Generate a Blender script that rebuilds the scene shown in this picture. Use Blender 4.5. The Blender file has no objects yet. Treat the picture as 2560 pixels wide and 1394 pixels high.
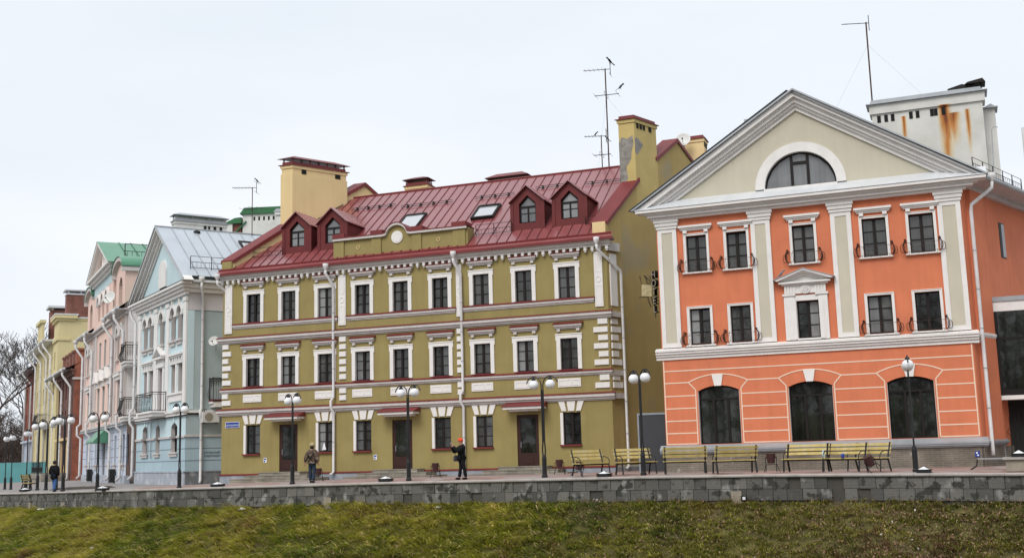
import bpy, bmesh, math, random
import numpy as np
from mathutils import Vector, Matrix
R = math.radians
random.seed(7); rng = np.random.default_rng(7)
sc = bpy.context.scene
COL = sc.collection

# ------------------------------------------------------------------ camera
EYE = Vector((0, 0, 1.1)); PITCH = R(8.88); ROLL = R(1.57)
fwd = Vector((0, math.cos(PITCH), math.sin(PITCH))); up0 = Vector((0, -math.sin(PITCH), math.cos(PITCH))); rt0 = Vector((1, 0, 0))
rt = rt0*math.cos(ROLL) - up0*math.sin(ROLL); up = rt0*math.sin(ROLL) + up0*math.cos(ROLL)
cam = bpy.data.cameras.new('camera'); cam.sensor_width = 36; cam.lens = 36*2795/2560; cam.clip_start = .1; cam.clip_end = 4000
camo = bpy.data.objects.new('camera', cam); COL.objects.link(camo)
M = Matrix.Identity(4)
for i in range(3): M[i][0] = rt[i]; M[i][1] = up[i]; M[i][2] = -fwd[i]; M[i][3] = EYE[i]
camo.matrix_world = M; sc.camera = camo

# ------------------------------------------------------------------ sky, sun, exposure
SUN_EL = R(46); SUN_AZ = R(208)      # azimuth clockwise from +Y: behind the camera, to the left
w = bpy.data.worlds.new('World'); sc.world = w; w.use_nodes = True
nt = w.node_tree; N = nt.nodes; N.clear()
out = N.new('ShaderNodeOutputWorld'); bg = N.new('ShaderNodeBackground'); sky = N.new('ShaderNodeTexSky')
sky.sky_type = 'NISHITA'; sky.sun_disc = False; sky.sun_elevation = SUN_EL; sky.sun_rotation = SUN_AZ; sky.dust_density = 4
tc = N.new('ShaderNodeTexCoord'); ns = N.new('ShaderNodeTexNoise'); ns.inputs['Scale'].default_value = 1.9; ns.inputs['Detail'].default_value = 5
mp = N.new('ShaderNodeMapping'); mp.inputs['Scale'].default_value = (1, 1, 3)
cr = N.new('ShaderNodeValToRGB'); cr.color_ramp.elements[0].color = (6.45, 6.95, 7.5, 1); cr.color_ramp.elements[1].color = (7.7, 7.9, 8.2, 1)
cr.color_ramp.elements[0].position = .3; cr.color_ramp.elements[1].position = .7
mx = N.new('ShaderNodeMix'); mx.data_type = 'RGBA'; mx.inputs[0].default_value = .92
L = nt.links
L.new(tc.outputs['Generated'], mp.inputs[0]); L.new(mp.outputs[0], ns.inputs['Vector']); L.new(ns.outputs[0], cr.inputs[0])
L.new(sky.outputs[0], mx.inputs[6]); L.new(cr.outputs[0], mx.inputs[7]); L.new(mx.outputs[2], bg.inputs[0])
bg.inputs[1].default_value = .099; L.new(bg.outputs[0], out.inputs[0])
sun = bpy.data.lights.new('sun', 'SUN'); sun.energy = 1.5; sun.angle = R(30); sun.color = (1, .965, .92)
so = bpy.data.objects.new('sun', sun); COL.objects.link(so)
sdir = Vector((math.sin(SUN_AZ)*math.cos(SUN_EL), math.cos(SUN_AZ)*math.cos(SUN_EL), math.sin(SUN_EL)))
so.rotation_euler = sdir.to_track_quat('Z', 'Y').to_euler(); so.location = (-40, -40, 60)
sc.view_settings.view_transform = 'Standard'; sc.view_settings.look = 'None'; sc.view_settings.exposure = .42; sc.view_settings.gamma = 1

# ------------------------------------------------------------------ helpers
def link(o, parent=None):
    COL.objects.link(o)
    if parent is not None: o.parent = parent
    return o
def tag(o, label=None, cat=None, group=None, kind=None):
    if label: o['label'] = label
    if cat: o['category'] = cat
    if group: o['group'] = group
    if kind: o['kind'] = kind
    return o
def thing(name, label, cat, loc=(0, 0, 0), rz=0, group=None):
    o = bpy.data.objects.new(name, None); o.location = loc; o.rotation_euler = (0, 0, rz); o.empty_display_size = .2
    return tag(link(o), label, cat, group)
def inst(name, me, parent, loc=(0, 0, 0), rz=0):
    o = bpy.data.objects.new(name, me); o.location = loc; o.rotation_euler = (0, 0, rz)
    return link(o, parent)
def dup(o, parent=None):
    c = o.copy(); COL.objects.link(c); c.parent = parent
    for k in o.children: dup(k, c)
    return c

class MB:
    def __init__(s, shear=0, sx=0): s.v = []; s.f = []; s.k = shear; s.sx = sx
    def add(s, vs, fs):
        o = len(s.v); s.v += [tuple(p) for p in vs]; s.f += [tuple(i+o for i in f) for f in fs]
    def box(s, x0, x1, y0, y1, z0, z1):
        s.add([(x0,y0,z0),(x1,y0,z0),(x1,y1,z0),(x0,y1,z0),(x0,y0,z1),(x1,y0,z1),(x1,y1,z1),(x0,y1,z1)],
              [(0,1,5,4),(1,2,6,5),(2,3,7,6),(3,0,4,7),(4,5,6,7),(3,2,1,0)])
    def poly(s, pts): s.add(pts, [tuple(range(len(pts)))])
    def prism(s, poly, ax, a, b):
        def P(p, t): return (p[0], t, p[1]) if ax == 'y' else (t, p[0], p[1]) if ax == 'x' else (p[0], p[1], t)
        n = len(poly)
        s.add([P(p, a) for p in poly]+[P(p, b) for p in poly],
              [tuple(range(n)), tuple(range(2*n-1, n-1, -1))]+[(i, (i+1) % n, n+(i+1) % n, n+i) for i in range(n)])
    def tube(s, path, r, n=6, cap=True):
        path = [Vector(p) for p in path]; m = len(path)
        rs = r if isinstance(r, (list, tuple)) else [r]*m
        prev = None; vs = []
        for i, p in enumerate(path):
            d = (path[min(i+1, m-1)]-path[max(i-1, 0)]).normalized()
            if prev is None:
                a = Vector((0, 0, 1)) if abs(d.z) < .9 else Vector((1, 0, 0))
                u = d.cross(a).normalized()
            else:
                u = (prev-d*prev.dot(d)).normalized()
            prev = u; q = d.cross(u)
            for j in range(n):
                t = 2*math.pi*j/n; vs.append(p+u*(rs[i]*math.cos(t))+q*(rs[i]*math.sin(t)))
        fs = [(i*n+j, i*n+(j+1) % n, (i+1)*n+(j+1) % n, (i+1)*n+j) for i in range(m-1) for j in range(n)]
        if cap: fs += [tuple(range(n-1, -1, -1)), tuple(range((m-1)*n, m*n))]
        s.add(vs, fs)
    def bar(s, a, b, r, n=4): s.tube([a, b], r, n)
    def lathe(s, prof, c=(0, 0, 0), n=16):
        m = len(prof)
        vs = [(c[0]+r*math.cos(2*math.pi*j/n), c[1]+r*math.sin(2*math.pi*j/n), c[2]+z) for r, z in prof for j in range(n)]
        fs = [(i*n+j, i*n+(j+1) % n, (i+1)*n+(j+1) % n, (i+1)*n+j) for i in range(m-1) for j in range(n)]
        fs += [tuple(range(n-1, -1, -1)), tuple(range((m-1)*n, m*n))]
        s.add(vs, fs)
    def sphere(s, c, r, n=14, m=8, sc=(1, 1, 1)):
        vs = [(c[0]+sc[0]*r*math.sin(math.pi*i/m)*math.cos(2*math.pi*j/n), c[1]+sc[1]*r*math.sin(math.pi*i/m)*math.sin(2*math.pi*j/n), c[2]+sc[2]*r*math.cos(math.pi*i/m)) for i in range(1, m) for j in range(n)]
        o = len(vs); vs += [(c[0], c[1], c[2]+sc[2]*r), (c[0], c[1], c[2]-sc[2]*r)]
        fs = [(i*n+j, i*n+(j+1) % n, (i+1)*n+(j+1) % n, (i+1)*n+j) for i in range(m-2) for j in range(n)]
        fs += [(o, j, (j+1) % n) for j in range(n)]+[(o+1, (m-2)*n+(j+1) % n, (m-2)*n+j) for j in range(n)]
        s.add(vs, fs)
    def wall(s, x0, x1, z0, z1, holes, y=0, depth=.22, rv=None):
        xs = sorted({x0, x1, *[h[0] for h in holes], *[h[1] for h in holes]}); zs = sorted({z0, z1, *[h[2] for h in holes], *[h[3] for h in holes]})
        for a, b in zip(xs, xs[1:]):
            for c, d in zip(zs, zs[1:]):
                mx_, mz_ = (a+b)/2, (c+d)/2
                if any(h[0] < mx_ < h[1] and h[2] < mz_ < h[3] for h in holes): continue
                s.poly([(a, y, c), (b, y, c), (b, y, d), (a, y, d)])
        for h in holes:
            o = outline(*h)
            if len(h) > 4 and h[4] > 0:
                arc = o[1:-1]  # from right spring over to left spring
                arc = [p for p in o if p[1] >= h[3]-h[4]-1e-6]
                for p, q in zip(arc, arc[1:]): s.poly([(p[0], y, p[1]), (q[0], y, q[1]), (q[0], y, h[3]), (p[0], y, h[3])])
            n = len(o); tgt = s
            if rv is not None: tgt = MB(); rv.append(tgt)
            for i in range(n):
                p, q = o[i], o[(i+1) % n]; tgt.poly([(p[0], y, p[1]), (q[0], y, q[1]), (q[0], y+depth, q[1]), (p[0], y+depth, p[1])])
    def mesh(s, name, mat, smooth=False):
        vs = s.v
        if s.k: vs = [(x+s.k*y, y, z) for x, y, z in vs]
        me = bpy.data.meshes.new(name); me.from_pydata(vs, [], s.f)
        b = bmesh.new(); b.from_mesh(me); bmesh.ops.recalc_face_normals(b, faces=b.faces); b.to_mesh(me); b.free()
        me.materials.append(mat)
        if smooth: me.polygons.foreach_set('use_smooth', [True]*len(me.polygons))
        me.update(); return me
    def build(s, name, mat, parent=None, smooth=False, loc=(0, 0, 0), rz=0):
        o = bpy.data.objects.new(name, s.mesh(name, mat, smooth)); o.location = loc; o.rotation_euler = (0, 0, rz)
        return link(o, parent)

def outline(x0, x1, z0, z1, rise=0, n=10):
    if not rise: return [(x0, z0), (x1, z0), (x1, z1), (x0, z1)]
    c = (x0+x1)/2; a = (x1-x0)/2; zs = z1-rise
    if rise >= a*.98: arc = [(c+a*math.cos(t), zs+rise*math.sin(t)) for t in [math.pi*i/n for i in range(n+1)]]
    else:
        rad = (a*a+rise*rise)/(2*rise); th = math.asin(a/rad)
        arc = [(c+rad*math.sin(t), z1-rad+rad*math.cos(t)) for t in [th-2*th*i/n for i in range(n+1)]]
    return [(x0, z0), (x1, z0)]+arc

# ------------------------------------------------------------------ materials
def mat(name, col, rough=.7, var=.12, scale=1.2, streak=0, dirt=None, dirt_amt=0, dirt_scale=.8, bump=0, bump_scale=30, metal=0, spec=.4, fine=0):
    m = bpy.data.materials.new(name); m.use_nodes = True; t = m.node_tree; n = t.nodes; l = t.links
    b = n['Principled BSDF']; b.inputs['Roughness'].default_value = rough; b.inputs['Metallic'].default_value = metal; b.inputs['Specular IOR Level'].default_value = spec
    tc = n.new('ShaderNodeTexCoord'); cur = None
    def noise(sc_, det=4, stretch=None):
        x = n.new('ShaderNodeTexNoise'); x.inputs['Scale'].default_value = sc_; x.inputs['Detail'].default_value = det
        if stretch:
            mp = n.new('ShaderNodeMapping'); mp.inputs['Scale'].default_value = stretch; l.new(tc.outputs['Object'], mp.inputs[0]); l.new(mp.outputs[0], x.inputs['Vector'])
        else: l.new(tc.outputs['Object'], x.inputs['Vector'])
        return x
    def ramp(src, a, b_, ca, cb):
        r = n.new('ShaderNodeValToRGB'); r.color_ramp.elements[0].position = a; r.color_ramp.elements[1].position = b_
        r.color_ramp.elements[0].color = ca; r.color_ramp.elements[1].color = cb; l.new(src, r.inputs[0]); return r
    def mix(fac, a, b_, mode='MIX'):
        x = n.new('ShaderNodeMix'); x.data_type = 'RGBA'; x.blend_type = mode
        if isinstance(fac, (int, float)): x.inputs[0].default_value = fac
        else: l.new(fac, x.inputs[0])
        for k, s in ((6, a), (7, b_)):
            if isinstance(s, tuple): x.inputs[k].default_value = (*s[:3], 1)
            else: l.new(s, x.inputs[k])
        return x.outputs[2]
    lo = tuple(c*(1-var) for c in col[:3]); hi = tuple(min(1, c*(1+var*.7)) for c in col[:3])
    cur = ramp(noise(scale).outputs[0], .3, .7, (*lo, 1), (*hi, 1)).outputs[0]
    if streak:
        r = ramp(noise(1, 3, (3.5, 3.5, .25)).outputs[0], .45, .72, (0, 0, 0, 1), (1, 1, 1, 1))
        f = n.new('ShaderNodeMath'); f.operation = 'MULTIPLY'; f.inputs[1].default_value = streak; l.new(r.outputs[0], f.inputs[0])
        cur = mix(f.outputs[0], cur, tuple(c*.62 for c in col[:3]))
    if dirt:
        r = ramp(noise(dirt_scale, 6).outputs[0], .52, .66, (0, 0, 0, 1), (1, 1, 1, 1))
        f = n.new('ShaderNodeMath'); f.operation = 'MULTIPLY'; f.inputs[1].default_value = dirt_amt; l.new(r.outputs[0], f.inputs[0])
        cur = mix(f.outputs[0], cur, dirt)
    if fine:
        r = ramp(noise(60, 2).outputs[0], .3, .7, (1-fine, 1-fine, 1-fine, 1), (1, 1, 1, 1)); cur = mix(1.0, cur, r.outputs[0], 'MULTIPLY')
    l.new(cur, b.inputs['Base Color'])
    if bump:
        bm = n.new('ShaderNodeBump'); bm.inputs['Strength'].default_value = bump; bm.inputs['Distance'].default_value = .02
        l.new(noise(bump_scale, 3).outputs[0], bm.inputs['Height']); l.new(bm.outputs[0], b.inputs['Normal'])
    m['_'] = 0
    return m
def brickmat(name, c1, c2, mortar, bw, bh, msize=.012, rough=.85, stain=None, rot=None):
    m = bpy.data.materials.new(name); m.use_nodes = True; t = m.node_tree; n = t.nodes; l = t.links; b = n['Principled BSDF']; b.inputs['Roughness'].default_value = rough
    tc = n.new('ShaderNodeTexCoord'); sep = n.new('ShaderNodeSeparateXYZ'); com = n.new('ShaderNodeCombineXYZ'); l.new(tc.outputs['Object'], sep.inputs[0])
    ad = n.new('ShaderNodeMath'); ad.operation = 'ADD'; l.new(sep.outputs[0], ad.inputs[0]); l.new(sep.outputs[1], ad.inputs[1])
    if rot == 'flat':
        l.new(sep.outputs[0], com.inputs[0]); l.new(sep.outputs[1], com.inputs[1])
    else:
        l.new(ad.outputs[0], com.inputs[0]); l.new(sep.outputs[2], com.inputs[1])
    k = n.new('ShaderNodeTexBrick'); k.inputs['Scale'].default_value = 1; k.inputs['Brick Width'].default_value = bw; k.inputs['Row Height'].default_value = bh
    k.inputs['Mortar Size'].default_value = msize; k.inputs['Color1'].default_value = (*c1, 1); k.inputs['Color2'].default_value = (*c2, 1); k.inputs['Mortar'].default_value = (*mortar, 1)
    l.new(com.outputs[0], k.inputs['Vector'])
    ns = n.new('ShaderNodeTexNoise'); ns.inputs['Scale'].default_value = 1.1; ns.inputs['Detail'].default_value = 6; l.new(tc.outputs['Object'], ns.inputs['Vector'])
    r = n.new('ShaderNodeValToRGB'); r.color_ramp.elements[0].position = .3; r.color_ramp.elements[1].position = .7; r.color_ramp.elements[0].color = (.62, .62, .6, 1); r.color_ramp.elements[1].color = (1.1, 1.08, 1.05, 1); l.new(ns.outputs[0], r.inputs[0])
    x = n.new('ShaderNodeMix'); x.data_type = 'RGBA'; x.blend_type = 'MULTIPLY'; x.inputs[0].default_value = 1; l.new(k.outputs['Color'], x.inputs[6]); l.new(r.outputs[0], x.inputs[7])
    cur = x.outputs[2]
    if stain:
        n2 = n.new('ShaderNodeTexNoise'); n2.inputs['Scale'].default_value = stain[1]; n2.inputs['Detail'].default_value = 7; l.new(tc.outputs['Object'], n2.inputs['Vector'])
        r2 = n.new('ShaderNodeValToRGB'); r2.color_ramp.elements[0].position = stain[2]; r2.color_ramp.elements[1].position = stain[2]+.08; l.new(n2.outputs[0], r2.inputs[0])
        y = n.new('ShaderNodeMix'); y.data_type = 'RGBA'; l.new(r2.outputs[0], y.inputs[0]); l.new(cur, y.inputs[6]); y.inputs[7].default_value = (*stain[0], 1); cur = y.outputs[2]
    l.new(cur, b.inputs['Base Color'])
    bm = n.new('ShaderNodeBump'); bm.inputs['Strength'].default_value = .4; bm.inputs['Distance'].default_value = .01; l.new(k.outputs['Fac'], bm.inputs['Height']); bm.invert = True; l.new(bm.outputs[0], b.inputs['Normal'])
    return m
def glassmat(name, dark, pale, fold=.25, rough=.03):
    # glazing with dark rooms, pale curtains and some mirrored sky put into its colour: differs from window to window
    m = bpy.data.materials.new(name); m.use_nodes = True; t = m.node_tree; n = t.nodes; l = t.links; b = n['Principled BSDF']
    b.inputs['Roughness'].default_value = rough; b.inputs['IOR'].default_value = 1.55; b.inputs['Specular IOR Level'].default_value = .6
    oi = n.new('ShaderNodeObjectInfo'); tc = n.new('ShaderNodeTexCoord')
    mp = n.new('ShaderNodeMapping'); mp.inputs['Scale'].default_value = (9, 1, .25); l.new(tc.outputs['Object'], mp.inputs[0])
    ad = n.new('ShaderNodeVectorMath'); ad.operation = 'ADD'; cb = n.new('ShaderNodeCombineXYZ'); mu = n.new('ShaderNodeMath'); mu.operation = 'MULTIPLY'; mu.inputs[1].default_value = 57
    l.new(oi.outputs['Random'], mu.inputs[0]); l.new(mu.outputs[0], cb.inputs[0]); l.new(mu.outputs[0], cb.inputs[2]); l.new(mp.outputs[0], ad.inputs[0]); l.new(cb.outputs[0], ad.inputs[1])
    ns = n.new('ShaderNodeTexNoise'); ns.inputs['Scale'].default_value = .9; ns.inputs['Detail'].default_value = 2; l.new(ad.outputs[0], ns.inputs['Vector'])
    big = n.new('ShaderNodeTexNoise'); big.inputs['Scale'].default_value = 1.1; big.inputs['Detail'].default_value = 1; a2 = n.new('ShaderNodeVectorMath'); a2.operation = 'ADD'; l.new(tc.outputs['Object'], a2.inputs[0]); l.new(cb.outputs[0], a2.inputs[1]); l.new(a2.outputs[0], big.inputs['Vector'])
    sm = n.new('ShaderNodeMath'); sm.operation = 'MULTIPLY_ADD'; sm.inputs[1].default_value = fold; l.new(ns.outputs[0], sm.inputs[0])
    k = n.new('ShaderNodeMath'); k.operation = 'MULTIPLY_ADD'; k.inputs[1].default_value = .75; l.new(big.outputs[0], k.inputs[0]); l.new(oi.outputs['Random'], k.inputs[2]); h = n.new('ShaderNodeMath'); h.operation = 'MULTIPLY'; h.inputs[1].default_value = .55; l.new(k.outputs[0], h.inputs[0]); l.new(h.outputs[0], sm.inputs[2])
    r = n.new('ShaderNodeValToRGB'); r.color_ramp.elements[0].position = .42; r.color_ramp.elements[1].position = .92
    r.color_ramp.elements[0].color = (*dark, 1); r.color_ramp.elements[1].color = (*pale, 1); l.new(sm.outputs[0], r.inputs[0])
    l.new(r.outputs[0], b.inputs['Base Color'])
    bm = n.new('ShaderNodeBump'); bm.inputs['Strength'].default_value = .02; bm.inputs['Distance'].default_value = .05
    n2 = n.new('ShaderNodeTexNoise'); n2.inputs['Scale'].default_value = 1.6; l.new(tc.outputs['Object'], n2.inputs['Vector']); l.new(n2.outputs[0], bm.inputs['Height']); l.new(bm.outputs[0], b.inputs['Normal'])
    return m
OLIVE = mat('olive plaster', (.295, .238, .090), .85, .10, .7, .22, (.33, .275, .115), .25, .6, .15, 25)
OLIVE2 = mat('weathered yellow plaster', (.40, .295, .115), .88, .10, .5, .18, (.27, .25, .21), .5, .35, .2, 20)
CREAM = mat('cream plaster', (.72, .55, .29), .85, .06, .5, .12, None, 0, 1, .15, 20)
WHITE = mat('white trim paint', (.76, .735, .71), .65, .05, 2, .10, None, 0, 1, .1, 30)
TRIMP = mat('grey white cornice paint', (.56, .52, .50), .7, .08, 1.5, .22, None, 0, 1, .1, 30)
REDM = mat('dark red painted sheet metal', (.175, .026, .026), .42, .16, .7, .12, None, 0, 1, .05, 3, 0, .35)
SEAM = mat('red seams with painted shade', (.10, .018, .018), .5, .1)  # shade on the upright seam faces put into a darker red
REDROOF = mat('red standing seam roofing', (.24, .055, .058), .27, .10, .5, .10, None, 0, 1, .05, 1.5, 0, 1.0)
REDROOF.node_tree.nodes['Principled BSDF'].inputs['IOR'].default_value = 1.75
DORM = mat('dark red dormer cladding', (.135, .023, .023), .5, .12, 1.2, .12, None, 0, 1, 0, spec=.25)
PLINTH = mat('grey blue plinth paint', (.27, .30, .34), .8, .12, .8, .25, (.42, .43, .44), .5, 1.5, .2, 20)
FRAME = mat('dark brown window frame', (.014, .011, .010), .5, .1, spec=.2)
DOORM = mat('dark brown door', (.042, .017, .013), .5, .15, 2, spec=.25)
GLASS = glassmat('window glass', (.008, .009, .008), (.10, .10, .095))
GLASSL = glassmat('window glass with pale curtain', (.10, .105, .11), (.26, .265, .27))
GLASSM = glassmat('sash glass with curtain grey and painted sky', (.05, .052, .052), (.24, .245, .245), .35)  # curtain grey plus sky mirrored by a tilted sash, both put into the colour
GLASSD = glassmat('dark shop glass', (.006, .007, .005), (.028, .032, .022))
PIPE = mat('white painted drainpipe', (.66, .65, .65), .5, .1, 2, .15, (.45, .40, .33), .25, 3)
ORANGE = mat('orange plaster', (.635, .195, .095), .85, .10, .7, .20, (.57, .18, .10), .35, .5, .12, 25)
ORLINE = mat('cream joint line', (.78, .60, .46), .75, .05)
STONEC = mat('pale stucco panel', (.545, .505, .40), .8, .05, .6, .10)
GREYM = mat('grey zinc sheet', (.36, .38, .40), .4, .12, .8, .15, None, 0, 1, 0, 3, .3)
ZINCL = mat('pale zinc flashing', (.66, .68, .70), .45, .08, .8, .12, None, 0, 1, 0, 3, .2)
PLINB = brickmat('grey brown brick plinth', (.20, .17, .135), (.15, .13, .105), (.25, .22, .19), .42, .10, .014, .9, ((.36, .34, .31), 2.5, .66))
IRON = mat('black wrought iron', (.012, .011, .011), .5, .1)
RUSTI = mat('brown wrought iron', (.055, .022, .014), .6, .25, 3)
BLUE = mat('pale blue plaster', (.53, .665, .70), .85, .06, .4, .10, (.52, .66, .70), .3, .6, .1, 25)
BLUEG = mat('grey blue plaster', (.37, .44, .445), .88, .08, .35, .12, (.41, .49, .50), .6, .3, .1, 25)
BLUEL = mat('lower blue plaster', (.37, .485, .54), .85, .08, .5, .15, None, 0, 1, .1, 25)
LILAC = mat('lilac grey plaster', (.60, .57, .58), .85, .05, .5, .1)
GPLI = mat('grey stained plinth', (.34, .37, .42), .85, .15, .8, .2, (.55, .55, .56), .6, 1.4)
SILVER = mat('silver seam roofing', (.52, .565, .61), .38, .08, .5, .10, None, 0, 1, .04, 2, .35, .6)
ROSE = mat('rose plaster', (.76, .545, .47), .85, .06, .4, .10, (.78, .60, .48), .5, .4)
ROSEL = mat('pale lilac plaster', (.50, .55, .64), .85, .07, .5, .12)
GREENR = mat('green sheet roofing', (.085, .26, .155), .38, .1, .5, .08, None, 0, 1, .04, 2, 0, .7)
GREEND = mat('dark green sheet', (.02, .12, .04), .45, .15, 1)
BRICK = brickmat('red brick', (.36, .095, .048), (.29, .072, .038), (.27, .14, .10), .26, .075, .010)
BRICKD = brickmat('dark red brick', (.15, .05, .036), (.11, .036, .028), (.20, .12, .10), .26, .075, .010)
BRICKF = brickmat('weathered chimney brick', (.25, .075, .05), (.20, .06, .042), (.27, .17, .14), .26, .075, .010, .9, ((.42, .30, .27), 1.6, .68))
YELL = mat('pale yellow plaster', (.64, .55, .30), .85, .05, .4, .10)
CHIMW = mat('white chimney plaster', (.62, .615, .58), .85, .08, .8, .15, (.40, .39, .37), .3, 1.2)
ASPH = mat('grey pavement slabs', (.27, .25, .24), .9, .15, .5, 0, (.20, .185, .18), .5, 1.5, .2, 20)
SOIL = mat('dark soil', (.055, .042, .030), .95, .3, 2, 0, (.09, .075, .05), .5, 4, .6, 14)
COPE = mat('worn stone coping', (.40, .365, .34), .85, .15, 1.2, 0, (.22, .20, .18), .5, 2.2, .2, 20)
CONC = mat('old concrete', (.30, .265, .21), .9, .2, 1.5, .2, (.17, .15, .12), .6, 2)
STEPM = brickmat('stone steps', (.36, .33, .28), (.28, .26, .22), (.20, .18, .15), .5, .17, .015, .9, ((.22, .20, .165), 3, .58))
LAMPB = mat('black lamp post paint', (.012, .012, .013), .45, .1)
GLOBE = mat('white opal globe', (.82, .82, .84), .25, .03, 3, 0, None, 0, 1, 0, 3, 0, .5)
SLAT = mat('worn yellow bench slat', (.52, .40, .135), .7, .18, 3, 0, (.50, .44, .30), .6, 5, .2, 40)
BINM = mat('dark maroon bin', (.055, .018, .018), .55, .25, 3)
GLASSW = mat('white lamp glass', (.78, .79, .80), .3, .05)
BARK = mat('dark bark', (.045, .036, .032), .95, .3, 2)
TEAL = mat('teal fence cover', (.10, .30, .31), .7, .15, .6, .15)
ACW = mat('off white casing', (.62, .62, .60), .5, .08, 2)
BLACK = mat('black void', (.008, .008, .008), .9, .1)
BLUESIGN = mat('blue sign enamel', (.010, .045, .28), .35, .1)
WHITEP = mat('white lettering', (.80, .82, .85), .5, .03)
SKIN = mat('skin', (.55, .30, .21), .6, .08, 20)
CROW = mat('black feathers', (.010, .010, .012), .6, .2, 20)
GREYB = mat('grey feathers', (.20, .21, .24), .6, .2, 20)

# ------------------------------------------------------------------ terrain
WP = [(-200, 330, -2.2), (-70, 122, -1.25), (-51.6, 96, -.95), (-36.5, 78.5, -.62), (-26.8, 66.7, -.37), (-20.57, 59.93, -.2), (-12.6, 54.69, -.08), (-6.03, 51.32, 0), (-.23, 48.5, .03), (4.95, 45.87, .07), (9.68, 43.88, .06), (13.96, 41.91, .01), (17.88, 40.12, -.05), (21.6, 38.3, -.1), (40, 29.5, -.2), (120, -10, -.4)]
BP = [(-300, 520, -1.9), (-78, 180, -.6), (-57, 141, -.55), (-45, 117.5, -.5), (-32.2, 93.2, -.46), (-30.7, 91, -.46), (-23.5, 80, -.45), (-19.3, 74, -.32), (-8, 69.7, -.12), (5.6, 64.7, -.07), (7.6, 57.6, -.05), (21.5, 52.2, -.06), (24, 51, -.06), (60, 36, -.1), (140, 0, -.3)]
wx = [p[0] for p in WP]; bx_ = [p[0] for p in BP]
def wallY(x): return float(np.interp(x, wx, [p[1] for p in WP]))
def wallZ(x): return float(np.interp(x, wx, [p[2] for p in WP]))
def gz(x, y):
    a, b = wallY(x), float(np.interp(x, bx_, [p[1] for p in BP])); za = wallZ(x)-.02; zb = float(np.interp(x, bx_, [p[2] for p in BP]))
    t = (y-a)/max(b-a, 1); t = min(1, max(0, t)); return za+(zb-za)*t+.10*min(1, max(0, (y-a-.1)/1.2))*(1-t)
def grid_mesh(name, xs, ts, fn, m, smooth=True):
    vs = [fn(x, t) for x in xs for t in ts]; k = len(ts)
    fs = [(i*k+j, i*k+j+1, (i+1)*k+j+1, (i+1)*k+j) for i in range(len(xs)-1) for j in range(k-1)]
    b = MB(); b.add(vs, fs); return b.build(name, m, None, smooth)
xs = sorted(set([-200, -150, -110, -85] + [round(-70+i*1.5, 2) for i in range(75)] + [50, 70, 120]))
def pavf(x, t):
    a = wallY(x)+.12; b = float(np.interp(x, bx_, [p[1] for p in BP]))+12; y = a+(b-a)*t; return (x, y, gz(x, y))
PAVE = brickmat('reddish paving setts', (.36, .215, .185), (.31, .19, .165), (.24, .20, .185), .4, .2, .012, .85, ((.30, .255, .24), .35, .50), 'flat')
grid_mesh('pavement', [x for x in xs if x >= -21.99], [i/24 for i in [0, .1, .25, .5, 1, 1.5]+list(range(2, 25))], pavf, PAVE)['kind'] = 'structure'
grid_mesh('path', [x for x in xs if x <= -20.5], [i/24 for i in [0, .1, .25, .5, 1, 1.5]+list(range(2, 25))], pavf, ASPH)['kind'] = 'structure'
b = MB(); b.box(-1500, 1500, 40, 3000, -7.5, -6.5)
def farf(x, t): y = wallY(x)+1.0+t*t*1500; return (x, y, -1.0 if t == 0 else -1.6 - .6*t)
EARTH = mat('bare earth', (.10, .085, .055), .95, .25, .3)
g = MB(); g.add([(-1500, 60, -3.4), (-200, 332, -3.2), (-60, 112, -2.2), (0, 51, -1.6), (40, 31, -1.7), (120, -8, -1.9), (1500, -500, -3), (1500, 3000, -2), (-1500, 3000, -2)], [(0, 1, 2, 3, 4, 5, 6, 7, 8)])
g.build('ground', EARTH)['kind'] = 'structure'
RIVER = mat('river water', (.05, .06, .055), .08, .1, .2, 0, None, 0, 1, .15, 1.5, 0, .5)
g = MB(); g.add([(-1500, -1500, -7), (1500, -1500, -7), (1500, 200, -7), (-1500, 900, -7)], [(0, 1, 2, 3)]); g.build('river', RIVER)['kind'] = 'structure'

WALLH = .95
def wnorm(x):
    d = Vector((2, wallY(x+1)-wallY(x-1), 0)).normalized(); return Vector((d.y, -d.x, 0))   # towards the river
def nz(x, y):
    return .10*math.sin(x*1.3+y*.7)*math.sin(y*1.9-x*.4)+.06*math.sin(x*3.1+1.2*math.sin(y*2.3))+.05*math.sin(y*4.1+x*2.2)
def bank(x, t):
    n = wnorm(x); p = Vector((x, wallY(x), wallZ(x)-WALLH-.06)); q = p+n*(t-.3)
    z = p.z-max(0, t-.3)*.46-(.03 if t > .3 else 0)+(nz(q.x, q.y)*min(1, t) if t > .2 else -.1*(t < .1))
    return (q.x, q.y, max(z, -7.3))
bxs = [x for x in sorted(set([-200, -150, -110]+[round(-80+i*.4, 2) for i in range(300)]+[60, 90, 119]))]
GSOIL = mat('mossy bank soil', (.105, .095, .026), .95, .35, 1.1, 0, (.075, .055, .028), .7, .8, .5, 12)
grid_mesh('grass_bank', bxs, [0, .15, .3, .5, .75, 1, 1.3, 1.6, 2, 2.4, 2.8, 3.2, 3.6, 4, 4.5, 5, 6, 7, 9, 12, 15, 18], bank, GSOIL)['kind'] = 'structure'

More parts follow.
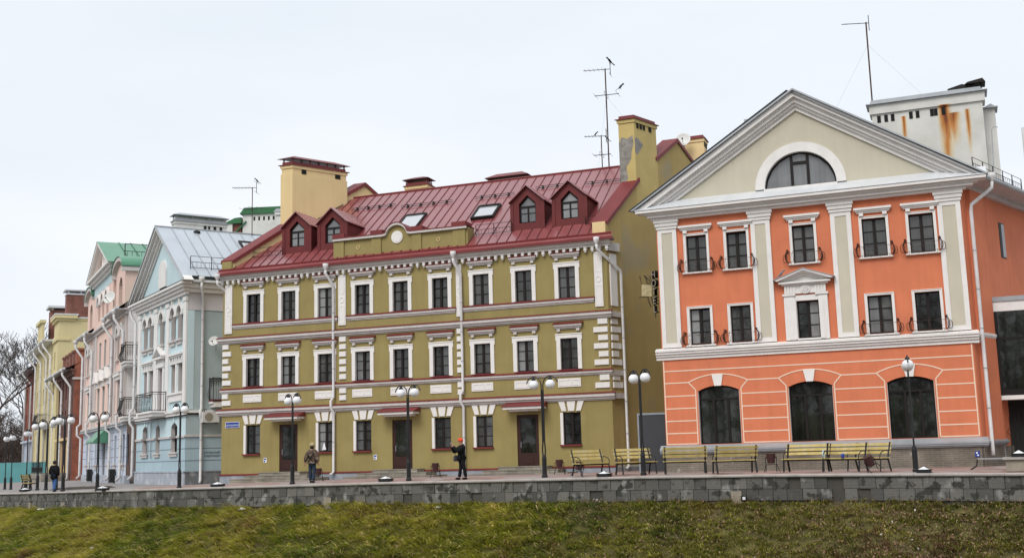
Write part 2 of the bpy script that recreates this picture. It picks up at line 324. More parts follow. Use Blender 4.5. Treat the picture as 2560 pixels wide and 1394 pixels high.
# grass blades and fallen leaves on the bank: past counting
def gnoise(P, s, seed):
    r = np.random.default_rng(seed); v = np.zeros(len(P))
    for i in range(6):
        a = r.uniform(0, 6.28); f = s*(1.6**i)*.5; ph = r.uniform(0, 6.28); v += np.sin((P[:, 0]*math.cos(a)+P[:, 1]*math.sin(a))*f+ph+1.3*np.sin((P[:, 0]*math.sin(a)-P[:, 1]*math.cos(a))*f*.7+ph*2))/(1.25**i)
    return v/3
def np_mesh(name, V, F, m, col=None):
    me = bpy.data.meshes.new(name); nf, k = F.shape
    me.vertices.add(len(V)); me.vertices.foreach_set('co', V.astype(np.float32).ravel()); me.loops.add(nf*k); me.loops.foreach_set('vertex_index', F.astype(np.int32).ravel())
    me.polygons.add(nf); me.polygons.foreach_set('loop_start', np.arange(0, nf*k, k, dtype=np.int32)); me.polygons.foreach_set('loop_total', np.full(nf, k, np.int32))
    me.update(calc_edges=True)
    if col is not None:
        a = me.color_attributes.new('tint', 'FLOAT_COLOR', 'POINT'); a.data.foreach_set('color', np.concatenate([col, np.ones((len(V), 1))], 1).astype(np.float32).ravel())
    me.materials.append(m); return link(bpy.data.objects.new(name, me))
def tintmat(name, rough=.7, trans=0):
    m = bpy.data.materials.new(name); m.use_nodes = True; n = m.node_tree.nodes; l = m.node_tree.links; a = n.new('ShaderNodeAttribute'); a.attribute_name = 'tint'
    b = n['Principled BSDF']; l.new(a.outputs['Color'], b.inputs['Base Color']); b.inputs['Roughness'].default_value = rough; b.inputs['Specular IOR Level'].default_value = .2
    if trans:
        t = n.new('ShaderNodeBsdfTranslucent'); x = n.new('ShaderNodeMixShader'); x.inputs[0].default_value = trans; l.new(a.outputs['Color'], t.inputs[0]); l.new(b.outputs[0], x.inputs[1]); l.new(t.outputs[0], x.inputs[2]); l.new(x.outputs[0], n['Material Output'].inputs[0])
    return m
def bank_pts(nn, x0, x1, t0, t1):
    X = rng.uniform(x0, x1, nn); T = t0+(t1-t0)*rng.uniform(0, 1, nn)**1.0
    return np.array([bank(a, b) for a, b in zip(X, T)]), X, T
def make_grass():
    nt_ = 17000; P, X, T = bank_pts(nt_, -44, 21.5, .32, 7.2)
    dens = gnoise(P, .55, 3); rightness = np.clip((X-2)/14, -1, 1)
    keep = rng.uniform(-1.1, 1.1, nt_) < dens*.45+.95-.50*np.clip(rightness+.15, 0, 1); P = P[keep]; dens = dens[keep]; X = X[keep]; T = T[keep]
    per = 15; C = np.repeat(P, per, 0); n = len(C); d = np.repeat(dens, per)
    lush = gnoise(C, .9, 5)+.4*gnoise(C, 3.5, 6)
    C[:, :2] += rng.normal(0, .11, (n, 2)); 
    tn = np.repeat(rng.normal(0, .30, len(P)), per)
    lean_a = R(203)+tn+rng.normal(0, .45, n)          # long strands lie over towards the left, down the slope
    ln = rng.uniform(.22, .58, n)*(1+.25*np.repeat(rng.normal(0, 1, len(P)), per)).clip(.5, 1.6)*(1-.45*np.clip((np.repeat(X, per)-2)/7, 0, 1))
    elev = rng.uniform(.15, 1.0, n)
    D = np.stack([np.cos(lean_a)*np.cos(elev), np.sin(lean_a)*np.cos(elev)-.25, np.sin(elev)*.75], 1)
    wv = np.stack([-np.sin(lean_a), np.cos(lean_a), np.full(n, .5)], 1); wv /= np.linalg.norm(wv, axis=1)[:, None]; wd = rng.uniform(.008, .019, n)[:, None]
    a = C; bm_ = C+D*ln[:, None]*.55+np.array([0, 0, .06]); e = C+D*ln[:, None]; e[:, 2] -= ln*.22
    V = np.stack([a-wv*wd, a+wv*wd, bm_-wv*wd*.8, bm_+wv*wd*.8, e-wv*wd*.15, e+wv*wd*.15], 1).reshape(-1, 3)
    i = np.arange(n)*6; F = np.concatenate([np.stack([i, i+1, i+3, i+2], 1), np.stack([i+2, i+3, i+5, i+4], 1)])
    pal = np.array([(.235, .265, .024), (.37, .36, .038), (.50, .44, .10), (.72, .58, .28), (.10, .165, .035), (.28, .165, .08)])
    u = np.clip(.5+lush*.5+rng.normal(0, .20, n), 0, 1); c = np.where((u < .38)[:, None], pal[4]+(pal[0]-pal[4])*(u/.38)[:, None], np.where((u < .65)[:, None], pal[0]+(pal[1]-pal[0])*((u-.38)/.27)[:, None], pal[1]+(pal[2]-pal[1])*((u-.65)/.35)[:, None]))
    s = rng.uniform(0, 1, n); pc = np.where(np.repeat(X, per) > 5, .12, .13); c = np.where((s < pc)[:, None], pal[3], c); s2 = gnoise(C, 1.3, 9)+rng.normal(0, .35, n)+.35*np.clip((np.repeat(X, per)-4)/8, 0, 1)
    c = np.where((s2 > .85)[:, None], pal[5]*rng.uniform(.7, 1.2, n)[:, None], c)
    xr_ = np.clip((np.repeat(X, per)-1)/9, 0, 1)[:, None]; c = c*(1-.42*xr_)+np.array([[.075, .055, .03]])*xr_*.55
    c = c*rng.uniform(.55, 1.4, n)[:, None]*np.repeat(np.exp(rng.normal(0, .22, len(P))), per)[:, None]
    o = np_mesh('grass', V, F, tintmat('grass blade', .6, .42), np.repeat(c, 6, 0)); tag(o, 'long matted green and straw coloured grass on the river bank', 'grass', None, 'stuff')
    # dead leaves
    nl = 70000; P, X, T = bank_pts(nl, -40, 21.5, .35, 7.2); keep = rng.uniform(0, 1, nl) < np.clip(.02+.55*np.clip((X+1)/12, 0, 1)+.42*gnoise(P, 1.1, 12), .01, 1); P = P[keep]; n = len(P)
    P[:, 2] += rng.uniform(.05, .30, n); A = rng.normal(0, 1, (n, 3)); A /= np.linalg.norm(A, axis=1)[:, None]; B = np.cross(A, rng.normal(0, 1, (n, 3))); B /= np.linalg.norm(B, axis=1)[:, None]
    s = rng.uniform(.028, .062, n)[:, None]; V = np.stack([P-A*s, P-B*s*.6, P+A*s, P+B*s*.6], 1).reshape(-1, 3); i = np.arange(n)*4; F = np.stack([i, i+1, i+2, i+3], 1)
    c = np.array([(.150, .095, .058)])*rng.uniform(.35, 1.9, n)[:, None]*np.array([[1, 1, 1]]); wsel = rng.uniform(0, 1, n) < .006; c[wsel] = (.55, .53, .50)
    o = np_mesh('fallen_leaves', V, F, tintmat('dead leaf', .85), np.repeat(c, 4, 0)); tag(o, 'brown dead leaves scattered through the bank grass', 'leaves', None, 'stuff')
make_grass()

# retaining wall
rw = thing('retaining_wall', 'long low grey stone retaining wall with a pale coping above the grass bank', 'wall', (-.2, 48.5, -.9))
def along(x, off, z): n = wnorm(x); return (x+n.x*off+.2, wallY(x)+n.y*off-48.5, z+.9)
def ribbon(mb, prof, xs_):
    k = len(prof); vs = [along(x, o, wallZ(x)+z) for x in xs_ for o, z in prof]
    mb.add(vs, [(i*k+j, i*k+(j+1) % k, (i+1)*k+(j+1) % k, (i+1)*k+j) for i in range(len(xs_)-1) for j in range(k)])
wxs = [-150, -100, -75]+[-60+i*.5 for i in range(165)]+[30, 50, 90]
def stonemat():
    m = bpy.data.materials.new('stained wall stone'); m.use_nodes = True; t = m.node_tree; n = t.nodes; l = t.links; b = n['Principled BSDF']; b.inputs['Roughness'].default_value = .8
    tc = n.new('ShaderNodeTexCoord'); ge = n.new('ShaderNodeNewGeometry')
    r = n.new('ShaderNodeValToRGB'); r.color_ramp.elements[0].color = (.062, .061, .055, 1); r.color_ramp.elements[1].color = (.150, .143, .128, 1); l.new(ge.outputs['Random Per Island'], r.inputs[0])
    k = n.new('ShaderNodeTexBrick'); sep = n.new('ShaderNodeSeparateXYZ'); com = n.new('ShaderNodeCombineXYZ'); l.new(tc.outputs['Object'], sep.inputs[0]); l.new(sep.outputs[0], com.inputs[0]); l.new(sep.outputs[2], com.inputs[1])
    k.inputs['Scale'].default_value = 1; k.inputs['Brick Width'].default_value = .27; k.inputs['Row Height'].default_value = .115; k.inputs['Mortar Size'].default_value = .006; k.inputs['Color1'].default_value = (1, 1, 1, 1); k.inputs['Color2'].default_value = (.86, .86, .86, 1); k.inputs['Mortar'].default_value = (1.25, 1.25, 1.22, 1); l.new(com.outputs[0], k.inputs['Vector'])
    x = n.new('ShaderNodeMix'); x.data_type = 'RGBA'; x.blend_type = 'MULTIPLY'; x.inputs[0].default_value = .8; l.new(r.outputs[0], x.inputs[6]); l.new(k.outputs[0], x.inputs[7])
    def nz_(sc_, a, b_, stretch=(1, 1, 1)):
        mp = n.new('ShaderNodeMapping'); mp.inputs['Scale'].default_value = stretch; l.new(tc.outputs['Object'], mp.inputs[0])
        q = n.new('ShaderNodeTexNoise'); q.inputs['Scale'].default_value = sc_; q.inputs['Detail'].default_value = 7; l.new(mp.outputs[0], q.inputs['Vector'])
        rr = n.new('ShaderNodeValToRGB'); rr.color_ramp.elements[0].position = a; rr.color_ramp.elements[1].position = b_; l.new(q.outputs[0], rr.inputs[0]); return rr.outputs[0]
    y = n.new('ShaderNodeMix'); y.data_type = 'RGBA'; y.inputs[7].default_value = (.30, .295, .275, 1); l.new(nz_(2.3, .57, .72, (1, 1, .7)), y.inputs[0]); l.new(x.outputs[2], y.inputs[6])
    u = n.new('ShaderNodeMix'); u.data_type = 'RGBA'; u.inputs[7].default_value = (.034, .034, .028, 1); l.new(nz_(2.4, .55, .60, (1, 1, 1.1)), u.inputs[0]); l.new(y.outputs[2], u.inputs[6])
    l.new(u.outputs[2], b.inputs['Base Color'])
    bm = n.new('ShaderNodeBump'); bm.inputs['Strength'].default_value = .5; bm.inputs['Distance'].default_value = .015; q = n.new('ShaderNodeTexNoise'); q.inputs['Scale'].default_value = 14; l.new(tc.outputs['Object'], q.inputs['Vector']); l.new(q.outputs[0], bm.inputs['Height']); l.new(bm.outputs[0], b.inputs['Normal'])
    return m
STONE = stonemat()
core = MB(); ribbon(core, [(.10, -1.15), (.10, -.10), (-.35, -.10), (-.35, -1.15)], wxs); core.build('wall_core', mat('wall core', (.075, .07, .06), .95, .2), rw)
st = MB()
def stone_row(z0, z1, x, xe, wmin, wmax):
    while x < xe:
        wd = random.uniform(wmin, wmax)
        if random.random() < (.03 if z1 < -.4 else .008): x += wd; continue
        p = random.uniform(.15, .19); g_ = .008
        a, c = x+g_, x+wd-g_; zz0 = z0+g_; zz1 = z1-g_
        vs = [along(a, .09, wallZ(a)+zz0), along(c, .09, wallZ(c)+zz0), along(c, .09, wallZ(c)+zz1), along(a, .09, wallZ(a)+zz1)]
        vs2 = [along(a, p, wallZ(a)+zz0), along(c, p, wallZ(c)+zz0), along(c, p, wallZ(c)+zz1), along(a, p, wallZ(a)+zz1)]
        st.add(vs+vs2, [(4, 5, 6, 7), (0, 1, 5, 4), (1, 2, 6, 5), (2, 3, 7, 6), (3, 0, 4, 7)]); x += wd
stone_row(-.54, -.10, -75, 27, .40, .56); stone_row(-.98, -.54, -75, 27, .40, .56)
st.build('stone_facing', STONE, rw)
cp = MB()
x = -75
while x < 27:
    e = x+random.uniform(1.1, 1.5); ribbon(cp, [(.24, -.10), (.26, -.07), (.26, -.025), (.23, 0), (-.28, .004), (-.28, -.10)], [x+.004, (x+e)/2, e-.004]); x = e
cp.build('coping', COPE, rw)
for gx in (-30.2, -26.2, -8.7, 8.55):
    n = wnorm(gx); q = MB(); q.box(-.2, .2, -.1, .1, 0, .50); q.build('concrete_patch', CONC, rw, loc=along(gx, .12, wallZ(gx)-1.12), rz=math.atan2(-n.x, n.y)+math.pi)

# ------------------------------------------------------------------ building kit
def house(name, label, xl, yl, xr, yr):
    h = thing(name, label, 'house', (xl, yl, 0), math.atan2(yr-yl, xr-xl)); h['_len'] = math.hypot(xr-xl, yr-yl); return h
def W2L(h, p):
    a = h.rotation_euler[2]; d = Vector(p)-Vector(h.location); return Vector((d.x*math.cos(a)+d.y*math.sin(a), -d.x*math.sin(a)+d.y*math.cos(a), d.z))
def L2W(h, p):
    a = h.rotation_euler[2]; return Vector((h.location.x+p[0]*math.cos(a)-p[1]*math.sin(a), h.location.y+p[0]*math.sin(a)+p[1]*math.cos(a), h.location.z+p[2]))
_wc = {}; wr = random.Random(21)
def window_meshes(wd, h, rise=0, style='cross', fm=FRAME, gm=GLASS, fw=.075):
    key = (wd, h, rise, style, fm.name, gm.name)
    if key in _wc: return _wc[key]
    f = MB(); o = outline(-wd/2, wd/2, 0, h, rise); n = len(o)
    cx, cz = 0, h*.45
    inn = [(p[0]-math.copysign(fw, p[0]) if abs(p[0]) > fw else p[0], min(max(p[1], fw), h-fw) if not rise else (fw if p[1] < fw else p[1]-fw*(.9 if p[1] > h-rise-.01 else 0))) for p in o]
    for i in range(n):
        j = (i+1) % n; a, b, c, d = o[i], o[j], inn[j], inn[i]
        f.add([(a[0], 0, a[1]), (b[0], 0, b[1]), (c[0], 0, c[1]), (d[0], 0, d[1]), (a[0], .07, a[1]), (b[0], .07, b[1]), (c[0], .07, c[1]), (d[0], .07, d[1])], [(0, 1, 2, 3), (3, 2, 6, 7), (4, 5, 6, 7), (0, 1, 5, 4)])
    if style == 'cross':
        f.box(-.075, .075, -.012, .06, fw, h-fw)
        for z in (h*.355, h*.665): f.box(-wd/2+fw, -.076, .004, .05, z-.022, z+.022); f.box(.076, wd/2-fw, .004, .05, z-.022, z+.022)
    elif style == 'shop':
        zt = h-rise-.42; f.box(-wd/2+fw, wd/2-fw, -.01, .06, zt-.05, zt+.05)
        for x in (-.29, .42): f.box(x-.06, x+.06, -.012, .06, fw, zt-.05)
    elif style == 'half':
        for s in (-1, 1): f.box(s*.40-.07, s*.40+.07, -.012, .06, fw, h*.92)
        f.box(-.33, .33, -.008, .05, h*.66, h*.74)
    elif style == 'tall':
        f.box(-.04, .04, -.01, .06, fw, h-fw*1.2); f.box(-wd/2+fw, wd/2-fw, -.006, .05, h*.68, h*.74)
    elif style == 'dormer':
        f.box(-.05, .05, -.012, .06, fw, h*.70); f.box(-wd/2+fw, wd/2-fw, -.014, .06, h*.68, h*.75); f.box(-wd/2+fw, wd/2-fw, .004, .05, h*.33, h*.36)
    g = MB(); g.poly([(p[0]*.98, .035, p[1]) for p in o])
    r = (f.mesh('window', fm), g.mesh('pane', gm)); _wc[key] = r; return r
def window(h, x, z, wd, ht, rise=0, style='cross', gm=GLASS, y=.14, fm=FRAME, pitch=None):
    a, b = window_meshes(round(wd, 2), round(ht, 2), rise, style, fm, gm)
    w_ = inst('window', a, h, (x, y, z)); p_ = inst('pane', b, w_, (0, .02, 0)); p_.rotation_euler = (R(wr.uniform(-1.6, .9)), 0, R(wr.uniform(-1.4, 1.4)))
    if style == 'cross' and gm is GLASS and wr.random() < .42:
        key = ('sash', round(wd, 2), round(ht, 2))
        if key not in _wc: q = MB(); q.poly([(-wd/2+.07, 0, .07), (-.07, 0, .07), (-.07, 0, ht-.07), (-wd/2+.07, 0, ht-.07)]); _wc[key] = q.mesh('pane', GLASSM)
        k_ = inst('pane', _wc[key], w_, (0 if wr.random() < .6 else wd/2, .03, 0)); k_.rotation_euler = (R(wr.uniform(-.5, .5)), 0, 0)
    return w_
def mouldings(prof, x0, x1):  # stepped cornice: list of (y, z0, z1)
    m = MB()
    for i, (y, a, b) in enumerate(prof): m.box(x0+(.0 if y > -.3 else y*.0), x1, y, .02, a, b)
    return m
_clamp = {}
def drainpipe(h, pts, r=.085, funnel=True, joints=True):
    m = MB(); m.tube(pts, r, 10)
    if funnel: p = pts[0]; m.lathe([(r*.9, -.02), (r*1.2, .05), (r*2.1, .22), (r*2.2, .42)], p, 10)
    o = m.build('drainpipe', PIPE, h, True)
    if joints:
        if r not in _clamp: j = MB(); j.lathe([(r*1.18, -.02), (r*1.18, .02)], n=10); j.bar((0, 0, 0), (0, .16, 0), .012); _clamp[r] = j.mesh('pipe_clamp', GREYM)
        for p, q in zip(pts, pts[1:]):
            L_ = (Vector(q)-Vector(p)).length; n = int(L_/1.9) if L_ > 2 else 0
            for i in range(1, n+1): inst('pipe_clamp', _clamp[r], o, Vector(p).lerp(Vector(q), i/(n+1)))
    return o

# ================================================================== olive house
OH = house('olive_house', 'three storey olive green house with white window trims and a dark red metal roof', -19.335, 73.992, 5.575, 64.665)
OL = 26.6; CX = [2.40, 5.07, 7.78, 10.48, 13.16, 15.88, 18.62, 21.38, 24.12]; DC = (1, 4, 7)
holes = [(c-.55, c+.55, 10.10, 12.0) for c in CX]+[(c-.55, c+.55, 5.91, 7.75) for c in CX]+[(c-.55, c+.55, 1.55, 3.40) for i, c in enumerate(CX) if i not in DC]+[(CX[i]-.68, CX[i]+.68, .34, 3.37) for i in DC]
m = MB(); m.wall(0, OL, .28, 13.2, holes, 0, .24)
m.build('front_wall', OLIVE, OH)
KR, KL = .4, .6
m = MB(KR)
prof = [(.012, .28), (.012, 13.3), (.05, 14.1), (.35, 14.75), (3.1, 17.45), (5.25, 19.35), (7.4, 20.95), (9.3, 19.6), (12.5, 16.9), (12.5, .28)]
m.prism(prof, 'x', OL-.75, OL-.003); m.build('side_wall', OLIVE2, OH)
m = MB(KL); prof = [(.012, .28), (.012, 13.3), (.012, 14.35), (3.5, 17.2), (8.73, 20.95), (10.6, 19.5), (12.5, 17.7), (12.5, .28)]
m.prism(prof, 'x', .003, .75); m.build('side_wall', CREAM, OH)
m = MB(); m.box(0, 26.6, 12.3, 12.5, .28, 14); m.k = .4; m.build('rear_wall', CREAM, OH)
m = MB()
for a, c in zip([0]+[CX[i]+.80 for i in DC], [CX[i]-.80 for i in DC]+[OL]): m.box(a-.06 if a == 0 else a, c+.07 if c == OL else c, -.07, .02, -1.0, .20)
m.build('plinth', PLINTH, OH)
m = MB(KR); m.box(OL, OL+.06, -.06, 12.5, -1.0, .2); m.build('plinth', PLINTH, OH)
m = MB()
for a, c in zip([-.08]+[CX[i]+.69 for i in DC], [CX[i]-.69 for i in DC]+[OL+.09]): m.box(a, c, -.11, .02, .20, .30)
m.build('plinth_flashing', REDM, OH)
# string courses with red flashing
def band(x0, x1, z, h1, proj, red=.06, ret=True):
    m = MB(); m.box(x0, x1, -proj, .02, z-h1*.45, z); m.box(x0+.03, x1-.03, -proj*.62, .02, z-h1*.78, z-h1*.45); m.box(x0+.05, x1-.05, -proj*.3, .02, z-h1, z-h1*.78)
    m.build('string_course', TRIMP, OH)
    r = MB(); r.prism([(-proj-.03, z+.004), (-proj-.03, z+.03), (.01, z+red+.06), (.01, z+.004)], 'x', x0-.03, x1+.03); r.build('string_flashing', REDM, OH)
band(-.30, OL+.22, 4.40, .36, .26); band(-.1, OL+.12, 5.74, .24, .16); band(-.34, OL+.22, 9.14, .36, .24)
for a, c in ((.80, 8.70), (9.35, 16.95), (17.35, 25.78)): band(a, c, 9.99, .26, .14)
for z, pj_ in ((4.40, .22), (5.74, .12), (9.14, .22)):
    mk = MB(KR); mk.box(OL, OL+pj_, 0, .95, z-.3, z); mk.build('string_course', TRIMP, OH)
# eaves cornice with dentils
m = MB(); m.box(-.12, OL+.25, -.16, .02, 13.02, 13.16); m.box(-.18, OL+.3, -.30, .02, 13.16, 13.28); m.box(-.24, OL+.36, -.46, .02, 13.28, 13.43)
x = -.06
while x < OL+.1: m.box(x, x+.17, -.24, .02, 12.80, 13.02); m.box(x+.03, x+.14, -.20, .02, 12.72, 12.80); x += .437
m.build('eaves_cornice', WHITE, OH)
m = MB(KR); m.box(OL, OL+.2, 0, .95, 12.75, 13.25); m.build('eaves_cornice', TRIMP, OH)
# windows, trims, hoods
t3 = MB(); hd = 1.90
def trim(ht):
    m = MB(); y0 = -.075
    m.box(-.77, -.55, y0, .01, 0, ht); m.box(.55, .77, y0, .01, 0, ht); m.box(-.77, .77, y0-.002, .01, ht, ht+.26)
    m.box(-.82, -.77, y0+.004, .01, ht-.12, ht+.24); m.box(.77, .82, y0+.004, .01, ht-.12, ht+.24); m.box(-.83, .83, y0-.03, .01, ht+.20, ht+.262)
    m.box(-.5495, -.53, -.07, .20, 0, ht); m.box(.53, .5495, -.07, .20, 0, ht); m.box(-.53, .53, -.07, .20, ht-.02, ht-.0005)
    return m.mesh('window_trim', WHITE)
T3, T2 = trim(1.90), trim(1.84)
m = MB(); m.box(-.86, .86, -.24, .01, .16, .27); m.box(-.82, .82, -.17, .01, .07, .16); m.box(-.78, .78, -.10, .01, 0, .07)
for s in (-1, 1): m.box(s*.60-.10, s*.60+.10, -.15, .01, -.14, .0)
HOOD = m.mesh('window_hood', TRIMP); m = MB(); m.prism([(-.28, .27), (-.28, .30), (.01, .42), (.01, .27)], 'x', -.92, .92); HOODR = m.mesh('hood_flashing', REDM)
m = MB(); m.box(-.57, .57, -.16, .2, -.07, 0); SILLR = m.mesh('window_sill', REDM)
for c in CX:
    for z, ht, T in ((10.10, 1.90, T3), (5.91, 1.84, T2)):
        w_ = window(OH, c, z, 1.10, ht); w_.location.y = .14; inst('window_trim', T, w_, (0, -.14, 0)); inst('window_sill', SILLR, w_, (0, -.14, 0))
        h_ = inst('window_hood', HOOD, OH, (c, 0, 12.52 if z > 9 else 8.28)); inst('hood_flashing', HOODR, h_)
m = MB(); m.box(-.70, -.55, -.02, .01, 0, 1.85); m.box(-.5495, -.53, -.02, .22, 0, 1.85); T1 = m.mesh('window_trim', WHITE)
m = MB(); m.box(-.72, .58, -.16, .2, -.09, 0); SILL1 = m.mesh('window_sill', REDM)
m = MB()
for a0, a1, b0, b1 in ((-.80, -.42, -.58, -.30), (-.27, .27, -.18, .18), (.42, .80, .30, .58)):
    m.prism([(b0, 0), (b1, 0), (a1, .62), (a0, .62)], 'y', -.07, .01)
KEYS = m.mesh('keystone', WHITE)
for i, c in enumerate(CX):
    if i in DC: continue
    w_ = window(OH, c, 1.55, 1.10, 1.85, 0, 'cross'); inst('window_trim', T1, w_, (0, -.14, 0)); inst('window_sill', SILL1, w_, (0, -.14, 0)); inst('keystone', KEYS, OH, (c, 0, 3.48))
for i in DC:
    c = CX[i]
    m = MB(); m.box(-.68, .68, .12, .18, 0, 3.03); m.box(-.68, -.48, .06, .12, 0, 3.03); m.box(.48, .68, .06, .12, 0, 3.03); m.box(-.48, .48, .06, .12, 2.85, 3.03); m.box(-.48, .48, .06, .12, 0, .80); m.box(-.30, .30, .04, .07, .16, .66)
    d = m.build('door', DOORM, OH, loc=(c, 0, .34)); g_ = MB(); g_.box(-.47, .47, .085, .115, .81, 2.84); g_.build('pane', GLASSD, d)
    q = MB(); q.tube([(-.44, .05, 1.45), (-.44, -.02, 1.42), (-.44, -.02, 1.12), (-.44, .05, 1.09)], .018, 6); q.build('handle', GREYM, d)
    m = MB(); m.box(-1.20, 1.20, -.95, .01, .06, .20); m.box(-.92, .92, -.7, .01, -.06, .06); k = m.build('door_canopy', WHITE, OH, loc=(c, 0, 3.62)); q = MB(); q.prism([(-1.02, .20), (-1.02, .235), (.01, .52), (.01, .20)], 'x', -1.27, 1.27); q.build('canopy_roof', REDM, k)
    m = MB(); m.box(-.12, .12, -.10, .01, 0, .10); m.build('door_lamp', CONC, OH, loc=(c, 0, 3.45))
for c in CX:
    m = MB(); m.box(-.70, .70, -.05, .01, 0, .50)
    for a, b_ in ((-.60, -.18), (.18, .60)):
        m.box(a, b_, -.07, -.05, .38, .41); m.box(a, b_, -.07, -.05, .09, .12)
    m.box(-.63, -.60, -.07, -.05, .09, .41); m.box(.60, .63, -.07, -.05, .09, .41)
    ring = [(.17*math.cos(t), -.052, .25+.17*math.sin(t)) for t in [i*math.pi/8 for i in range(17)]]; m.tube(ring, .02, 5, False)
    m.build('relief_panel', WHITE, OH, loc=(c-.05, 0, 4.88))
def strip(x0, x1, z0, z1):
    m = MB(); m.box(x0, x1, -.07, .01, z0, z1); cx = (x0+x1)/2; cz = (z0+z1)/2; a = (x1-x0)*.34
    for z in (z0+.12, z1-.14, cz+.42, cz-.42): m.box(cx-a, cx+a, -.085, -.07, z, z+.025)
    for s in (-1, 1): m.box(cx+s*a-.012, cx+s*a+.012, -.085, -.07, z0+.12, cz-.42); m.box(cx+s*a-.012, cx+s*a+.012, -.085, -.07, cz+.445, z1-.14)
    m.tube([(cx+a*.8*math.cos(t), -.075, cz+a*.95*math.sin(t)) for t in [i*math.pi/8 for i in range(17)]], .025, 5, False); m.build('corner_strip', WHITE, OH)
strip(.18, .74, 9.46, 12.72); strip(8.76, 9.29, 9.48, 12.72); strip(16.98, 17.34, 9.48, 12.72); strip(25.83, 26.33, 9.46, 12.72)
m = MB(KR); m.box(OL, OL+.06, .22, .80, 9.5, 12.6); m.build('corner_strip', WHITE, OH)
QZ = [8.42-.475*i for i in range(6)]+[5.16, 4.72]; _qm = {}
def quoins(xa, xb, wide, narrow, left):
    for i, z in enumerate(QZ):
        wd = (narrow if i % 2 == 0 else wide)
        if wd not in _qm:
            m = MB(); m.prism([(.02, .02), (wd-.02, .02), (wd-.02, .31), (.02, .31)], 'y', -.09, -.05); m.box(0, wd, -.05, .01, 0, .33); _qm[wd] = m.mesh('quoin', WHITE)
        inst('quoin', _qm[wd], OH, (xa if left else xb-wd, 0, z))
quoins(.02, 0, .68, .48, True); quoins(8.80, 0, .50, .50, True); quoins(16.95, 0, .42, .42, True); quoins(0, 26.52, .88, .60, False)
for i, z in enumerate(QZ):
    m = MB(KR); m.box(OL, OL+.08, .12, .12+(.55 if i % 2 == 0 else .80), z, z+.33); m.build('quoin', WHITE, OH)
# roof
EZ, EY, RZ, RY = 13.45, -.55, 19.8, 8.0; SL = (RZ-EZ)/(RY-EY)
def rz_(y): return EZ+SL*(y-EY)
m = MB()
def roofpoly(x0f, x1f, ys):
    for a, b_ in zip(ys, ys[1:]): m.poly([(x0f(a), a, rz_(a)), (x1f(a), a, rz_(a)), (x1f(b_), b_, rz_(b_)), (x0f(b_), b_, rz_(b_))])
xl = lambda y: (-.25 if y < 0 else .74+KL*y); xr = lambda y: (OL+.45 if y < 0 else OL-.74+KR*y)
roofpoly(lambda y: -.25, lambda y: OL+.45, [EY, .02]); roofpoly(xl, xr, [.02, 2, 4, 6, RY])
m.poly([(xl(8), 8, RZ), (xr(8), 8, RZ), (xr(14), 14, RZ-SL*6), (xl(14), 14, RZ-SL*6)])
ROOF = m.build('roof', REDROOF, OH); m = MB()
x = .2
while x < OL+3.4:
    for a, b_ in ((EY+.28, RY),):
        lo = max(a, (x-(OL-.74))/KR if x > OL-.74 else a, a); hi = min(b_, (x-.74)/KL if x < .74+KL*RY else b_)
        if hi-lo > .4: m.add([(x-.018, lo, rz_(lo)), (x+.018, lo, rz_(lo)), (x+.018, lo, rz_(lo)+.05), (x-.018, lo, rz_(lo)+.05), (x-.018, hi, rz_(hi)), (x+.018, hi, rz_(hi)), (x+.018, hi, rz_(hi)+.05), (x-.018, hi, rz_(hi)+.05)], [(0, 1, 2, 3), (0, 4, 7, 3), (1, 5, 6, 2), (3, 2, 6, 7), (4, 5, 6, 7)])
    x += .65
m.build('roof_seams', SEAM, ROOF)
m = MB(); m.tube([(xl(8)-.1, 8, RZ+.03), (xr(8)+.1, 8, RZ+.03)], .07, 8); m.prism([(EY-.02, EZ-.13), (EY-.02, EZ+.02), (EY+.05, EZ+.06), (.1, EZ-.02), (.1, EZ-.13)], 'x', -.3, OL+.5)
gy = EY+.27; m.prism([(gy, rz_(gy)), (gy-.02, rz_(gy)+.13), (gy+.02, rz_(gy)+.14), (gy+.10, rz_(gy)+.05)], 'x', -.2, OL+.4); m.build('gutter', REDM, OH)
# gable copings
def coping(k, x0, x1, pts, t=.10):
    m = MB(k)
    for (y0, z0), (y1, z1) in zip(pts, pts[1:]):
        m.add([(x0, y0, z0), (x1, y0, z0), (x1, y0, z0+t), (x0, y0, z0+t), (x0, y1, z1), (x1, y1, z1), (x1, y1, z1+t), (x0, y1, z1+t)], [(0, 1, 2, 3), (0, 4, 5, 1), (1, 5, 6, 2), (2, 6, 7, 3), (3, 7, 4, 0), (4, 5, 6, 7)])
        for xx in (x0, x1): m.add([(xx-.01, y0, z0-.16), (xx+.01, y0, z0-.16), (xx+.01, y0, z0+.02), (xx-.01, y0, z0+.02), (xx-.01, y1, z1-.16), (xx+.01, y1, z1-.16), (xx+.01, y1, z1+.02), (xx-.01, y1, z1+.02)], [(0, 1, 2, 3), (0, 4, 5, 1), (1, 5, 6, 2), (3, 7, 4, 0), (4, 5, 6, 7)])
    m.build('gable_coping', REDM, OH)
coping(KR, OL-.92, OL+.10, [(.05, 14.42), (3.3, 17.62)]); coping(KR, OL-.92, OL+.10, [(5.1, 19.25), (7.4, 20.97), (9.4, 19.55)])
coping(KL, -.10, .88, [(-.1, 14.32), (3.5, 17.22), (8.73, 20.97), (10.6, 19.5)])
m = MB(KL); m.box(.003, .75, -.12, 0, 13.43, 14.32); m.build('gable_end', OLIVE, OH)
m = MB(KR); m.box(OL-.80, OL-.02, .0, .45, 13.43, 14.50); m.build('gable_end', CREAM, OH)
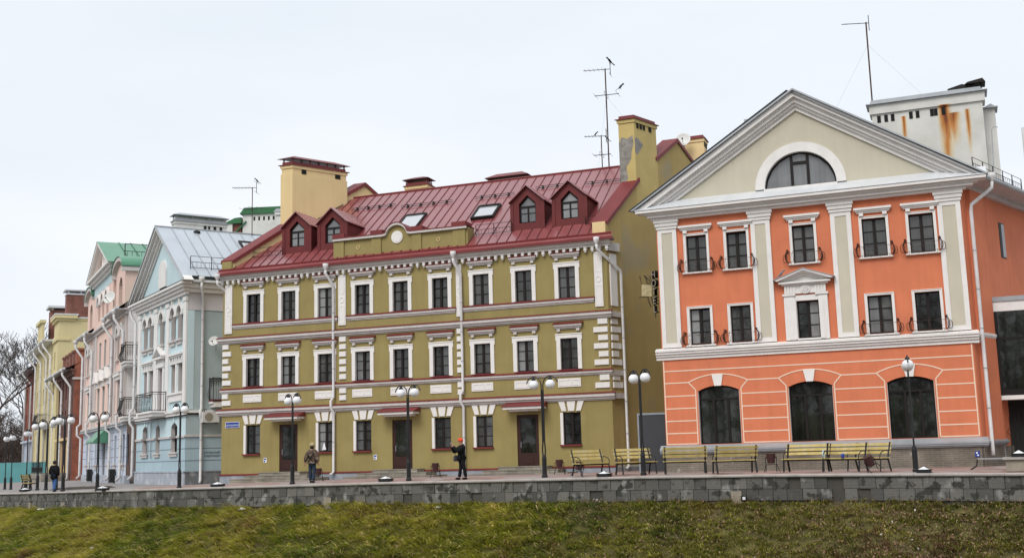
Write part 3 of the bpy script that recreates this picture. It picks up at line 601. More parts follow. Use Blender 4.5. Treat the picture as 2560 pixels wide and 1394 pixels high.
def chimney(h, k, x0, x1, y0, y1, z0, z1, wm, capm, slots=(), open_top=True, name='chimney', slot_side='x', parent=None, hip=.28, band_=True, slot_x=None):
    m = MB(k); m.box(x0, x1, y0, y1, z0, z1); m.box(x0-.06, x1+.06, y0-.06, y1+.06, z1-.22, z1-.002)
    if band_: m.box(x0-.04, x1+.04, y0-.04, y1+.04, z0, z1-.62)
    c = m.build(name, wm, parent or h)
    d = MB(k); d.box(x0-.14, x1+.14, y0-.14, y1+.14, z1, z1+.05); d.box(x0+.02, x1-.02, y0+.02, y1-.02, z1+.05, z1+.26)
    if open_top:
        for xx in (x0+.08, x1-.08):
            for i in range(4): yy = y0+.08+(y1-y0-.16)*i/3; d.box(xx-.03, xx+.03, yy-.03, yy+.03, z1+.26, z1+.48)
        za = z1+.48; cx, cy = (x0+x1)/2, (y0+y1)/2; rd = min(x1-x0, y1-y0)/2
        r0, r1 = ((cx, y0+rd, za+hip), (cx, y1-rd, za+hip)) if y1-y0 > x1-x0 else ((x0+rd, cy, za+hip), (x1-rd, cy, za+hip))
        o = .2; A, B, C_, D_ = (x0-o, y0-o, za), (x1+o, y0-o, za), (x1+o, y1+o, za), (x0-o, y1+o, za)
        if y1-y0 > x1-x0: d.add([A, B, C_, D_, r0, r1], [(0, 1, 4), (1, 2, 5, 4), (2, 3, 5), (3, 0, 4, 5), (3, 2, 1, 0)])
        else: d.add([A, B, C_, D_, r0, r1], [(0, 1, 5, 4), (1, 2, 5), (2, 3, 4, 5), (3, 0, 4), (3, 2, 1, 0)])
    else: pass
    d.build('chimney_cap', capm, c)
    if slots:
        for s0, s1 in slots: e = MB(k); e.box(x1+.029, x1+.053, s0, s1, z1-.55, z1-.25); e.build('flue_opening', BLACK, c)
    return c
chimney(OH, KL, .02, .90, 3.62, 7.3, 15.5, 21.55, CREAM, REDM, [(4.2, 4.5), (6.5, 6.85)])
c = chimney(OH, KR, OL-1.0, OL-.002, 3.10, 5.28, 15.5, 21.45, mat('yellow chimney plaster', (.52, .40, .16), .88, .08, .8, .1), REDM, [(3.3, 3.5), (3.62, 3.82), (3.94, 4.12), (4.5, 4.75)], False, band_=False)
m = MB(KR)
patch = [(0, 17.5), (.3, 17.4), (.5, 17.7), (.42, 18.4), (.75, 18.9), (.80, 19.4), (.95, 19.9), (.9, 20.4), (.55, 20.2), (.2, 20.35), (.0, 20.0)]
m.prism([(OL-1.0+p[0]*.98, p[1]) for p in patch], 'y', 3.088, 3.11); m.prism([(3.11+p[0]*.0, p[1]) for p in ((0, 19.3), (0, 20.2))]+[(3.3, 20.3), (3.7, 20.1), (3.9, 19.9), (3.6, 19.5), (3.3, 19.2)], 'x', OL-.004, OL+.006)
m.build('bare_render_patch', mat('bare grey render', (.27, .25, .225), .95, .3, 3, 0, (.16, .145, .13), .6, 4), c)
chimney(OH, 0, 9.0, 10.75, 9.4, 10.4, 17.5, 20.55, CREAM, REDM, [(9.62, 9.84)]); chimney(OH, 0, 15.5, 18.4, 9.4, 10.4, 17.5, 19.95, CREAM, REDM, hip=.38)
# dormers
def dormer(x):
    y0 = 1.15; zb, ze, za = rz_(y0), 16.55, 17.42; hw = 1.02
    d = MB(); n = 8
    op = [(-.55, zb+.42), (.55, zb+.42), (.55, 16.35), (0, 16.88), (-.55, 16.35)]; oc = [(-hw, zb), (hw, zb), (hw, ze), (0, za), (-hw, ze)]
    for i in range(5):
        j = (i+1) % 5; d.poly([(x+oc[i][0], y0, oc[i][1]), (x+oc[j][0], y0, oc[j][1]), (x+op[j][0], y0, op[j][1]), (x+op[i][0], y0, op[i][1])])
        d.poly([(x+op[i][0], y0, op[i][1]), (x+op[j][0], y0, op[j][1]), (x+op[j][0], y0+.35, op[j][1]), (x+op[i][0], y0+.35, op[i][1])])
    for s in (-1, 1): d.poly([(x+s*hw, y0, zb), (x+s*hw, y0, ze), (x+s*hw, (ze-EZ)/SL+EY, ze)]); d.box(x+s*hw-.10, x+s*hw+.10, y0-.04, y0+.1, zb, ze-.1)
    dd = d.build('dormer', DORM, OH)
    r = MB(); o = .16; yb = (za-EZ)/SL+EY+.1; ye = (ze-EZ)/SL+EY
    for s in (-1, 1):
        a = (x, y0-.22, za+.10); b_ = (x+s*(hw+o), y0-.22, ze-.06); c_ = (x+s*(hw+o), ye, ze-.06); e_ = (x, yb+.1, za+.10)
        r.add([a, b_, c_, e_, *[(p[0], p[1], p[2]-.07) for p in (a, b_, c_, e_)]], [(0, 1, 2, 3), (4, 5, 6, 7), (0, 1, 5, 4), (1, 2, 6, 5), (2, 3, 7, 6)])
        for i in range(1, 7):
            yy = y0-.1+(ye-y0)*i/6.5; t1 = min(1, 1); zt = za+.10; zl = ze-.06
            r.add([(x, yy-.015, zt), (x, yy+.015, zt), (x+s*(hw+o), yy+.015, zl), (x+s*(hw+o), yy-.015, zl), (x, yy-.015, zt+.04), (x, yy+.015, zt+.04), (x+s*(hw+o), yy+.015, zl+.04), (x+s*(hw+o), yy-.015, zl+.04)], [(4, 5, 6, 7), (0, 3, 7, 4), (1, 2, 6, 5)])
    r.build('dormer_roof', REDROOF, dd)
    f = MB(); pts = op
    inn = [(-.46, zb+.51), (.46, zb+.51), (.46, 16.30), (0, 16.75), (-.46, 16.30)]
    for i in range(5):
        j = (i+1) % 5; f.add([(x+p[0], y0+yy, p[1]) for yy in (.16, .24) for p in (op[i], op[j], inn[j], inn[i])], [(0, 1, 2, 3), (3, 2, 6, 7)])
    f.box(x-.045, x+.045, y0+.15, y0+.22, zb+.51, 16.1); f.box(x-.46, x+.46, y0+.148, y0+.22, 16.1, 16.22); f.box(x-.46, x+.46, y0+.165, y0+.21, zb+1.02, zb+1.06)
    f.build('window', FRAME, dd); g_ = MB(); g_.poly([(x+p[0], y0+.2, p[1]) for p in op]); g_.build('pane', GLASSL, dd)
for x in (4.95, 7.66, 21.35, 24.08): dormer(x)
# attic parapet with round centre
m = MB(); x0, x1, yt = 8.35, 17.75, .15
top = [(x0, 15.08), (11.9, 15.08), (12.15, 15.14)]+[(12.9+.75*math.cos(t), 15.02+.72*math.sin(t)) for t in [math.pi*(1-i/12) for i in range(1, 12)]]+[(13.65, 15.14), (13.9, 15.08), (x1, 15.08)]
m.prism([(x0, 13.8), (x1, 13.8)]+top[::-1], 'y', yt, yt+1.0)
for a, c_ in ((8.35, 9.1), (11.1, 11.78), (13.95, 14.6), (16.75, 17.6)): m.box(a, c_, yt-.09, yt, 13.86, 14.93)
AT = m.build('attic_parapet', OLIVE, OH)
m = MB()
for (a, za), (c_, zc) in zip(top, top[1:]):
    m.add([(p, q, z) for q in (yt-.20, yt+.3) for p, z in ((a, za-.12), (c_, zc-.12), (c_, zc+.02), (a, za+.02))], [(0, 1, 2, 3), (4, 5, 6, 7), (0, 1, 5, 4), (3, 2, 6, 7)])
m.build('parapet_cornice', TRIMP, AT)
m = MB()
for (a, za), (c_, zc) in zip(top, top[1:]): m.add([(p, q, z) for q in (yt-.22, yt+1.1) for p, z in ((a, za+.02), (c_, zc+.02), (c_, zc+.08), (a, za+.08))], [(0, 1, 2, 3), (4, 5, 6, 7), (3, 2, 6, 7), (0, 1, 5, 4)])
for a, c_ in ((8.3, 9.15), (11.05, 11.9), (13.9, 14.7), (16.7, 17.65)): m.box(a, c_, yt-.15, yt+.9, 15.16, 15.42)
m.build('parapet_flashing', REDM, AT)
m = MB(); m.tube([(12.9, yt-.06, 14.86), (12.9, yt+.02, 14.86)], .40, 24); m.tube([(12.9, yt-.075, 14.86), (12.9, yt-.05, 14.86)], .31, 24); m.build('roundel', WHITE, AT)
for x in (10.1, 15.75):
    m = MB(); m.tube([(x+.11*math.cos(t), yt-.015, 14.45+.11*math.sin(t)) for t in [i*math.pi/7 for i in range(15)]], .025, 5, False); m.build('vent_ring', CREAM, AT)
# skylights, snow guards, roof rails
def skylight(h, x0, x1, y0, y1, zf, sl, lift=.12):
    m = MB(); 
    def pt(x, y, d): return (x, y-d*.55, zf(y)+d*.83)
    def slab(xa, xb, ya, yb, d0, d1): m.add([pt(xa, ya, d0), pt(xb, ya, d0), pt(xb, yb, d0), pt(xa, yb, d0), pt(xa, ya, d1), pt(xb, ya, d1), pt(xb, yb, d1), pt(xa, yb, d1)], [(0, 1, 2, 3), (4, 5, 6, 7), (0, 1, 5, 4), (1, 2, 6, 5), (2, 3, 7, 6), (3, 0, 4, 7)])
    e = .13
    slab(x0, x0+e, y0, y1, 0, lift); slab(x1-e, x1, y0, y1, 0, lift); slab(x0+e, x1-e, y0, y0+e, 0, lift); slab(x0+e, x1-e, y1-e, y1, 0, lift+.03)
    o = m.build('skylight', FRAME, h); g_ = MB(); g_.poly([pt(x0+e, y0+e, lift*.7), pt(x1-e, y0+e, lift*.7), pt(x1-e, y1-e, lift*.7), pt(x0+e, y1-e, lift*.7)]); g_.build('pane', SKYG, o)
SKYG = mat('skylight glass with painted sky', (.42, .44, .46), .02, .05, 1, 0, None, 0, 1, 0, 3, 0, 1.0)  # pale base colour stands in for the bright sky reflection
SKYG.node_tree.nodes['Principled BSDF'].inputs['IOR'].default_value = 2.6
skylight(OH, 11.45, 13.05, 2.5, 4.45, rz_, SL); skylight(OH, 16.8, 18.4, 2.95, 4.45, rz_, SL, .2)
def snow_guard(x0, x1, y):
    m = MB()
    for d in (.10, .22): m.bar((x0, y, rz_(y)+d), (x1, y, rz_(y)+d), .018)
    n = max(2, round((x1-x0)/1.0))
    for i in range(n):
        x = x0+(x1-x0)*(i+.5)/n; m.add([(x-.05, y-.05, rz_(y-.05)), (x+.05, y-.05, rz_(y-.05)), (x+.05, y+.28, rz_(y+.28)), (x-.05, y+.28, rz_(y+.28)), (x-.02, y-.02, rz_(y)+.28), (x+.02, y-.02, rz_(y)+.28)], [(0, 1, 5, 4), (1, 2, 5), (2, 3, 4, 5), (3, 0, 4)])
    m.build('snow_guard', IRON, OH)
for a in ((6.4, 9.9, 6.0), (10.5, 14.4, 5.6), (16.0, 18.9, 5.65), (20.2, 22.2, 6.1), (23.7, 26.6, 5.9)): snow_guard(*a)
def roof_rail(h, pts, hgt=.68, n=4, mat_=IRON, r=.013, brace=None):
    m = MB(); a, b_ = Vector(pts[0]), Vector(pts[1])
    for f in (.12, .55, 1): m.bar(a+Vector((0, 0, hgt*f)), b_+Vector((0, 0, hgt*f)), r)
    for i in range(n+1):
        p = a.lerp(b_, i/n); m.bar(p-Vector((0, 0, .05)), p+Vector((0, 0, hgt)), r*1.5)
        if brace: m.bar(p+Vector(brace), p+Vector((0, 0, hgt*.75)), r)
    k = n*5
    for i in range(k): p = a.lerp(b_, (i+.5)/k); m.bar(p+Vector((0, 0, hgt*.12)), p+Vector((0, 0, hgt*.55)), r*.6)
    m.build('roof_rail', mat_, h)
roof_rail(OH, [(17.95, 1.0, rz_(1)), (20.35, 1.0, rz_(1))], .68, 2, IRON, .016, (0, .5, .37)); roof_rail(OH, [(1.7, 1.0, rz_(1)), (3.9, 1.0, rz_(1))], .66, 2, IRON, .013, (0, .5, .37)); roof_rail(OH, [(25.1, 1.0, rz_(1)), (25.7, 1.0, rz_(1))], .5, 1)
m = MB()
for yy in (4.9, 5.2): m.bar((3.9, yy, rz_(yy)+.12), (5.2, yy+1.8, rz_(yy+1.8)+.12), .02)
for i in range(6): p = 3.9+1.3*i/5; q = 4.9+1.8*i/5; m.bar((p, q, rz_(q)+.12), (p, q+.3, rz_(q+.3)+.12), .018)
m.build('roof_ladder', IRON, OH)
# drainpipes
for x in (8.46, 17.36): drainpipe(OH, [(x-.30, -.62, 13.02), (x-.30, -.62, 12.80), (x-.02, -.17, 12.10), (x, -.17, 4.95), (x-.12, -.30, 4.70), (x-.12, -.30, 4.25), (x, -.17, 4.0), (x, -.17, .30), (x-.16, -.35, .12)])
drainpipe(OH, [(26.20, -.62, 13.05), (26.20, -.62, 12.80), (27.2, .75, 11.6), (27.2, .85, 11.3), (27.2, .85, .25), (27.1, .70, .10)])
drainpipe(OH, [(-.05, -.62, 13.02), (-.05, -.62, 12.75), (.40, .8, 11.9), (.40, .8, 11.2)])
for x, z in ((3.35, .98), (11.3, .98)):
    m = MB(); m.box(-.11, .11, -.02, .01, 0, .30); p = m.build('wall_plate', WHITEP, OH, loc=(x, 0, z)); q = MB(); q.box(-.08, .08, -.026, -.02, .17, .27); q.box(-.08, .02, -.026, -.02, .03, .12); q.build('plate_print', BLUESIGN, p)
m = MB(); m.prism([(-.14, 0), (.14, 0), (.03, .42), (-.03, .42)], 'y', .10, .13); m.build('paper_tree', WHITEP, OH, loc=(7.62, 0, 1.68))
# entrance steps
for i in DC:
    lc = CX[i]; t = thing('entrance_steps', ['', 'low stone steps before the door nearest the street name plate', '', '', 'low stone steps at the middle door of the olive house', '', '', 'low stone steps at the right hand door of the olive house'][i], 'steps', L2W(OH, (lc, 0, 0)), OH.rotation_euler[2], 'entrance steps of the olive house')
    zg = -.42
    for k in range(3):
        m = MB(); e = [1.5, 2.3, 3.0][k]; y = [-1.1, -1.55, -2.0][k]; z1 = [.33, .14, -.05][k]
        m.box(-e, e, y, -.075 if k == 0 else [0, -1.1, -1.55][k], zg-.3, z1); m.box(-e-.03, e+.03, y-.03, -.075 if k == 0 else [0, -1.13, -1.58][k], z1, z1+.05)
        if k: m.box(-e, -[1.5, 2.3, 3.0][k-1]-.032, -1.55 if k == 2 else -1.1, -.075, zg-.3, z1+.05); m.box([1.5, 2.3, 3.0][k-1]+.032, e, -1.55 if k == 2 else -1.1, -.075, zg-.3, z1+.05)
        m.build('step', STEPM, t)

# ================================================================== orange house
PH = house('orange_house', 'orange house with a cream pediment, half round attic window and three arched shop windows', 7.634, 57.635, 21.461, 52.184)
PL = 14.863; PK = .4
AW = [(2.80, 2.10), (7.32, 2.12), (11.95, 2.12)]
W3 = [(2.08, 1.10), (4.15, 1.07), (7.47, 1.10), (10.86, 1.16), (13.03, 1.16)]
holes = [(c-d/2, c+d/2, 10.10, 12.0) for c, d in W3]+[(c-d/2, c+d/2, 6.34, 8.20) for c, d in W3]+[(c-d/2, c+d/2, 1.32, 4.24, .26) for c, d in AW]
m = MB(); m.wall(0, PL, .9, 13.0, holes, 0, .26); m.build('front_wall', ORANGE, PH)
m = MB(PK); m.prism([(.012, -.5), (.012, 13.5), (16, 13.5), (16, -.5)], 'x', PL-.35, PL-.003)
m.box(PL-.01, PL+.22, .62, 2.1, 1.1, 13.2)
m.build('side_wall', ORANGE, PH)
m = MB(PK); m.box(.003, .35, .012, 14, -.5, 13.4); m.build('side_wall', OLIVE2, PH)
m = MB(PK); m.box(PL-.02, PL+.02, 4.35, 5.0, 10.2, 12.0); w_ = m.build('window', FRAME, PH); q = MB(PK); q.box(PL+.018, PL+.03, 4.62, 4.97, 10.25, 11.95); q.build('pane', GLASSL, w_)
# plinth and ledge
m = MB(); m.box(-.08, PL+.08, -.09, .3, -.6, .86); m.build('plinth', PLINB, PH)
m = MB(PK); m.box(PL, PL+.09, -.09, 8, -.6, .86); m.build('plinth', PLINB, PH)
def ledge(k, ax, a, b, sgn=-1):
    m = MB(k); m.prism([(0, 1.30), (-.30, 1.10), (-.30, 1.02), (-.26, 1.02), (-.26, .94), (-.18, .94), (-.18, .87), (0, .87)], 'x', a, b); return m
ledge(0, 'x', -.28, PL+.28).build('ledge', GREYM, PH)
m = MB(PK); m.prism([(PL, 1.30), (PL+.30, 1.10), (PL+.30, 1.02), (PL+.22, .94), (PL+.1, .87), (PL, .87)], 'y', 0, 2.4); m.build('ledge', GREYM, PH)
# cream joint lines
def seg(m, a, b, w_=.055, p=.014):
    d = Vector((b[0]-a[0], 0, b[1]-a[1])); n = Vector((-d.z, 0, d.x)).normalized()*w_*.5
    A, B = Vector((a[0], 0, a[1])), Vector((b[0], 0, b[1])); m.add([*[v+Vector((0, y, 0)) for y in (-p, .004) for v in (A-n, B-n, B+n, A+n)]], [(0, 1, 2, 3), (0, 1, 5, 4), (1, 2, 6, 5), (2, 3, 7, 6), (3, 0, 4, 7)])
m = MB(); xsL = [.06]+[v for c, d in AW for v in (c-1.15, c+1.15)]+[PL-.08]
for z in (3.78, 3.15, 2.52, 1.90, 1.36):
    for i in range(0, 8, 2): seg(m, (xsL[i], z), (xsL[i+1], z), .055, .012)
seg(m, (.06, 5.06), (PL-.08, 5.06))
for x in (.06, PL-.08): seg(m, (x, 1.36), (x, 5.62), .055, .016)
tips = [(c-1.50, c+1.50) for c, d in AW]
for (c, d), (a, b) in zip(AW, tips):
    for s, t in ((-1, a), (1, b)): seg(m, (c+s*1.15, 1.36), (c+s*1.15, 4.06), .055, .016); seg(m, (c+s*1.15, 4.06), (t, 4.45), .055, .018)
    n = 14; rad = (1.5**2+.36**2)/(2*.36)
    P = [(c+u*1.5, 4.81-rad+math.sqrt(rad*rad-(u*1.5)**2)) for u in [-1+2*i/n for i in range(n+1)]]
    for p, q in zip(P, P[1:]): seg(m, p, q, .055, .020)
ed = [.06]+[v for t in tips for v in t]+[PL-.08]
for i in range(0, 8, 2): seg(m, (ed[i], 4.45), (ed[i+1], 4.45), .055, .012)
m.build('joint_lines', ORLINE, PH)
for c, d in AW:
    m = MB(); m.prism([(c-.17, 4.215), (c+.17, 4.215), (c+.285, 4.80), (c-.285, 4.80)], 'y', -.07, .01); m.build('keystone', WHITE, PH)
    w_ = window(PH, c, 1.32, d, 2.92, .26, 'shop', GLASSD, .22); [(lambda q, x: (q.box(x, x+.02, -.21, 0, 0, 2.64), q.build('window_reveal', TRIMP, w_)))(MB(), x) for x in (-d/2, d/2-.02)]
# ledge over the ground floor
m = MB(); m.prism([(0, 6.24), (-.30, 6.14), (-.30, 6.04), (-.24, 6.04), (-.24, 5.92), (-.16, 5.92), (-.16, 5.80), (-.08, 5.80), (-.08, 5.64), (0, 5.64)], 'x', -.28, PL+.28); m.build('string_course', WHITE, PH)
m = MB(PK); m.prism([(PL, 6.24), (PL+.28, 6.14), (PL+.28, 6.04), (PL+.2, 5.9), (PL, 5.64)], 'y', 0, 2.1); m.build('string_course', WHITE, PH)
# windows
def ptrim(d, ht):
    m = MB(); o = d/2
    m.box(-o-.085, -o, -.06, .01, -.02, ht); m.box(o, o+.085, -.06, .01, -.02, ht); m.box(-o-.085, o+.085, -.06, .01, ht, ht+.085)
    m.box(-o-.11, -o-.08, -.085, .01, -.02, ht+.11); m.box(o+.08, o+.11, -.085, .01, -.02, ht+.11); m.box(-o-.08, o+.08, -.085, .01, ht+.08, ht+.11)
    m.box(-o, -o+.02, -.05, .2, 0, ht); m.box(o-.02, o, -.05, .2, 0, ht); m.box(-o-.22, o+.22, -.16, .2, -.09, -.021); return m.mesh('window_trim', WHITE)
pts_cache = {}
def balconette(c, z):
    t = MB(); w2 = .94; pr = .40
    def scroll(m, x, y, s=1, dx=1, dy=0):
        P = []
        for i in range(15): 
            a = i/14; P.append((x+dx*(.14*math.sin(a*math.pi*1.0)*(1-.3*a)), y-dy*(.14*math.sin(a*math.pi)), z-.05+.62*a))
        m.tube(P, .016, 4)
        m.tube([(x+dx*.05*math.cos(b_), y-dy*.05*math.cos(b_), z+.55+.055*math.sin(b_)) for b_ in [i*.7 for i in range(8)]], .013, 4)
    for s in (-1, 1):
        for yy in (-.03, -.20, -.38): scroll(t, c+s*(w2-.16), yy, 1, s, .0)
        t.bar((c+s*(w2-.16), -.02, z), (c+s*(w2-.16), -pr, z), .014); t.bar((c+s*(w2-.2), -.02, z+.40), (c+s*(w2-.2), -pr, z+.40), .012)
        t.tube([(c+s*(w2-.02+.10*math.cos(b_)), -.2, z+.18+.20*math.sin(b_)) for b_ in [i*.5 for i in range(14)]], .014, 4)
    for zz in (z-.02, z+.40): t.bar((c-w2+.14, -pr, zz), (c+w2-.14, -pr, zz), .009)
    for i in range(3):
        x = c-w2+.42+(2*w2-.84)*i/2; t.tube([(x, -pr, z-.02), (x+.05, -pr-.07, z+.14), (x-.04, -pr+.02, z+.32), (x+.02, -pr, z+.52), (x+.06, -pr, z+.50)], .010, 4)
    for i in range(4): x = c-w2+.3+(2*w2-.6)*i/3; t.bar((x, -.02, z-.02), (x, -pr, z-.02), .012)
    t.build('window_grille', RUSTI, PH)
for i, (c, d) in enumerate(W3):
    for z, ht in ((10.10, 1.90), (6.34, 1.86)):
        pale = (z > 9 and i in (1,)) or (z < 9 and i in (1, 3))
        w_ = window(PH, c, z, d, ht, 0, 'cross', GLASS, .17)
        if not (i == 2 and z < 9):
            inst('window_trim', ptrim(d, ht), w_, (0, -.17, 0)); balconette(c, z+.05)
    m = MB(); m.box(c-.88, c+.88, -.24, .01, 12.42, 12.53); m.box(c-.82, c+.82, -.17, .01, 12.34, 12.42); m.box(c-.76, c+.76, -.11, .01, 12.27, 12.34)
    for s in (-1, 1): m.box(c+s*.55-.10, c+s*.55+.10, -.15, .01, 12.13, 12.27)
    m.build('window_hood', WHITE, PH)
# central aedicule
m = MB(); c = 7.40
m.box(c-1.05, c-.56, -.14, .01, 6.26, 8.46); m.box(c+.62, c+1.05, -.14, .01, 6.26, 8.46); m.box(c-.56, c+.62, -.10, .01, 8.20, 8.47); m.box(c-.85, c-.48, -.165, -.14, 6.3, 8.3); m.box(c+.54+.08, c+.85, -.165, -.14, 6.3, 8.3)
m.box(c-.50, c+.64, -.16, .2, 6.25, 6.33)
m.box(c-.48, c-.46, -.1, .2, 6.34, 8.2)
m.box(c-1.1, c-.48, -.20, .01, 8.46, 8.56); m.box(c+.48, c+1.1, -.20, .01, 8.46, 8.56); m.box(c-1.0, c+1.0, -.12, .01, 8.56, 8.98)
for s in (-1, 1):
    for j in range(4): x = c+s*.74+(j-1.5)*.14; m.box(x-.045, x+.045, -.17, -.12, 8.58, 8.92)
m.tube([(c+.02, -.17, 8.76), (c+.02, -.1, 8.76)], .235, 20)
for i in range(10): a = i*math.pi/5; m.tube([(c+.02+.05*math.cos(a), -.185, 8.76+.05*math.sin(a)), (c+.02+.19*math.cos(a), -.18, 8.76+.19*math.sin(a))], .025, 5)
m.box(c-1.12, c+1.12, -.22, .01, 8.98, 9.06); m.box(c-1.25, c+1.25, -.34, .01, 9.06, 9.15)
for s in (-1, 1):
    for k, (o0, o1, y) in enumerate(((0, .07, -.46), (.07, .16, -.36), (.16, .26, -.24))):
        m.add([(c+s*xx, yy, zz) for yy in (y, .01) for xx, zz in ((0, 9.74-o1), (1.42-o1*2.0, 9.20-o1*.0+.0), (1.42-o0*2.0, 9.24), (0, 9.74-o0))], [(0, 1, 2, 3), (0, 1, 5, 4), (2, 3, 7, 6), (1, 2, 6, 5)])
m.poly([(c-1.2, -.05, 9.15), (c+1.2, -.05, 9.15), (c, -.05, 9.6)])
AED = m.build('window_aedicule', WHITE, PH)
m = MB()
for s in (-1, 1): m.add([(c+s*xx, yy, zz) for yy in (-.49, .01) for xx, zz in ((0, 9.742), (1.50, 9.232), (1.50, 9.26), (0, 9.785))], [(0, 1, 2, 3), (0, 1, 5, 4), (2, 3, 7, 6), (1, 2, 6, 5)])
m.build('aedicule_flashing', GREYM, AED)
# pilasters
for c, d in ((.58, 1.0), (5.40, .97), (9.33, .99), (14.33, 1.04)):
    m = MB(); a, b = c-d/2, c+d/2
    m.box(a, a+.22, -.12, .01, 6.26, 12.45); m.box(b-.22, b, -.12, .01, 6.26, 12.45); m.box(a+.22, b-.22, -.12, .01, 12.25, 12.45); m.box(a+.22, b-.22, -.12, .01, 6.26, 6.48)
    m.box(a-.05, b+.05, -.17, .01, 12.45, 12.60); m.box(a-.10, b+.10, -.22, .01, 12.60, 12.78); m.box(a-.15, b+.15, -.27, .01, 12.78, 12.94)
    o = m.build('pilaster', WHITE, PH); q = MB(); q.box(a+.22, b-.22, -.085, .01, 6.48, 12.25); q.build('panel', STONEC, o)
# entablature, tympanum, raking cornice
m = MB(); m.box(-.20, PL+.30, -.30, .02, 12.94, 13.06); m.box(-.34, PL+.62, -.46, .02, 13.06, 13.20); m.box(-.50, PL+.85, -.56, .02, 13.20, 13.30); m.box(-.90, PL+1.2, -.74, .02, 13.30, 13.44); m.build('entablature', WHITE, PH)
m = MB(); m.prism([(-.78, 13.445), (-.78, 13.47), (.02, 13.99), (.02, 13.445)], 'x', -.94, PL+1.25); m.build('cornice_flashing', ZINCL, PH)
AX, AZ = 7.52, 18.84; TS = (AZ-13.50)/(AX+.96)
def rz2(x): return AZ-TS*abs(x-AX)
m = MB(); nn = 48; R1 = 1.77; CXL, CZL = 7.52, 14.0
xsP = sorted(set([-.3+(PL+.6)*i/nn for i in range(nn+1)]+[CXL+R1*math.cos(t) for t in [math.pi*i/20 for i in range(21)]]+[AX]))
for a, b in zip(xsP, xsP[1:]):
    lo = lambda x: (CZL+math.sqrt(max(0, R1*R1-(x-CXL)**2)) if abs(x-CXL) < R1 else 13.4)
    mid = (a+b)/2
    la, lb = (lo(a), lo(b)) if abs(mid-CXL) > R1 or True else (0, 0)
    if abs(mid-CXL) < R1: la = CZL+math.sqrt(max(0, R1*R1-(a-CXL)**2)); lb = CZL+math.sqrt(max(0, R1*R1-(b-CXL)**2))
    else: la = lb = 13.4
    ha, hb = rz2(a)-.1, rz2(b)-.1
    if ha > la and hb > lb: m.poly([(a, 0, la), (b, 0, lb), (b, 0, hb), (a, 0, ha)])
m.build('tympanum', STONEC, PH)
for k, (o0, o1, y) in enumerate(((.06, .26, -.70), (.26, .42, -.56), (.42, .56, -.42), (.56, .72, -.28), (.72, .92, -.15))):
    pass
m = MB()
for o0, o1, y in ((.05, .34, -.64), (.34, .58, -.42), (.58, .72, -.27), (.72, .93, -.13)):
    for s in (-1, 1):
        xe0 = (AZ-o0-13.5)/TS; xe1 = (AZ-o1-13.5)/TS
        m.add([(AX+s*xx, yy, zz) for yy in (y, .01) for xx, zz in ((0, AZ-o1), (xe1, 13.5), (xe0, 13.5), (0, AZ-o0))], [(0, 1, 2, 3), (0, 1, 5, 4), (2, 3, 7, 6), (1, 2, 6, 5)])
m.build('raking_cornice', WHITE, PH)
m = MB()
for s in (-1, 1): m.add([(AX+s*xx, yy, zz) for yy in (-.80, .5) for xx, zz in ((0, AZ-.05), (8.56, 13.45), (8.64, 13.48), (0, AZ+.04))], [(0, 1, 2, 3), (0, 1, 5, 4), (2, 3, 7, 6), (1, 2, 6, 5)])
m.build('rake_flashing', GREYM, PH)
m = MB(); n = 24
for i in range(n):
    a, b = math.pi*i/n, math.pi*(i+1)/n; 
    m.add([(CXL+r*math.cos(t), y, CZL+r*math.sin(t)) for y in (-.09, .2) for r, t in ((R1, a), (2.24, a), (2.24, b), (R1, b))], [(0, 1, 2, 3), (1, 2, 6, 5), (0, 3, 7, 4)])
m.box(CXL-1.80, CXL+1.80, -.14, .2, 13.86, 13.995); m.build('archivolt', WHITE, PH)
w_ = window(PH, CXL, CZL, 2*R1, R1, R1, 'half', GLASSL, .15)
# roof, chimneys, railing
m = MB(PK); y0, y1 = -.75, 16
for s, xe in ((-1, -1.0), (1, 16.12)):
    d = abs(xe-AX); m.add([(AX, y0, AZ+.0), (xe, y0, AZ-TS*d), (xe, y1, AZ-TS*d), (AX, y1, AZ)], [(0, 1, 2, 3)])
    y = .3
    while y < y1: m.add([(AX, y-.02, AZ), (xe, y-.02, AZ-TS*d), (xe, y-.02, AZ-TS*d+.07), (AX, y-.02, AZ+.07), (AX, y+.02, AZ), (xe, y+.02, AZ-TS*d), (xe, y+.02, AZ-TS*d+.07), (AX, y+.02, AZ+.07)], [(0, 1, 2, 3), (4, 5, 6, 7), (3, 2, 6, 7), (1, 5, 6, 2)]); y += .62
ro = m.build('roof', GREYM, PH)
m = MB(); 
x = 11.0
while x < 15.4: m.box(x, x+.16, 1.2, 1.4, rz2(x)-.1, rz2(x)+.28); x += .34
m.k = 0; m.build('roof_step', GREYM, ro)
m = MB(PK); m.box(PL-.02, 16.2, .02, 16, 13.30, 13.36); m.box(PL, PL+.25, .02, 16, 13.06, 13.30); m.build('eave_soffit', TRIMP, PH)
m = MB(PK); m.tube([(16.16, -.4, 13.40), (16.16, 16, 13.40)], .11, 8); m.build('gutter', GREYM, PH)
RUST = bpy.data.materials.new('chimney plaster with rust runs'); RUST.use_nodes = True
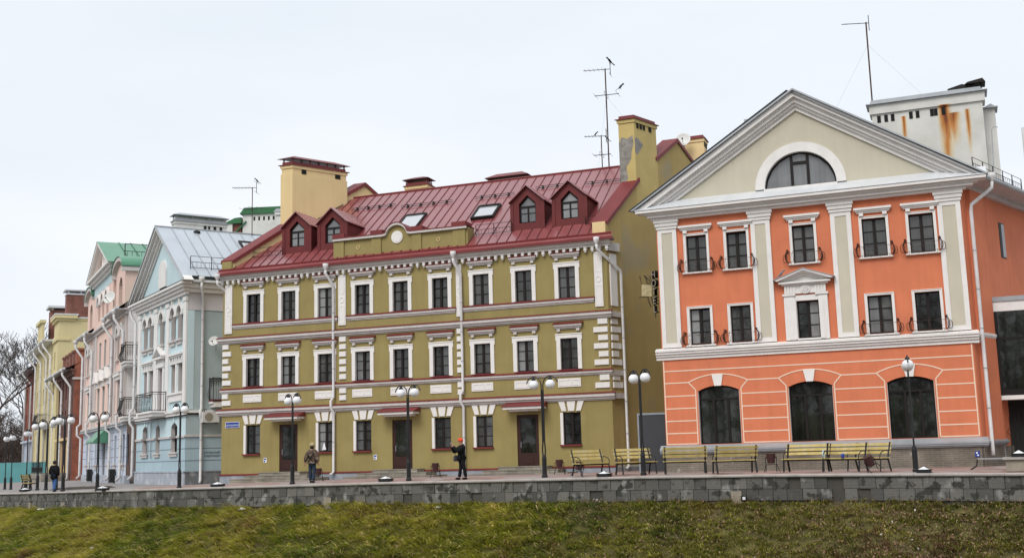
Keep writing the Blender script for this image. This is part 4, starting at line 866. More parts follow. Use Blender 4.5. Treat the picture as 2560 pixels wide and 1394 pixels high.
def rustmat():
    t = RUST.node_tree; n = t.nodes; l = t.links; b = n['Principled BSDF']; b.inputs['Roughness'].default_value = .85; tc = n.new('ShaderNodeTexCoord')
    sep = n.new('ShaderNodeSeparateXYZ'); l.new(tc.outputs['Object'], sep.inputs[0])
    def math_(op, a, b_=None):
        x = n.new('ShaderNodeMath'); x.operation = op
        for i, v in enumerate((a, b_)):
            if v is None: continue
            if isinstance(v, (int, float)): x.inputs[i].default_value = v
            else: l.new(v, x.inputs[i])
        x.use_clamp = op == 'CLAMP'; return x.outputs[0]
    nz_ = n.new('ShaderNodeTexNoise'); nz_.inputs['Scale'].default_value = 1; nz_.inputs['Detail'].default_value = 6; mp = n.new('ShaderNodeMapping'); mp.inputs['Scale'].default_value = (2.6, 2.6, .5); l.new(tc.outputs['Object'], mp.inputs[0]); l.new(mp.outputs[0], nz_.inputs['Vector'])
    def run(x0, w_, ztop, ln):
        d = math_('ABSOLUTE', math_('SUBTRACT', sep.outputs[0], x0)); fall = math_('SUBTRACT', 1, math_('DIVIDE', d, w_))
        v = math_('SUBTRACT', 1, math_('DIVIDE', math_('SUBTRACT', ztop, sep.outputs[2]), ln)); top = math_('LESS_THAN', sep.outputs[2], ztop)
        f = math_('MULTIPLY', math_('MAXIMUM', fall, 0), math_('MULTIPLY', math_('MAXIMUM', v, 0), top)); return math_('MULTIPLY', f, math_('ADD', .12, math_('MULTIPLY', nz_.outputs[0], 1.35)))
    tot = run(14.6, .48, 19.5, 7.5)
    for a in ((15.0, .55, 19.0, 2.4), (15.75, .20, 19.1, 3.2), (12.45, .20, 19.15, 2.6)): tot = math_('MAXIMUM', tot, run(*a))
    r = n.new('ShaderNodeValToRGB'); e = r.color_ramp.elements; e[0].position = .10; e[0].color = (.62, .61, .57, 1); e[1].position = .85; e[1].color = (.10, .030, .012, 1)
    for p, c in ((.28, (.60, .50, .34, 1)), (.48, (.50, .22, .06, 1)), (.66, (.30, .09, .02, 1))): q = e.new(p); q.color = c
    l.new(tot, r.inputs[0])
    n2 = n.new('ShaderNodeTexNoise'); n2.inputs['Scale'].default_value = .9; n2.inputs['Detail'].default_value = 5; l.new(tc.outputs['Object'], n2.inputs['Vector']); r2 = n.new('ShaderNodeValToRGB'); r2.color_ramp.elements[0].position = .3; r2.color_ramp.elements[1].position = .7; r2.color_ramp.elements[0].color = (.80, .80, .78, 1); l.new(n2.outputs[0], r2.inputs[0])
    x = n.new('ShaderNodeMix'); x.data_type = 'RGBA'; x.blend_type = 'MULTIPLY'; x.inputs[0].default_value = 1; l.new(r.outputs[0], x.inputs[6]); l.new(r2.outputs[0], x.inputs[7]); l.new(x.outputs[2], b.inputs['Base Color'])
rustmat()
m = MB(); m.box(10.78, 16.55, 8, 9.0, 10, 20.0); m.box(10.66, 16.70, 7.88, 9.1, 19.45, 19.98); c = m.build('chimney', RUST, PH)
m = MB(); m.box(10.5, 16.85, 7.72, 9.25, 19.985, 20.03); m.prism([(10.7, 20.03), (16.6, 20.03), (16.5, 20.24), (10.8, 20.24)], 'y', 7.85, 9.1); m.build('chimney_cap', GREYM, c)
for x in (11.05, 11.43, 11.78, 12.75, 13.1, 13.85, 14.05, 14.45): m = MB(); m.box(x, x+.19, 7.97, 8.05, 18.95, 19.35); m.build('flue_opening', BLACK, c)
m = MB(); m.prism([(14.85, 20.40), (15.35, 20.24), (16.2, 20.24), (16.1, 20.42), (15.6, 20.58)], 'y', 8.1, 8.9); m.prism([(15.75, 20.50), (16.8, 20.50), (16.66, 20.72), (15.9, 20.60)], 'y', 7.9, 9.0); m.box(16.1, 16.25, 8.1, 8.3, 20.2, 20.6); m.box(16.5, 16.6, 8.1, 8.3, 20.2, 20.6); m.build('flue_cowl', FRAME, c)
m = MB(); m.box(16.62, 17.2, 9.2, 10.2, 10, 19.3); c = m.build('chimney', CHIMW, PH); m = MB(); m.box(16.5, 17.35, 9.0, 10.3, 19.3, 19.36); m.prism([(16.62, 19.36), (17.25, 19.36), (17.0, 19.55)], 'y', 9.1, 10.2); m.build('chimney_cap', GREYM, c)
m = MB(); m.box(3.75, 4.6, 8, 9, 15, 20.0); c = m.build('chimney', CHIMW, PH); m = MB(); m.box(3.62, 4.7, 7.9, 9.1, 20.0, 20.16); m.build('chimney_cap', GREYM, c)
roof_rail(PH, [(15.55+0, -.2, 13.82), (15.55+PK*6, 6, 13.82)], .62, 5, IRON, .016)
m = MB(); m.tube([(16.62, 5, 13.5), (16.75, 5, 17.0), (16.85, 5, 17.15), (17.05, 5, 17.08)], .025, 6); m.build('vent_pole', GREYM, PH)
drainpipe(PH, [(16.32, .25, 13.25), (16.30, .22, 12.95), (15.35, .30, 12.25), (15.30, .34, 11.9), (15.30, .34, .75), (15.30, .30, .45)], .09)
# grey door in the alley
g_ = thing('alley_gate', 'plain dark grey metal gate closing the alley beside the orange house', 'gate', (6.55, 60, -.05), R(-18))
m = MB(); m.box(0, 1.9, -.03, .03, .05, 3.0); m.build('gate_leaf', mat('dark grey gate paint', (.045, .047, .055), .6, .1), g_); m = MB(); m.box(-.08, 0, -.06, .06, 0, 3.1); m.box(1.9, 1.98, -.06, .06, 0, 3.1); m.box(0, 1.9, -.06, .06, 3.0, 3.1); m.build('gate_frame', PLINTH, g_)
# glazed annexe
AN = thing('glazed_annexe', 'dark glass annexe with white bands at the right edge, beside the orange house', 'building', L2W(PH, (15.75, 2.25, 0)), PH.rotation_euler[2])
m = MB(); m.box(0, 9, 0, 6, 7.27, 7.75); m.box(0, 9, -.03, 6, 3.02, 3.22); m.build('fascia', WHITE, AN); m = MB(); m.box(-.03, 9, -.06, 6, 7.75, 7.97); m.build('roof_edge', GREYM, AN)
m = MB(); m.box(.02, 9, .06, 5.9, 3.22, 7.27); m.build('glazing', GLASSD, AN); m = MB(); m.box(.0, .32, .0, .3, 3.22, 7.27); m.box(.32, 9, .0, .1, 3.22, 3.5); m.box(.32, 9, .02, .1, 5.9, 6.0); m.box(3.5, 3.65, .02, .1, 3.5, 7.27); m.build('mullion', FRAME, AN)
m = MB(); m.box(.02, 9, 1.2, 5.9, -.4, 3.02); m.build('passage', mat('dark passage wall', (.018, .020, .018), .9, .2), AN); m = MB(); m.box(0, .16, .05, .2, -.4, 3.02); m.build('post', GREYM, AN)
m = MB()
for i in range(12): x = .45+i*.22; m.bar((x, .6, -.1), (x, .6, 2.2+.35*math.sin(i*.45)), .014)
for i in range(5): x = .5+i*.5; m.tube([(x+.17*math.cos(t), .6, 1.5+.17*math.sin(t)) for t in [k*.6 for k in range(11)]], .012, 4)
m.bar((.3, .6, .2), (3.2, .6, .2), .016); m.build('iron_gate', IRON, AN)
ds = thing('dish_post', 'slim pale roof post rising at the right edge behind the orange house', 'post', L2W(PH, (18.25, 5, 10))); m = MB(); m.tube([(0, 0, -2), (0, 0, 6.9)], .11, 10); m.build('shaft', PIPE, ds)

# ================================================================== blue house
BH = house('blue_house', 'pale blue gabled house with silver seam roof and iron balcony, left of the olive house', -30.716, 91.172, -23.49, 80.107)
BL = 13.216
B1 = [(2.62, 1.55), (6.15, 1.1), (10.42, 1.55)]; B2 = [(2.45, 1.0), (4.0, 1.0), (6.9, 1.15), (9.95, 1.0), (11.65, 1.0)]; B3 = [(2.15, 1.15), (3.80, 1.15), (6.80, 1.2), (9.75, 1.15), (11.45, 1.15)]
holes = [(c-d/2, c+d/2, 1.90, 4.0, .32) for c, d in B1]+[(c-d/2, c+d/2, 6.25 if i != 2 else 5.0, 8.28) for i, (c, d) in enumerate(B2)]+[(c-d/2, c+d/2, 10.08, 12.55, d/2) for c, d in B3]
RVB = []; m = MB(); m.wall(0, BL, 2.9, 13.5, [h for h in holes if h[2] > 4.5]+[(h[0], h[1], 2.9, 4.0, .32) for h in holes if h[2] < 4.5], 0, .38, RVB); m.build('front_wall', BLUE, BH)
m = MB(); m.wall(0, BL, .4, 2.9, [(c-d/2, c+d/2, 1.90, 2.9) for c, d in B1], 0, .38, RVB); m.build('lower_wall', BLUEL, BH); [q.build('window_reveal', TRIMP, BH) for q in RVB]
m = MB(); m.box(-.06, BL+.06, -.10, .3, -1.6, .42); m.box(-.1, BL+.1, -.14, .0, .42, .52); m.build('plinth', GPLI, BH)
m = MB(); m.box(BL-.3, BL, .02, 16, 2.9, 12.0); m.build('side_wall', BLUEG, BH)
m = MB(); m.box(BL-.3, BL, .02, 16, .4, 2.9); m.build('lower_wall', BLUEL, BH)
m = MB(); m.box(BL-.3, BL+.004, .02, 16, 12.0, 13.6); m.build('side_wall', LILAC, BH)
m = MB(); m.box(BL-.2, BL+.07, -.0, 16, -1.6, .42); m.box(BL, BL+.10, -.14, 16, .42, .50); m.build('plinth', mat('dark stained plinth', (.17, .18, .19), .9, .2, .8, .2, (.42, .41, .40), .6, 1.6), BH)
m = MB(); m.box(0, .3, .02, 16, -1, 13.5); m.build('side_wall', BLUEG, BH)
m = MB()
for z in (1.25, 2.1): 
    xs_ = [0]+[v for c, d in B1 for v in (c-d/2, c+d/2)]+[BL]
    if z < 1.9: m.box(0, BL, -.006, .01, z-.03, z+.03)
    else:
        for i in range(0, 8, 2): m.box(xs_[i], xs_[i+1], -.006, .01, z-.03, z+.03)
for z in (1.25, 2.1): m.box(BL-.01, BL+.006, .03, 16, z-.03, z+.03)
m.box(BL-.01, BL+.012, .03, 16, 11.96, 12.03)
m.build('joint_lines', mat('dark joint', (.16, .20, .23), .9), BH)
m = MB(); m.box(-.1, BL+.12, -.14, .02, 4.50, 4.72); m.box(-.15, BL+.2, -.24, .02, 4.72, 4.86); m.box(BL, BL+.14, .02, 16, 4.62, 4.80); m.build('string_course', WHITE, BH)
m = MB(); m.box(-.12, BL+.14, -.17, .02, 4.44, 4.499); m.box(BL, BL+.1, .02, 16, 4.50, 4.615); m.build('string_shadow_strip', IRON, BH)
m = MB()
for a, b in zip([0]+[c+d/2 for c, d in B1], [c-d/2 for c, d in B1]+[BL]): m.box(a, b, -.12, .02, 2.90, 3.06)
m.box(BL, BL+.10, -.12, 16, 2.93, 3.06); m.build('ledge', TRIMP, BH)
for a, b in ((.25, .95), (4.95, 5.75), (8.15, 8.90), (12.55, 13.2)):
    m = MB(); m.box(a, b, -.12, .01, 4.9, 12.7); m.box(a-.06, b+.06, -.18, .01, 12.7, 13.0); m.build('pilaster', WHITE, BH)
m = MB(); m.box(BL, BL+.02, .02, .5, 4.9, 12.0); m.build('pilaster', BLUE, BH)
m = MB(); m.box(-.15, BL+.2, -.25, .02, 13.15, 13.40); m.box(-.3, BL+.36, -.42, .02, 13.40, 13.62); m.box(-.55, BL+.6, -.6, .02, 13.62, 13.82); m.box(-.8, BL+.85, -.75, .02, 13.82, 14.0)
m.box(BL, BL+.28, .02, 16, 13.30, 13.60); m.box(BL, BL+.5, .02, 16, 13.60, 13.95); m.build('cornice', WHITE, BH)
m = MB(); m.prism([(-.78, 14.004), (-.78, 14.03), (.0, 14.12), (.0, 14.004)], 'x', -.82, BL+.87); m.build('cornice_flashing', FRAME, BH)
BAX, BAZ = 6.85, 19.25; BS = (BAZ-14.05)/(BL/2+1.05)
m = MB(); m.prism([(0, 13.5), (BL, 13.5), (BL, 14.2), (BAX, BAZ-.15), (0, 14.2)], 'y', .003, .3); m.build('tympanum', BLUE, BH)
m = MB()
for o0, o1, y in ((.0, .26, -.72), (.26, .48, -.5), (.48, .72, -.28), (.72, .92, -.13)):
    for s in (-1, 1): m.add([(BAX+s*xx, yy, zz) for yy in (y, .0) for xx, zz in ((0, BAZ-o1), ((BAZ-o1-14.02)/BS, 14.02), ((BAZ-o0-14.02)/BS, 14.02), (0, BAZ-o0))], [(0, 1, 2, 3), (0, 1, 5, 4), (2, 3, 7, 6), (1, 2, 6, 5)])
m.build('raking_cornice', WHITE, BH)
m = MB()
for o, y in ((.0, -.10), (.18, -.06)):
    m.prism([(BAX-.95+o, 14.5), (BAX+.95-o, 14.5), *[(BAX+(.95-o)*math.cos(t), 15.7+(.95-o)*math.sin(t)) for t in [math.pi*i/12 for i in range(13)]]], 'y', y-.03, .0)
m.build('gable_niche_trim', WHITE, BH); m = MB(); m.prism(outline(BAX-.5, BAX+.5, 14.7, 16.35, .5), 'y', -.10, -.091); m.build('gable_niche', CONC, BH)
m = MB(); sm_ = MB(); y0, y1 = -.78, 16.5
for s, xe in ((-1, -.95), (1, BL+.75)):
    d = abs(xe-BAX); m.add([(BAX, y0, BAZ+.03), (xe, y0, BAZ-BS*d), (xe, y1, BAZ-BS*d), (BAX, y1, BAZ+.03)], [(0, 1, 2, 3)])
    y = .5
    while y < y1: sm_.add([(BAX, y-.02, BAZ), (xe, y-.02, BAZ-BS*d), (xe, y-.02, BAZ-BS*d+.07), (BAX, y-.02, BAZ+.09), (BAX, y+.02, BAZ), (xe, y+.02, BAZ-BS*d), (xe, y+.02, BAZ-BS*d+.07), (BAX, y+.02, BAZ+.09)], [(0, 1, 2, 3), (4, 5, 6, 7), (3, 2, 6, 7)]); y += .92
ro = m.build('roof', SILVER, BH); sm_.build('roof_seams', GREYM, ro); m = MB(); m.tube([(BAX, y0, BAZ+.06), (BAX, y1, BAZ+.06)], .07, 6)
for s in (-1, 1): m.add([(BAX+s*xx, yy, zz) for yy in (-.80, -.70) for xx, zz in ((0, BAZ-.06), (7.6, BAZ-BS*7.6-.06), (7.6, BAZ-BS*7.6+.05), (0, BAZ+.07))], [(0, 1, 2, 3), (4, 5, 6, 7), (2, 3, 7, 6)])
m.build('ridge_cap', GREYM, ro)
m = MB()
for ya, yb in ((.1, 3.0), (3.3, 9)): m.box(BL+.62, BL+.82, ya, yb, 13.96, 14.14)
m.build('gutter', ZINCL, BH)
m = MB(); ym, zc_ = 5.6, 0
def bz(x): return BAZ-BS*(x-BAX)
def bsl(xa, xb, ya, yb, d): return [(xa, ya, bz(xa)+d), (xb, ya, bz(xb)+d), (xb, yb, bz(xb)+d), (xa, yb, bz(xa)+d)]
for a in ((8.3, 8.5, 5.4, 7.2), (9.9, 10.1, 5.4, 7.2), (8.5, 9.9, 5.4, 5.55), (8.5, 9.9, 7.05, 7.2)): m.add(bsl(*a, .0)+bsl(*a, .16), [(0, 1, 2, 3), (4, 5, 6, 7), (0, 1, 5, 4), (1, 2, 6, 5), (2, 3, 7, 6), (3, 0, 4, 7)])
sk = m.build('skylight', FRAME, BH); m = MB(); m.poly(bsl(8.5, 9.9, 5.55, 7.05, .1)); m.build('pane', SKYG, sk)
roof_rail(BH, [(BL-.2, .2, bz(BL-.2)), (BL-.2, 8, bz(BL-.2))], .95, 5, IRON, .02)
for i, (c, d) in enumerate(B1):
    w_ = window(BH, c, 1.90, d, 2.1, .32, 'tall', GLASS, .30); m = MB(); m.box(-d/2-.25, d/2+.25, -.5, -.29, -.12, 0); m.box(-d/2-.12, d/2+.12, -.42, -.29, -.32, -.12); m.build('window_sill', TRIMP, w_)
    m = MB(); m.prism([(c-.12, 4.05), (c+.12, 4.05), (c+.2, 4.42), (c-.2, 4.42)], 'y', -.06, .01); m.build('keystone', BLUE, BH)
for i, (c, d) in enumerate(B2):
    w_ = window(BH, c, 6.25 if i != 2 else 5.0, d, 2.03 if i != 2 else 3.28, 0, 'tall', GLASS, .30)
for a, b in ((1.75, 4.70), (9.25, 12.35)):
    m = MB(); m.box(a-.1, b+.1, -.28, .01, 8.92, 9.06); m.box(a, b, -.18, .01, 8.80, 8.92)
    for x in (a+.05, a+.75, (a+b)/2-.2, (a+b)/2+.2, b-.75, b-.05): m.box(x-.09, x+.09, -.13, .01, 8.30, 8.80)
    m.box(a, b, -.09, .01, 8.32, 8.42); m.box((a+b)/2-.18, (a+b)/2+.18, -.08, .01, 6.25, 8.3); m.build('window_hood', WHITE, BH)
m = MB(); m.box(8.95, 12.55, -.22, .01, 6.05, 6.2); m.box(9.1, 12.45, -.12, .01, 5.55, 6.05); m.build('window_sill', WHITE, BH)
m = MB(); c = 6.9; m.box(c-.95, c-.58, -.14, .01, 5.0, 8.6); m.box(c+.58, c+.95, -.14, .01, 5.0, 8.6); m.box(c-1.0, c+1.0, -.2, .01, 8.32, 8.62); m.box(c-.9, c+.9, -.12, .01, 8.62, 8.95); m.box(c-1.15, c+1.15, -.42, .01, 8.95, 9.1)
for s in (-1, 1): m.add([(c+s*xx, yy, zz) for yy in (-.46, .01) for xx, zz in ((0, 9.75), (1.2, 9.1), (1.2, 9.2), (0, 9.92))], [(0, 1, 2, 3), (0, 1, 5, 4), (2, 3, 7, 6), (1, 2, 6, 5)])
m.build('window_aedicule', WHITE, BH)
for i, (c, d) in enumerate(B3):
    w_ = window(BH, c, 10.08, d, 2.47, d/2, 'tall', GLASS, .30); m = MB(); m.box(-d/2-.12, d/2+.12, -.52, -.29, -.14, 0); m.box(-d/2, d/2, -.42, -.29, -.40, -.14); m.build('window_sill', TRIMP, w_)
    m = MB(); n = 10; r0, r1 = d/2+.0, d/2+.26; zc = 12.55-d/2
    for k in range(n):
        a, b = math.pi*k/n, math.pi*(k+1)/n; m.add([(c+r*math.cos(t), y, zc+r*math.sin(t)) for y in (-.16, .01) for r, t in ((r0, a), (r1, a), (r1, b), (r0, b))], [(0, 1, 2, 3), (1, 2, 6, 5), (0, 3, 7, 4), (4, 5, 6, 7)])
    for s in (-1, 1): m.box(c+s*(d/2+.13)-.16, c+s*(d/2+.13)+.16, -.2, .01, zc-.16, zc)
    m.prism([(c-.07, 12.6), (c+.07, 12.6), (c+.11, 13.05), (c-.11, 13.05)], 'y', -.19, .01)
    m.build('arch_hood', WHITE, BH)
def balcony(h, x0, x1, y0, y1, z, ht, slab=WHITE, belly=.22, side=False, base=None):
    # y0 outer face, y1 wall face (local); belly: bars bulge outwards
    m = MB(); m.box(x0-.06, x1+.06, y0-.06, y1, z-.14, z); m.box(x0+.05, x1-.05, y0+.08, y1, z-.38, z-.14); b = m.build('balcony', slab, h)
    r = MB(); P = [(x0, y1, 0), (x0, y0, 0), (x1, y0, 0), (x1, y1, 0)]
    for zz, q in ((.06, .025), (ht*.96, .03), (ht*.86, .018)):
        for a, c_ in zip(P, P[1:]): r.bar((a[0], a[1], z+zz), (c_[0], c_[1], z+zz), q)
    for p in P: r.bar((p[0], p[1], z), (p[0], p[1], z+ht), .03)
    for (a, c_) in zip(P, P[1:]):
        a, c_ = Vector(a), Vector(c_); L_ = (c_-a).length; n = max(2, int(L_/.17)); out_ = Vector((-(c_-a).y, (c_-a).x, 0)).normalized()*-1
        o = Vector(((a.x+c_.x)/2-(x0+x1)/2, (a.y+c_.y)/2-y1, 0)); out_ = out_ if out_.dot(o) > 0 else -out_
        for i in range(1, n):
            p = a.lerp(c_, i/n)+Vector((0, 0, z)); wob = .03*(-1)**i
            r.tube([p+Vector((0, 0, .06)), p+out_*belly*.8+Vector((0, 0, ht*.18)), p+out_*belly+Vector((0, 0, ht*.32)), p+out_*belly*.4+Vector((0, 0, ht*.55)), p+Vector((0, 0, ht*.86))], .011, 4)
    r.build('balcony_railing', IRON, b)
    if base: q = MB(); q.box(x0-.02, x1+.02, y0-.02, y1, z, z+.16); q.build('balcony_base', base, b)
    return b
balcony(BH, 4.35, 8.6, -1.15, -.15, 4.98, 1.45)
balcony(BH, BL+.95, BL+.05, 1.65, 4.4, 5.38, 1.75, WHITE, .2, True, REDM)
drainpipe(BH, [(BL+.74, .75, 13.95), (BL+.74, .75, 13.6), (BL+.16, 1.05, 12.9), (BL+.16, 1.05, 4.95), (BL+.28, .95, 4.75), (BL+.28, .95, 4.35), (BL+.16, 1.05, 4.1), (BL+.16, 1.05, -.1), (BL+.35, .95, -.3)], .10)
drainpipe(BH, [(-.75, -.5, 13.6), (-.75, -.5, 13.2), (-.15, -.25, 12.5), (-.15, -.25, 5.6), (-.25, -.5, 5.2), (-.25, -.5, 4.4), (-.15, -.25, 4.0), (-.15, -.25, .2), (-.3, -.5, -.1)], .11)
m = MB(); m.tube([(3.6, -.1, 1.6), (3.6, -.1, 4.2), (3.4, -.1, 4.35), (2.2, -.1, 4.35)], .035, 6); m.tube([(4.6, -.1, 1.5), (4.6, -.1, 4.4)], .04, 6); m.tube([(.0, -.12, 4.36), (8.2, -.12, 4.36)], .05, 6); m.build('service_pipe', GREYM, BH)
m = MB(); random.seed(3)
for z in (1.72, 1.48):
    x = 1.35
    for k in range(6): m.tube([(BL+.012, x, z), (BL+.012, x+.05, z+.16+random.uniform(-.04, .04)), (BL+.012, x+.13, z+random.uniform(-.02, .06)), (BL+.012, x+.17, z+.15)], .014, 4); x += .20
m.build('graffiti', IRON, BH)
chimney(BH, 0, 4.3, 5.2, 1.3, 5.5, 15, 20.25, CHIMW, GREYM, [(3.6, 3.8), (3.95, 4.1), (4.4, 4.6), (4.9, 5.1)])
m = MB(); m.lathe([(.28, 0), (.28, .12), (.05, .22)], (7.3, 2.4, bz(7.3)), 8); m.build('roof_vent', IRON, ro)

# ================================================================== white house with green capped chimneys, behind
WH = thing('white_house', 'white house behind, its green capped chimney stacks showing over the silver roof', 'house', (-24.6, 100, 0), R(-4))
m = MB(); m.box(-2, 9, 1, 9, -1, 20.5); m.build('wall', CHIMW, WH)
m = MB(); m.box(.15, 3.9, 0, 1.6, 20, 23.35); c = m.build('chimney', CHIMW, WH); m = MB(); m.box(-.05, 4.1, -.2, 1.8, 23.35, 23.5); m.prism([(.0, 23.5), (4.05, 23.5), (3.95, 23.95), (.3, 23.95)], 'y', -.15, 1.7); m.build('chimney_cap', GREEND, c)
for x in (1.15, 1.6, 2.05, 2.5, 2.95): m = MB(); m.box(x, x+.17, -.012, .05, 22.75, 23.1); m.build('flue_opening', BLACK, c)
m = MB(); m.box(3.6, 5.2, -1.0, .6, 19, 23.2); m.box(3.45, 5.35, -1.15, .75, 22.95, 23.2); c = m.build('chimney', CHIMW, WH); m = MB(); m.prism([(3.35, 23.2), (5.45, 23.2), (5.3, 23.5), (3.6, 23.5)], 'y', -1.2, .8); m.build('chimney_cap', GREYM, c)
m = MB(); m.box(-.9, .0, 0, 1.2, 20, 22.55); c = m.build('chimney', BRICKF, WH); m = MB(); m.prism([(-1.6, 22.5), (.1, 22.5), (.1, 23.05), (-.5, 23.0)], 'y', -.3, 1.5); m.build('chimney_cap', GREEND, c)
m = MB(); m.prism([(-.9, 21.2), (.5, 22.6), (.5, 22.75), (-1.05, 21.2)], 'y', -.15, .0); m.build('roof_edge', GREEND, WH)
m = MB(); m.box(-1.3, -.75, -.2, .6, 20, 22.5); m.build('chimney', CHIMW, WH)

# ================================================================== rose house
RH = house('rose_house', 'rose pink house with green roofs, tall arched dormers and a pale lilac ground floor', -45.133, 117.519, -32.2, 93.173)
RLn = 27.568
R1 = [(3.4, 1.1), (9.6, 1.1), (11.4, 1.1), (18.0, 1.1), (21.7, 1.1), (26.2, 1.0)]
R2 = [(3.3, 1.3), (10.3, 1.25), (13.7, 1.25), (17.1, 1.25), (22.6, 1.3)]; R3a = [(2.0, 1.2), (4.0, 1.2), (21.9, 1.2), (24.2, 1.2)]; R3b = [(10.6, 1.25), (13.9, 1.25), (17.3, 1.25)]; R4 = [(11.0, 1.3), (13.7, 1.3), (16.4, 1.3)]
h_ = [(c-d/2, c+d/2, 5.6, 8.35) for c, d in R2]+[(c-d/2, c+d/2, 10.2, 13.0, d/2) for c, d in R3a]+[(c-d/2, c+d/2, 10.2, 12.8) for c, d in R3b]
RVR = []; m = MB(); m.wall(0, 26.6, 4.4, 14.2, h_, 0, .35, RVR); m.build('front_wall', ROSE, RH); [q.build('window_reveal', TRIMP, RH) for q in RVR]
m = MB(); m.wall(0, RLn, .2, 4.4, [(c-d/2, c+d/2, 1.2, 3.6) for c, d in R1]+[(14.0, 15.6, .21, 3.1)], 0, .3); m.build('lower_wall', ROSEL, RH)
m = MB(); m.box(-.05, RLn+.05, -.1, .3, -2.2, .2); m.build('plinth', GPLI, RH)
m = MB()
for z in (1.0, 1.75, 2.5, 3.25, 3.9):
    xs_ = [0]+[v for c, d in R1[:3]+[(14.8, 1.6)]+R1[3:] for v in (c-d/2, c+d/2)]+[RLn]
    if z < 1.2: m.box(0, 14.0, -.006, .01, z-.03, z+.03); m.box(15.6, RLn, -.006, .01, z-.03, z+.03)
    else:
        for i in range(0, len(xs_), 2): m.box(xs_[i], xs_[i+1], -.006, .01, z-.03, z+.03)
m.build('joint_lines', mat('grey joint', (.22, .24, .28), .9), RH)
m = MB(); m.box(-.2, RLn, -.30, .02, 4.40, 4.75); m.box(-.1, 26.6, -.2, .02, 9.0, 9.12); m.build('string_course', TRIMP, RH)
m = MB(); m.tube([(-.2, -.36, 4.35), (RLn, -.36, 4.35)], .06, 6); m.tube([(-.2, -.36, 4.55), (RLn, -.36, 4.55)], .04, 6); m.build('service_pipe', GREYM, RH)
m = MB(); m.box(0, .3, .02, 14, -1, 14.2); m.build('side_wall', ROSE, RH)
m = MB(); m.box(26.6, RLn+6, 1.6, 2.0, -1, 14.2); m.build('recess_wall', LILAC, RH); m = MB(); m.box(26.3, 26.6, .02, 1.6, 4.4, 14.2); m.build('side_wall', WHITE, RH)
for z in (5.0, 9.5): balcony(RH, 26.75, 29.0, -.5, 1.5, z, 1.6)
m = MB(); m.box(-.2, 26.7, -.20, .02, 13.7, 14.0); m.box(-.3, 26.8, -.42, .02, 14.0, 14.2); m.build('cornice', TRIMP, RH)
def eave_roof(x0, x1):
    m = MB(); m.add([(x0, -.85, 14.20), (x1, -.85, 14.20), (x1, 2.5, 16.6), (x0, 2.5, 16.6), (x0, -.85, 14.12), (x1, -.85, 14.12)], [(0, 1, 2, 3), (0, 1, 5, 4)]); o = m.build('roof', GREENR, RH)
    m = MB(); m.tube([(x0, -.9, 14.2), (x1, -.9, 14.2)], .12, 8); m.build('gutter', ZINCL, o); m = MB(); m.box(x0, x1, -.85, .0, 14.05, 14.11); m.build('soffit', TRIMP, o)
eave_roof(-.5, 7.6); eave_roof(19.6, 27.0)
# arched dormer towers
def tower(c, hw, zt):
    m = MB(); m.wall(c-hw, c+hw, 14.2, zt, [(c-.95, c+.95, 14.9, zt-.6, .95)], -.1, .4); m.box(c+hw-.2, c+hw, -.09, 3, 14.2, zt); m.box(c-hw, c-hw+.2, -.09, 3, 14.2, zt)
    arc = [(c+hw*math.cos(t), zt+.9*math.sin(t)) for t in [math.pi*i/12 for i in range(13)]]; m.prism(arc, 'y', -.1, 3); o = m.build('dormer', ROSE, RH)
    m = MB(); P = [(c+(hw+.35)*math.cos(t), zt+.05+1.15*math.sin(t)) for t in [math.pi*i/14 for i in range(15)]]
    for a, b in zip(P, P[1:]): m.add([(a[0], y, a[1]) for y in (-.55, 3.6)]+[(b[0], y, b[1]) for y in (-.55, 3.6)]+[(a[0], y, a[1]-.10) for y in (-.55, 3.6)]+[(b[0], y, b[1]-.10) for y in (-.55, 3.6)], [(0, 1, 3, 2), (4, 5, 7, 6), (0, 2, 6, 4)])
    m.build('dormer_roof', GREENR, o)
    m = MB()
    for k, (dr, y) in enumerate(((.28, -.48), (.14, -.34), (.0, -.22))):
        Q = [(c+(hw+dr)*math.cos(t), zt-.05+(.98+dr*.4)*math.sin(t)) for t in [math.pi*i/14 for i in range(15)]]
        for a, b in zip(Q, Q[1:]): m.add([(a[0], y, a[1]), (b[0], y, b[1]), (b[0], y, b[1]-.3), (a[0], y, a[1]-.3), (a[0], 0, a[1]-.3), (b[0], 0, b[1]-.3)], [(0, 1, 2, 3), (3, 2, 5, 4)])
    m.box(c+hw-.02, c+hw+.28, -.48, 3, zt-.45, zt-.1); m.box(c-hw-.28, c-hw+.02, -.48, 3, zt-.45, zt-.1); m.build('dormer_cornice', TRIMP, o)
    window(o, c, 14.9, 1.9, zt-15.5, .95, 'tall', GLASSD, .18)
tower(4.1, 2.6, 18.0); tower(23.0, 2.6, 18.0)
# central bay with gable
m = MB(); m.wall(7.4, 19.8, 14.2, 18.8, [(c-d/2, c+d/2, 14.8, 17.2, d/2) for c, d in R4], -.25, .4); m.box(7.4, 7.7, -.24, 4, 14.2, 18.8); m.box(19.5, 19.8, -.24, 4, 14.2, 18.8); m.build('central_bay', ROSE, RH)
m = MB(); m.box(7.4, 19.8, -.27, -.0, 17.6, 18.6); m.build('frieze', BLUE, RH)
m = MB(); m.box(7.1, 20.1, -.5, .0, 18.5, 18.75); m.box(6.9, 20.4, -.75, .0, 18.75, 19.0); m.box(6.6, 20.7, -1.0, .0, 19.0, 19.2); m.box(19.8, 20.3, -.25, 8, 18.5, 19.0); m.build('cornice', WHITE, RH)
GX, GZ = 13.6, 22.2; GS = (GZ-19.2)/7.2
m = MB(); m.prism([(7.4, 19.2), (19.8, 19.2), (GX, GZ-.3)], 'y', -.2, .2); m.build('tympanum', ROSE, RH)
m = MB()
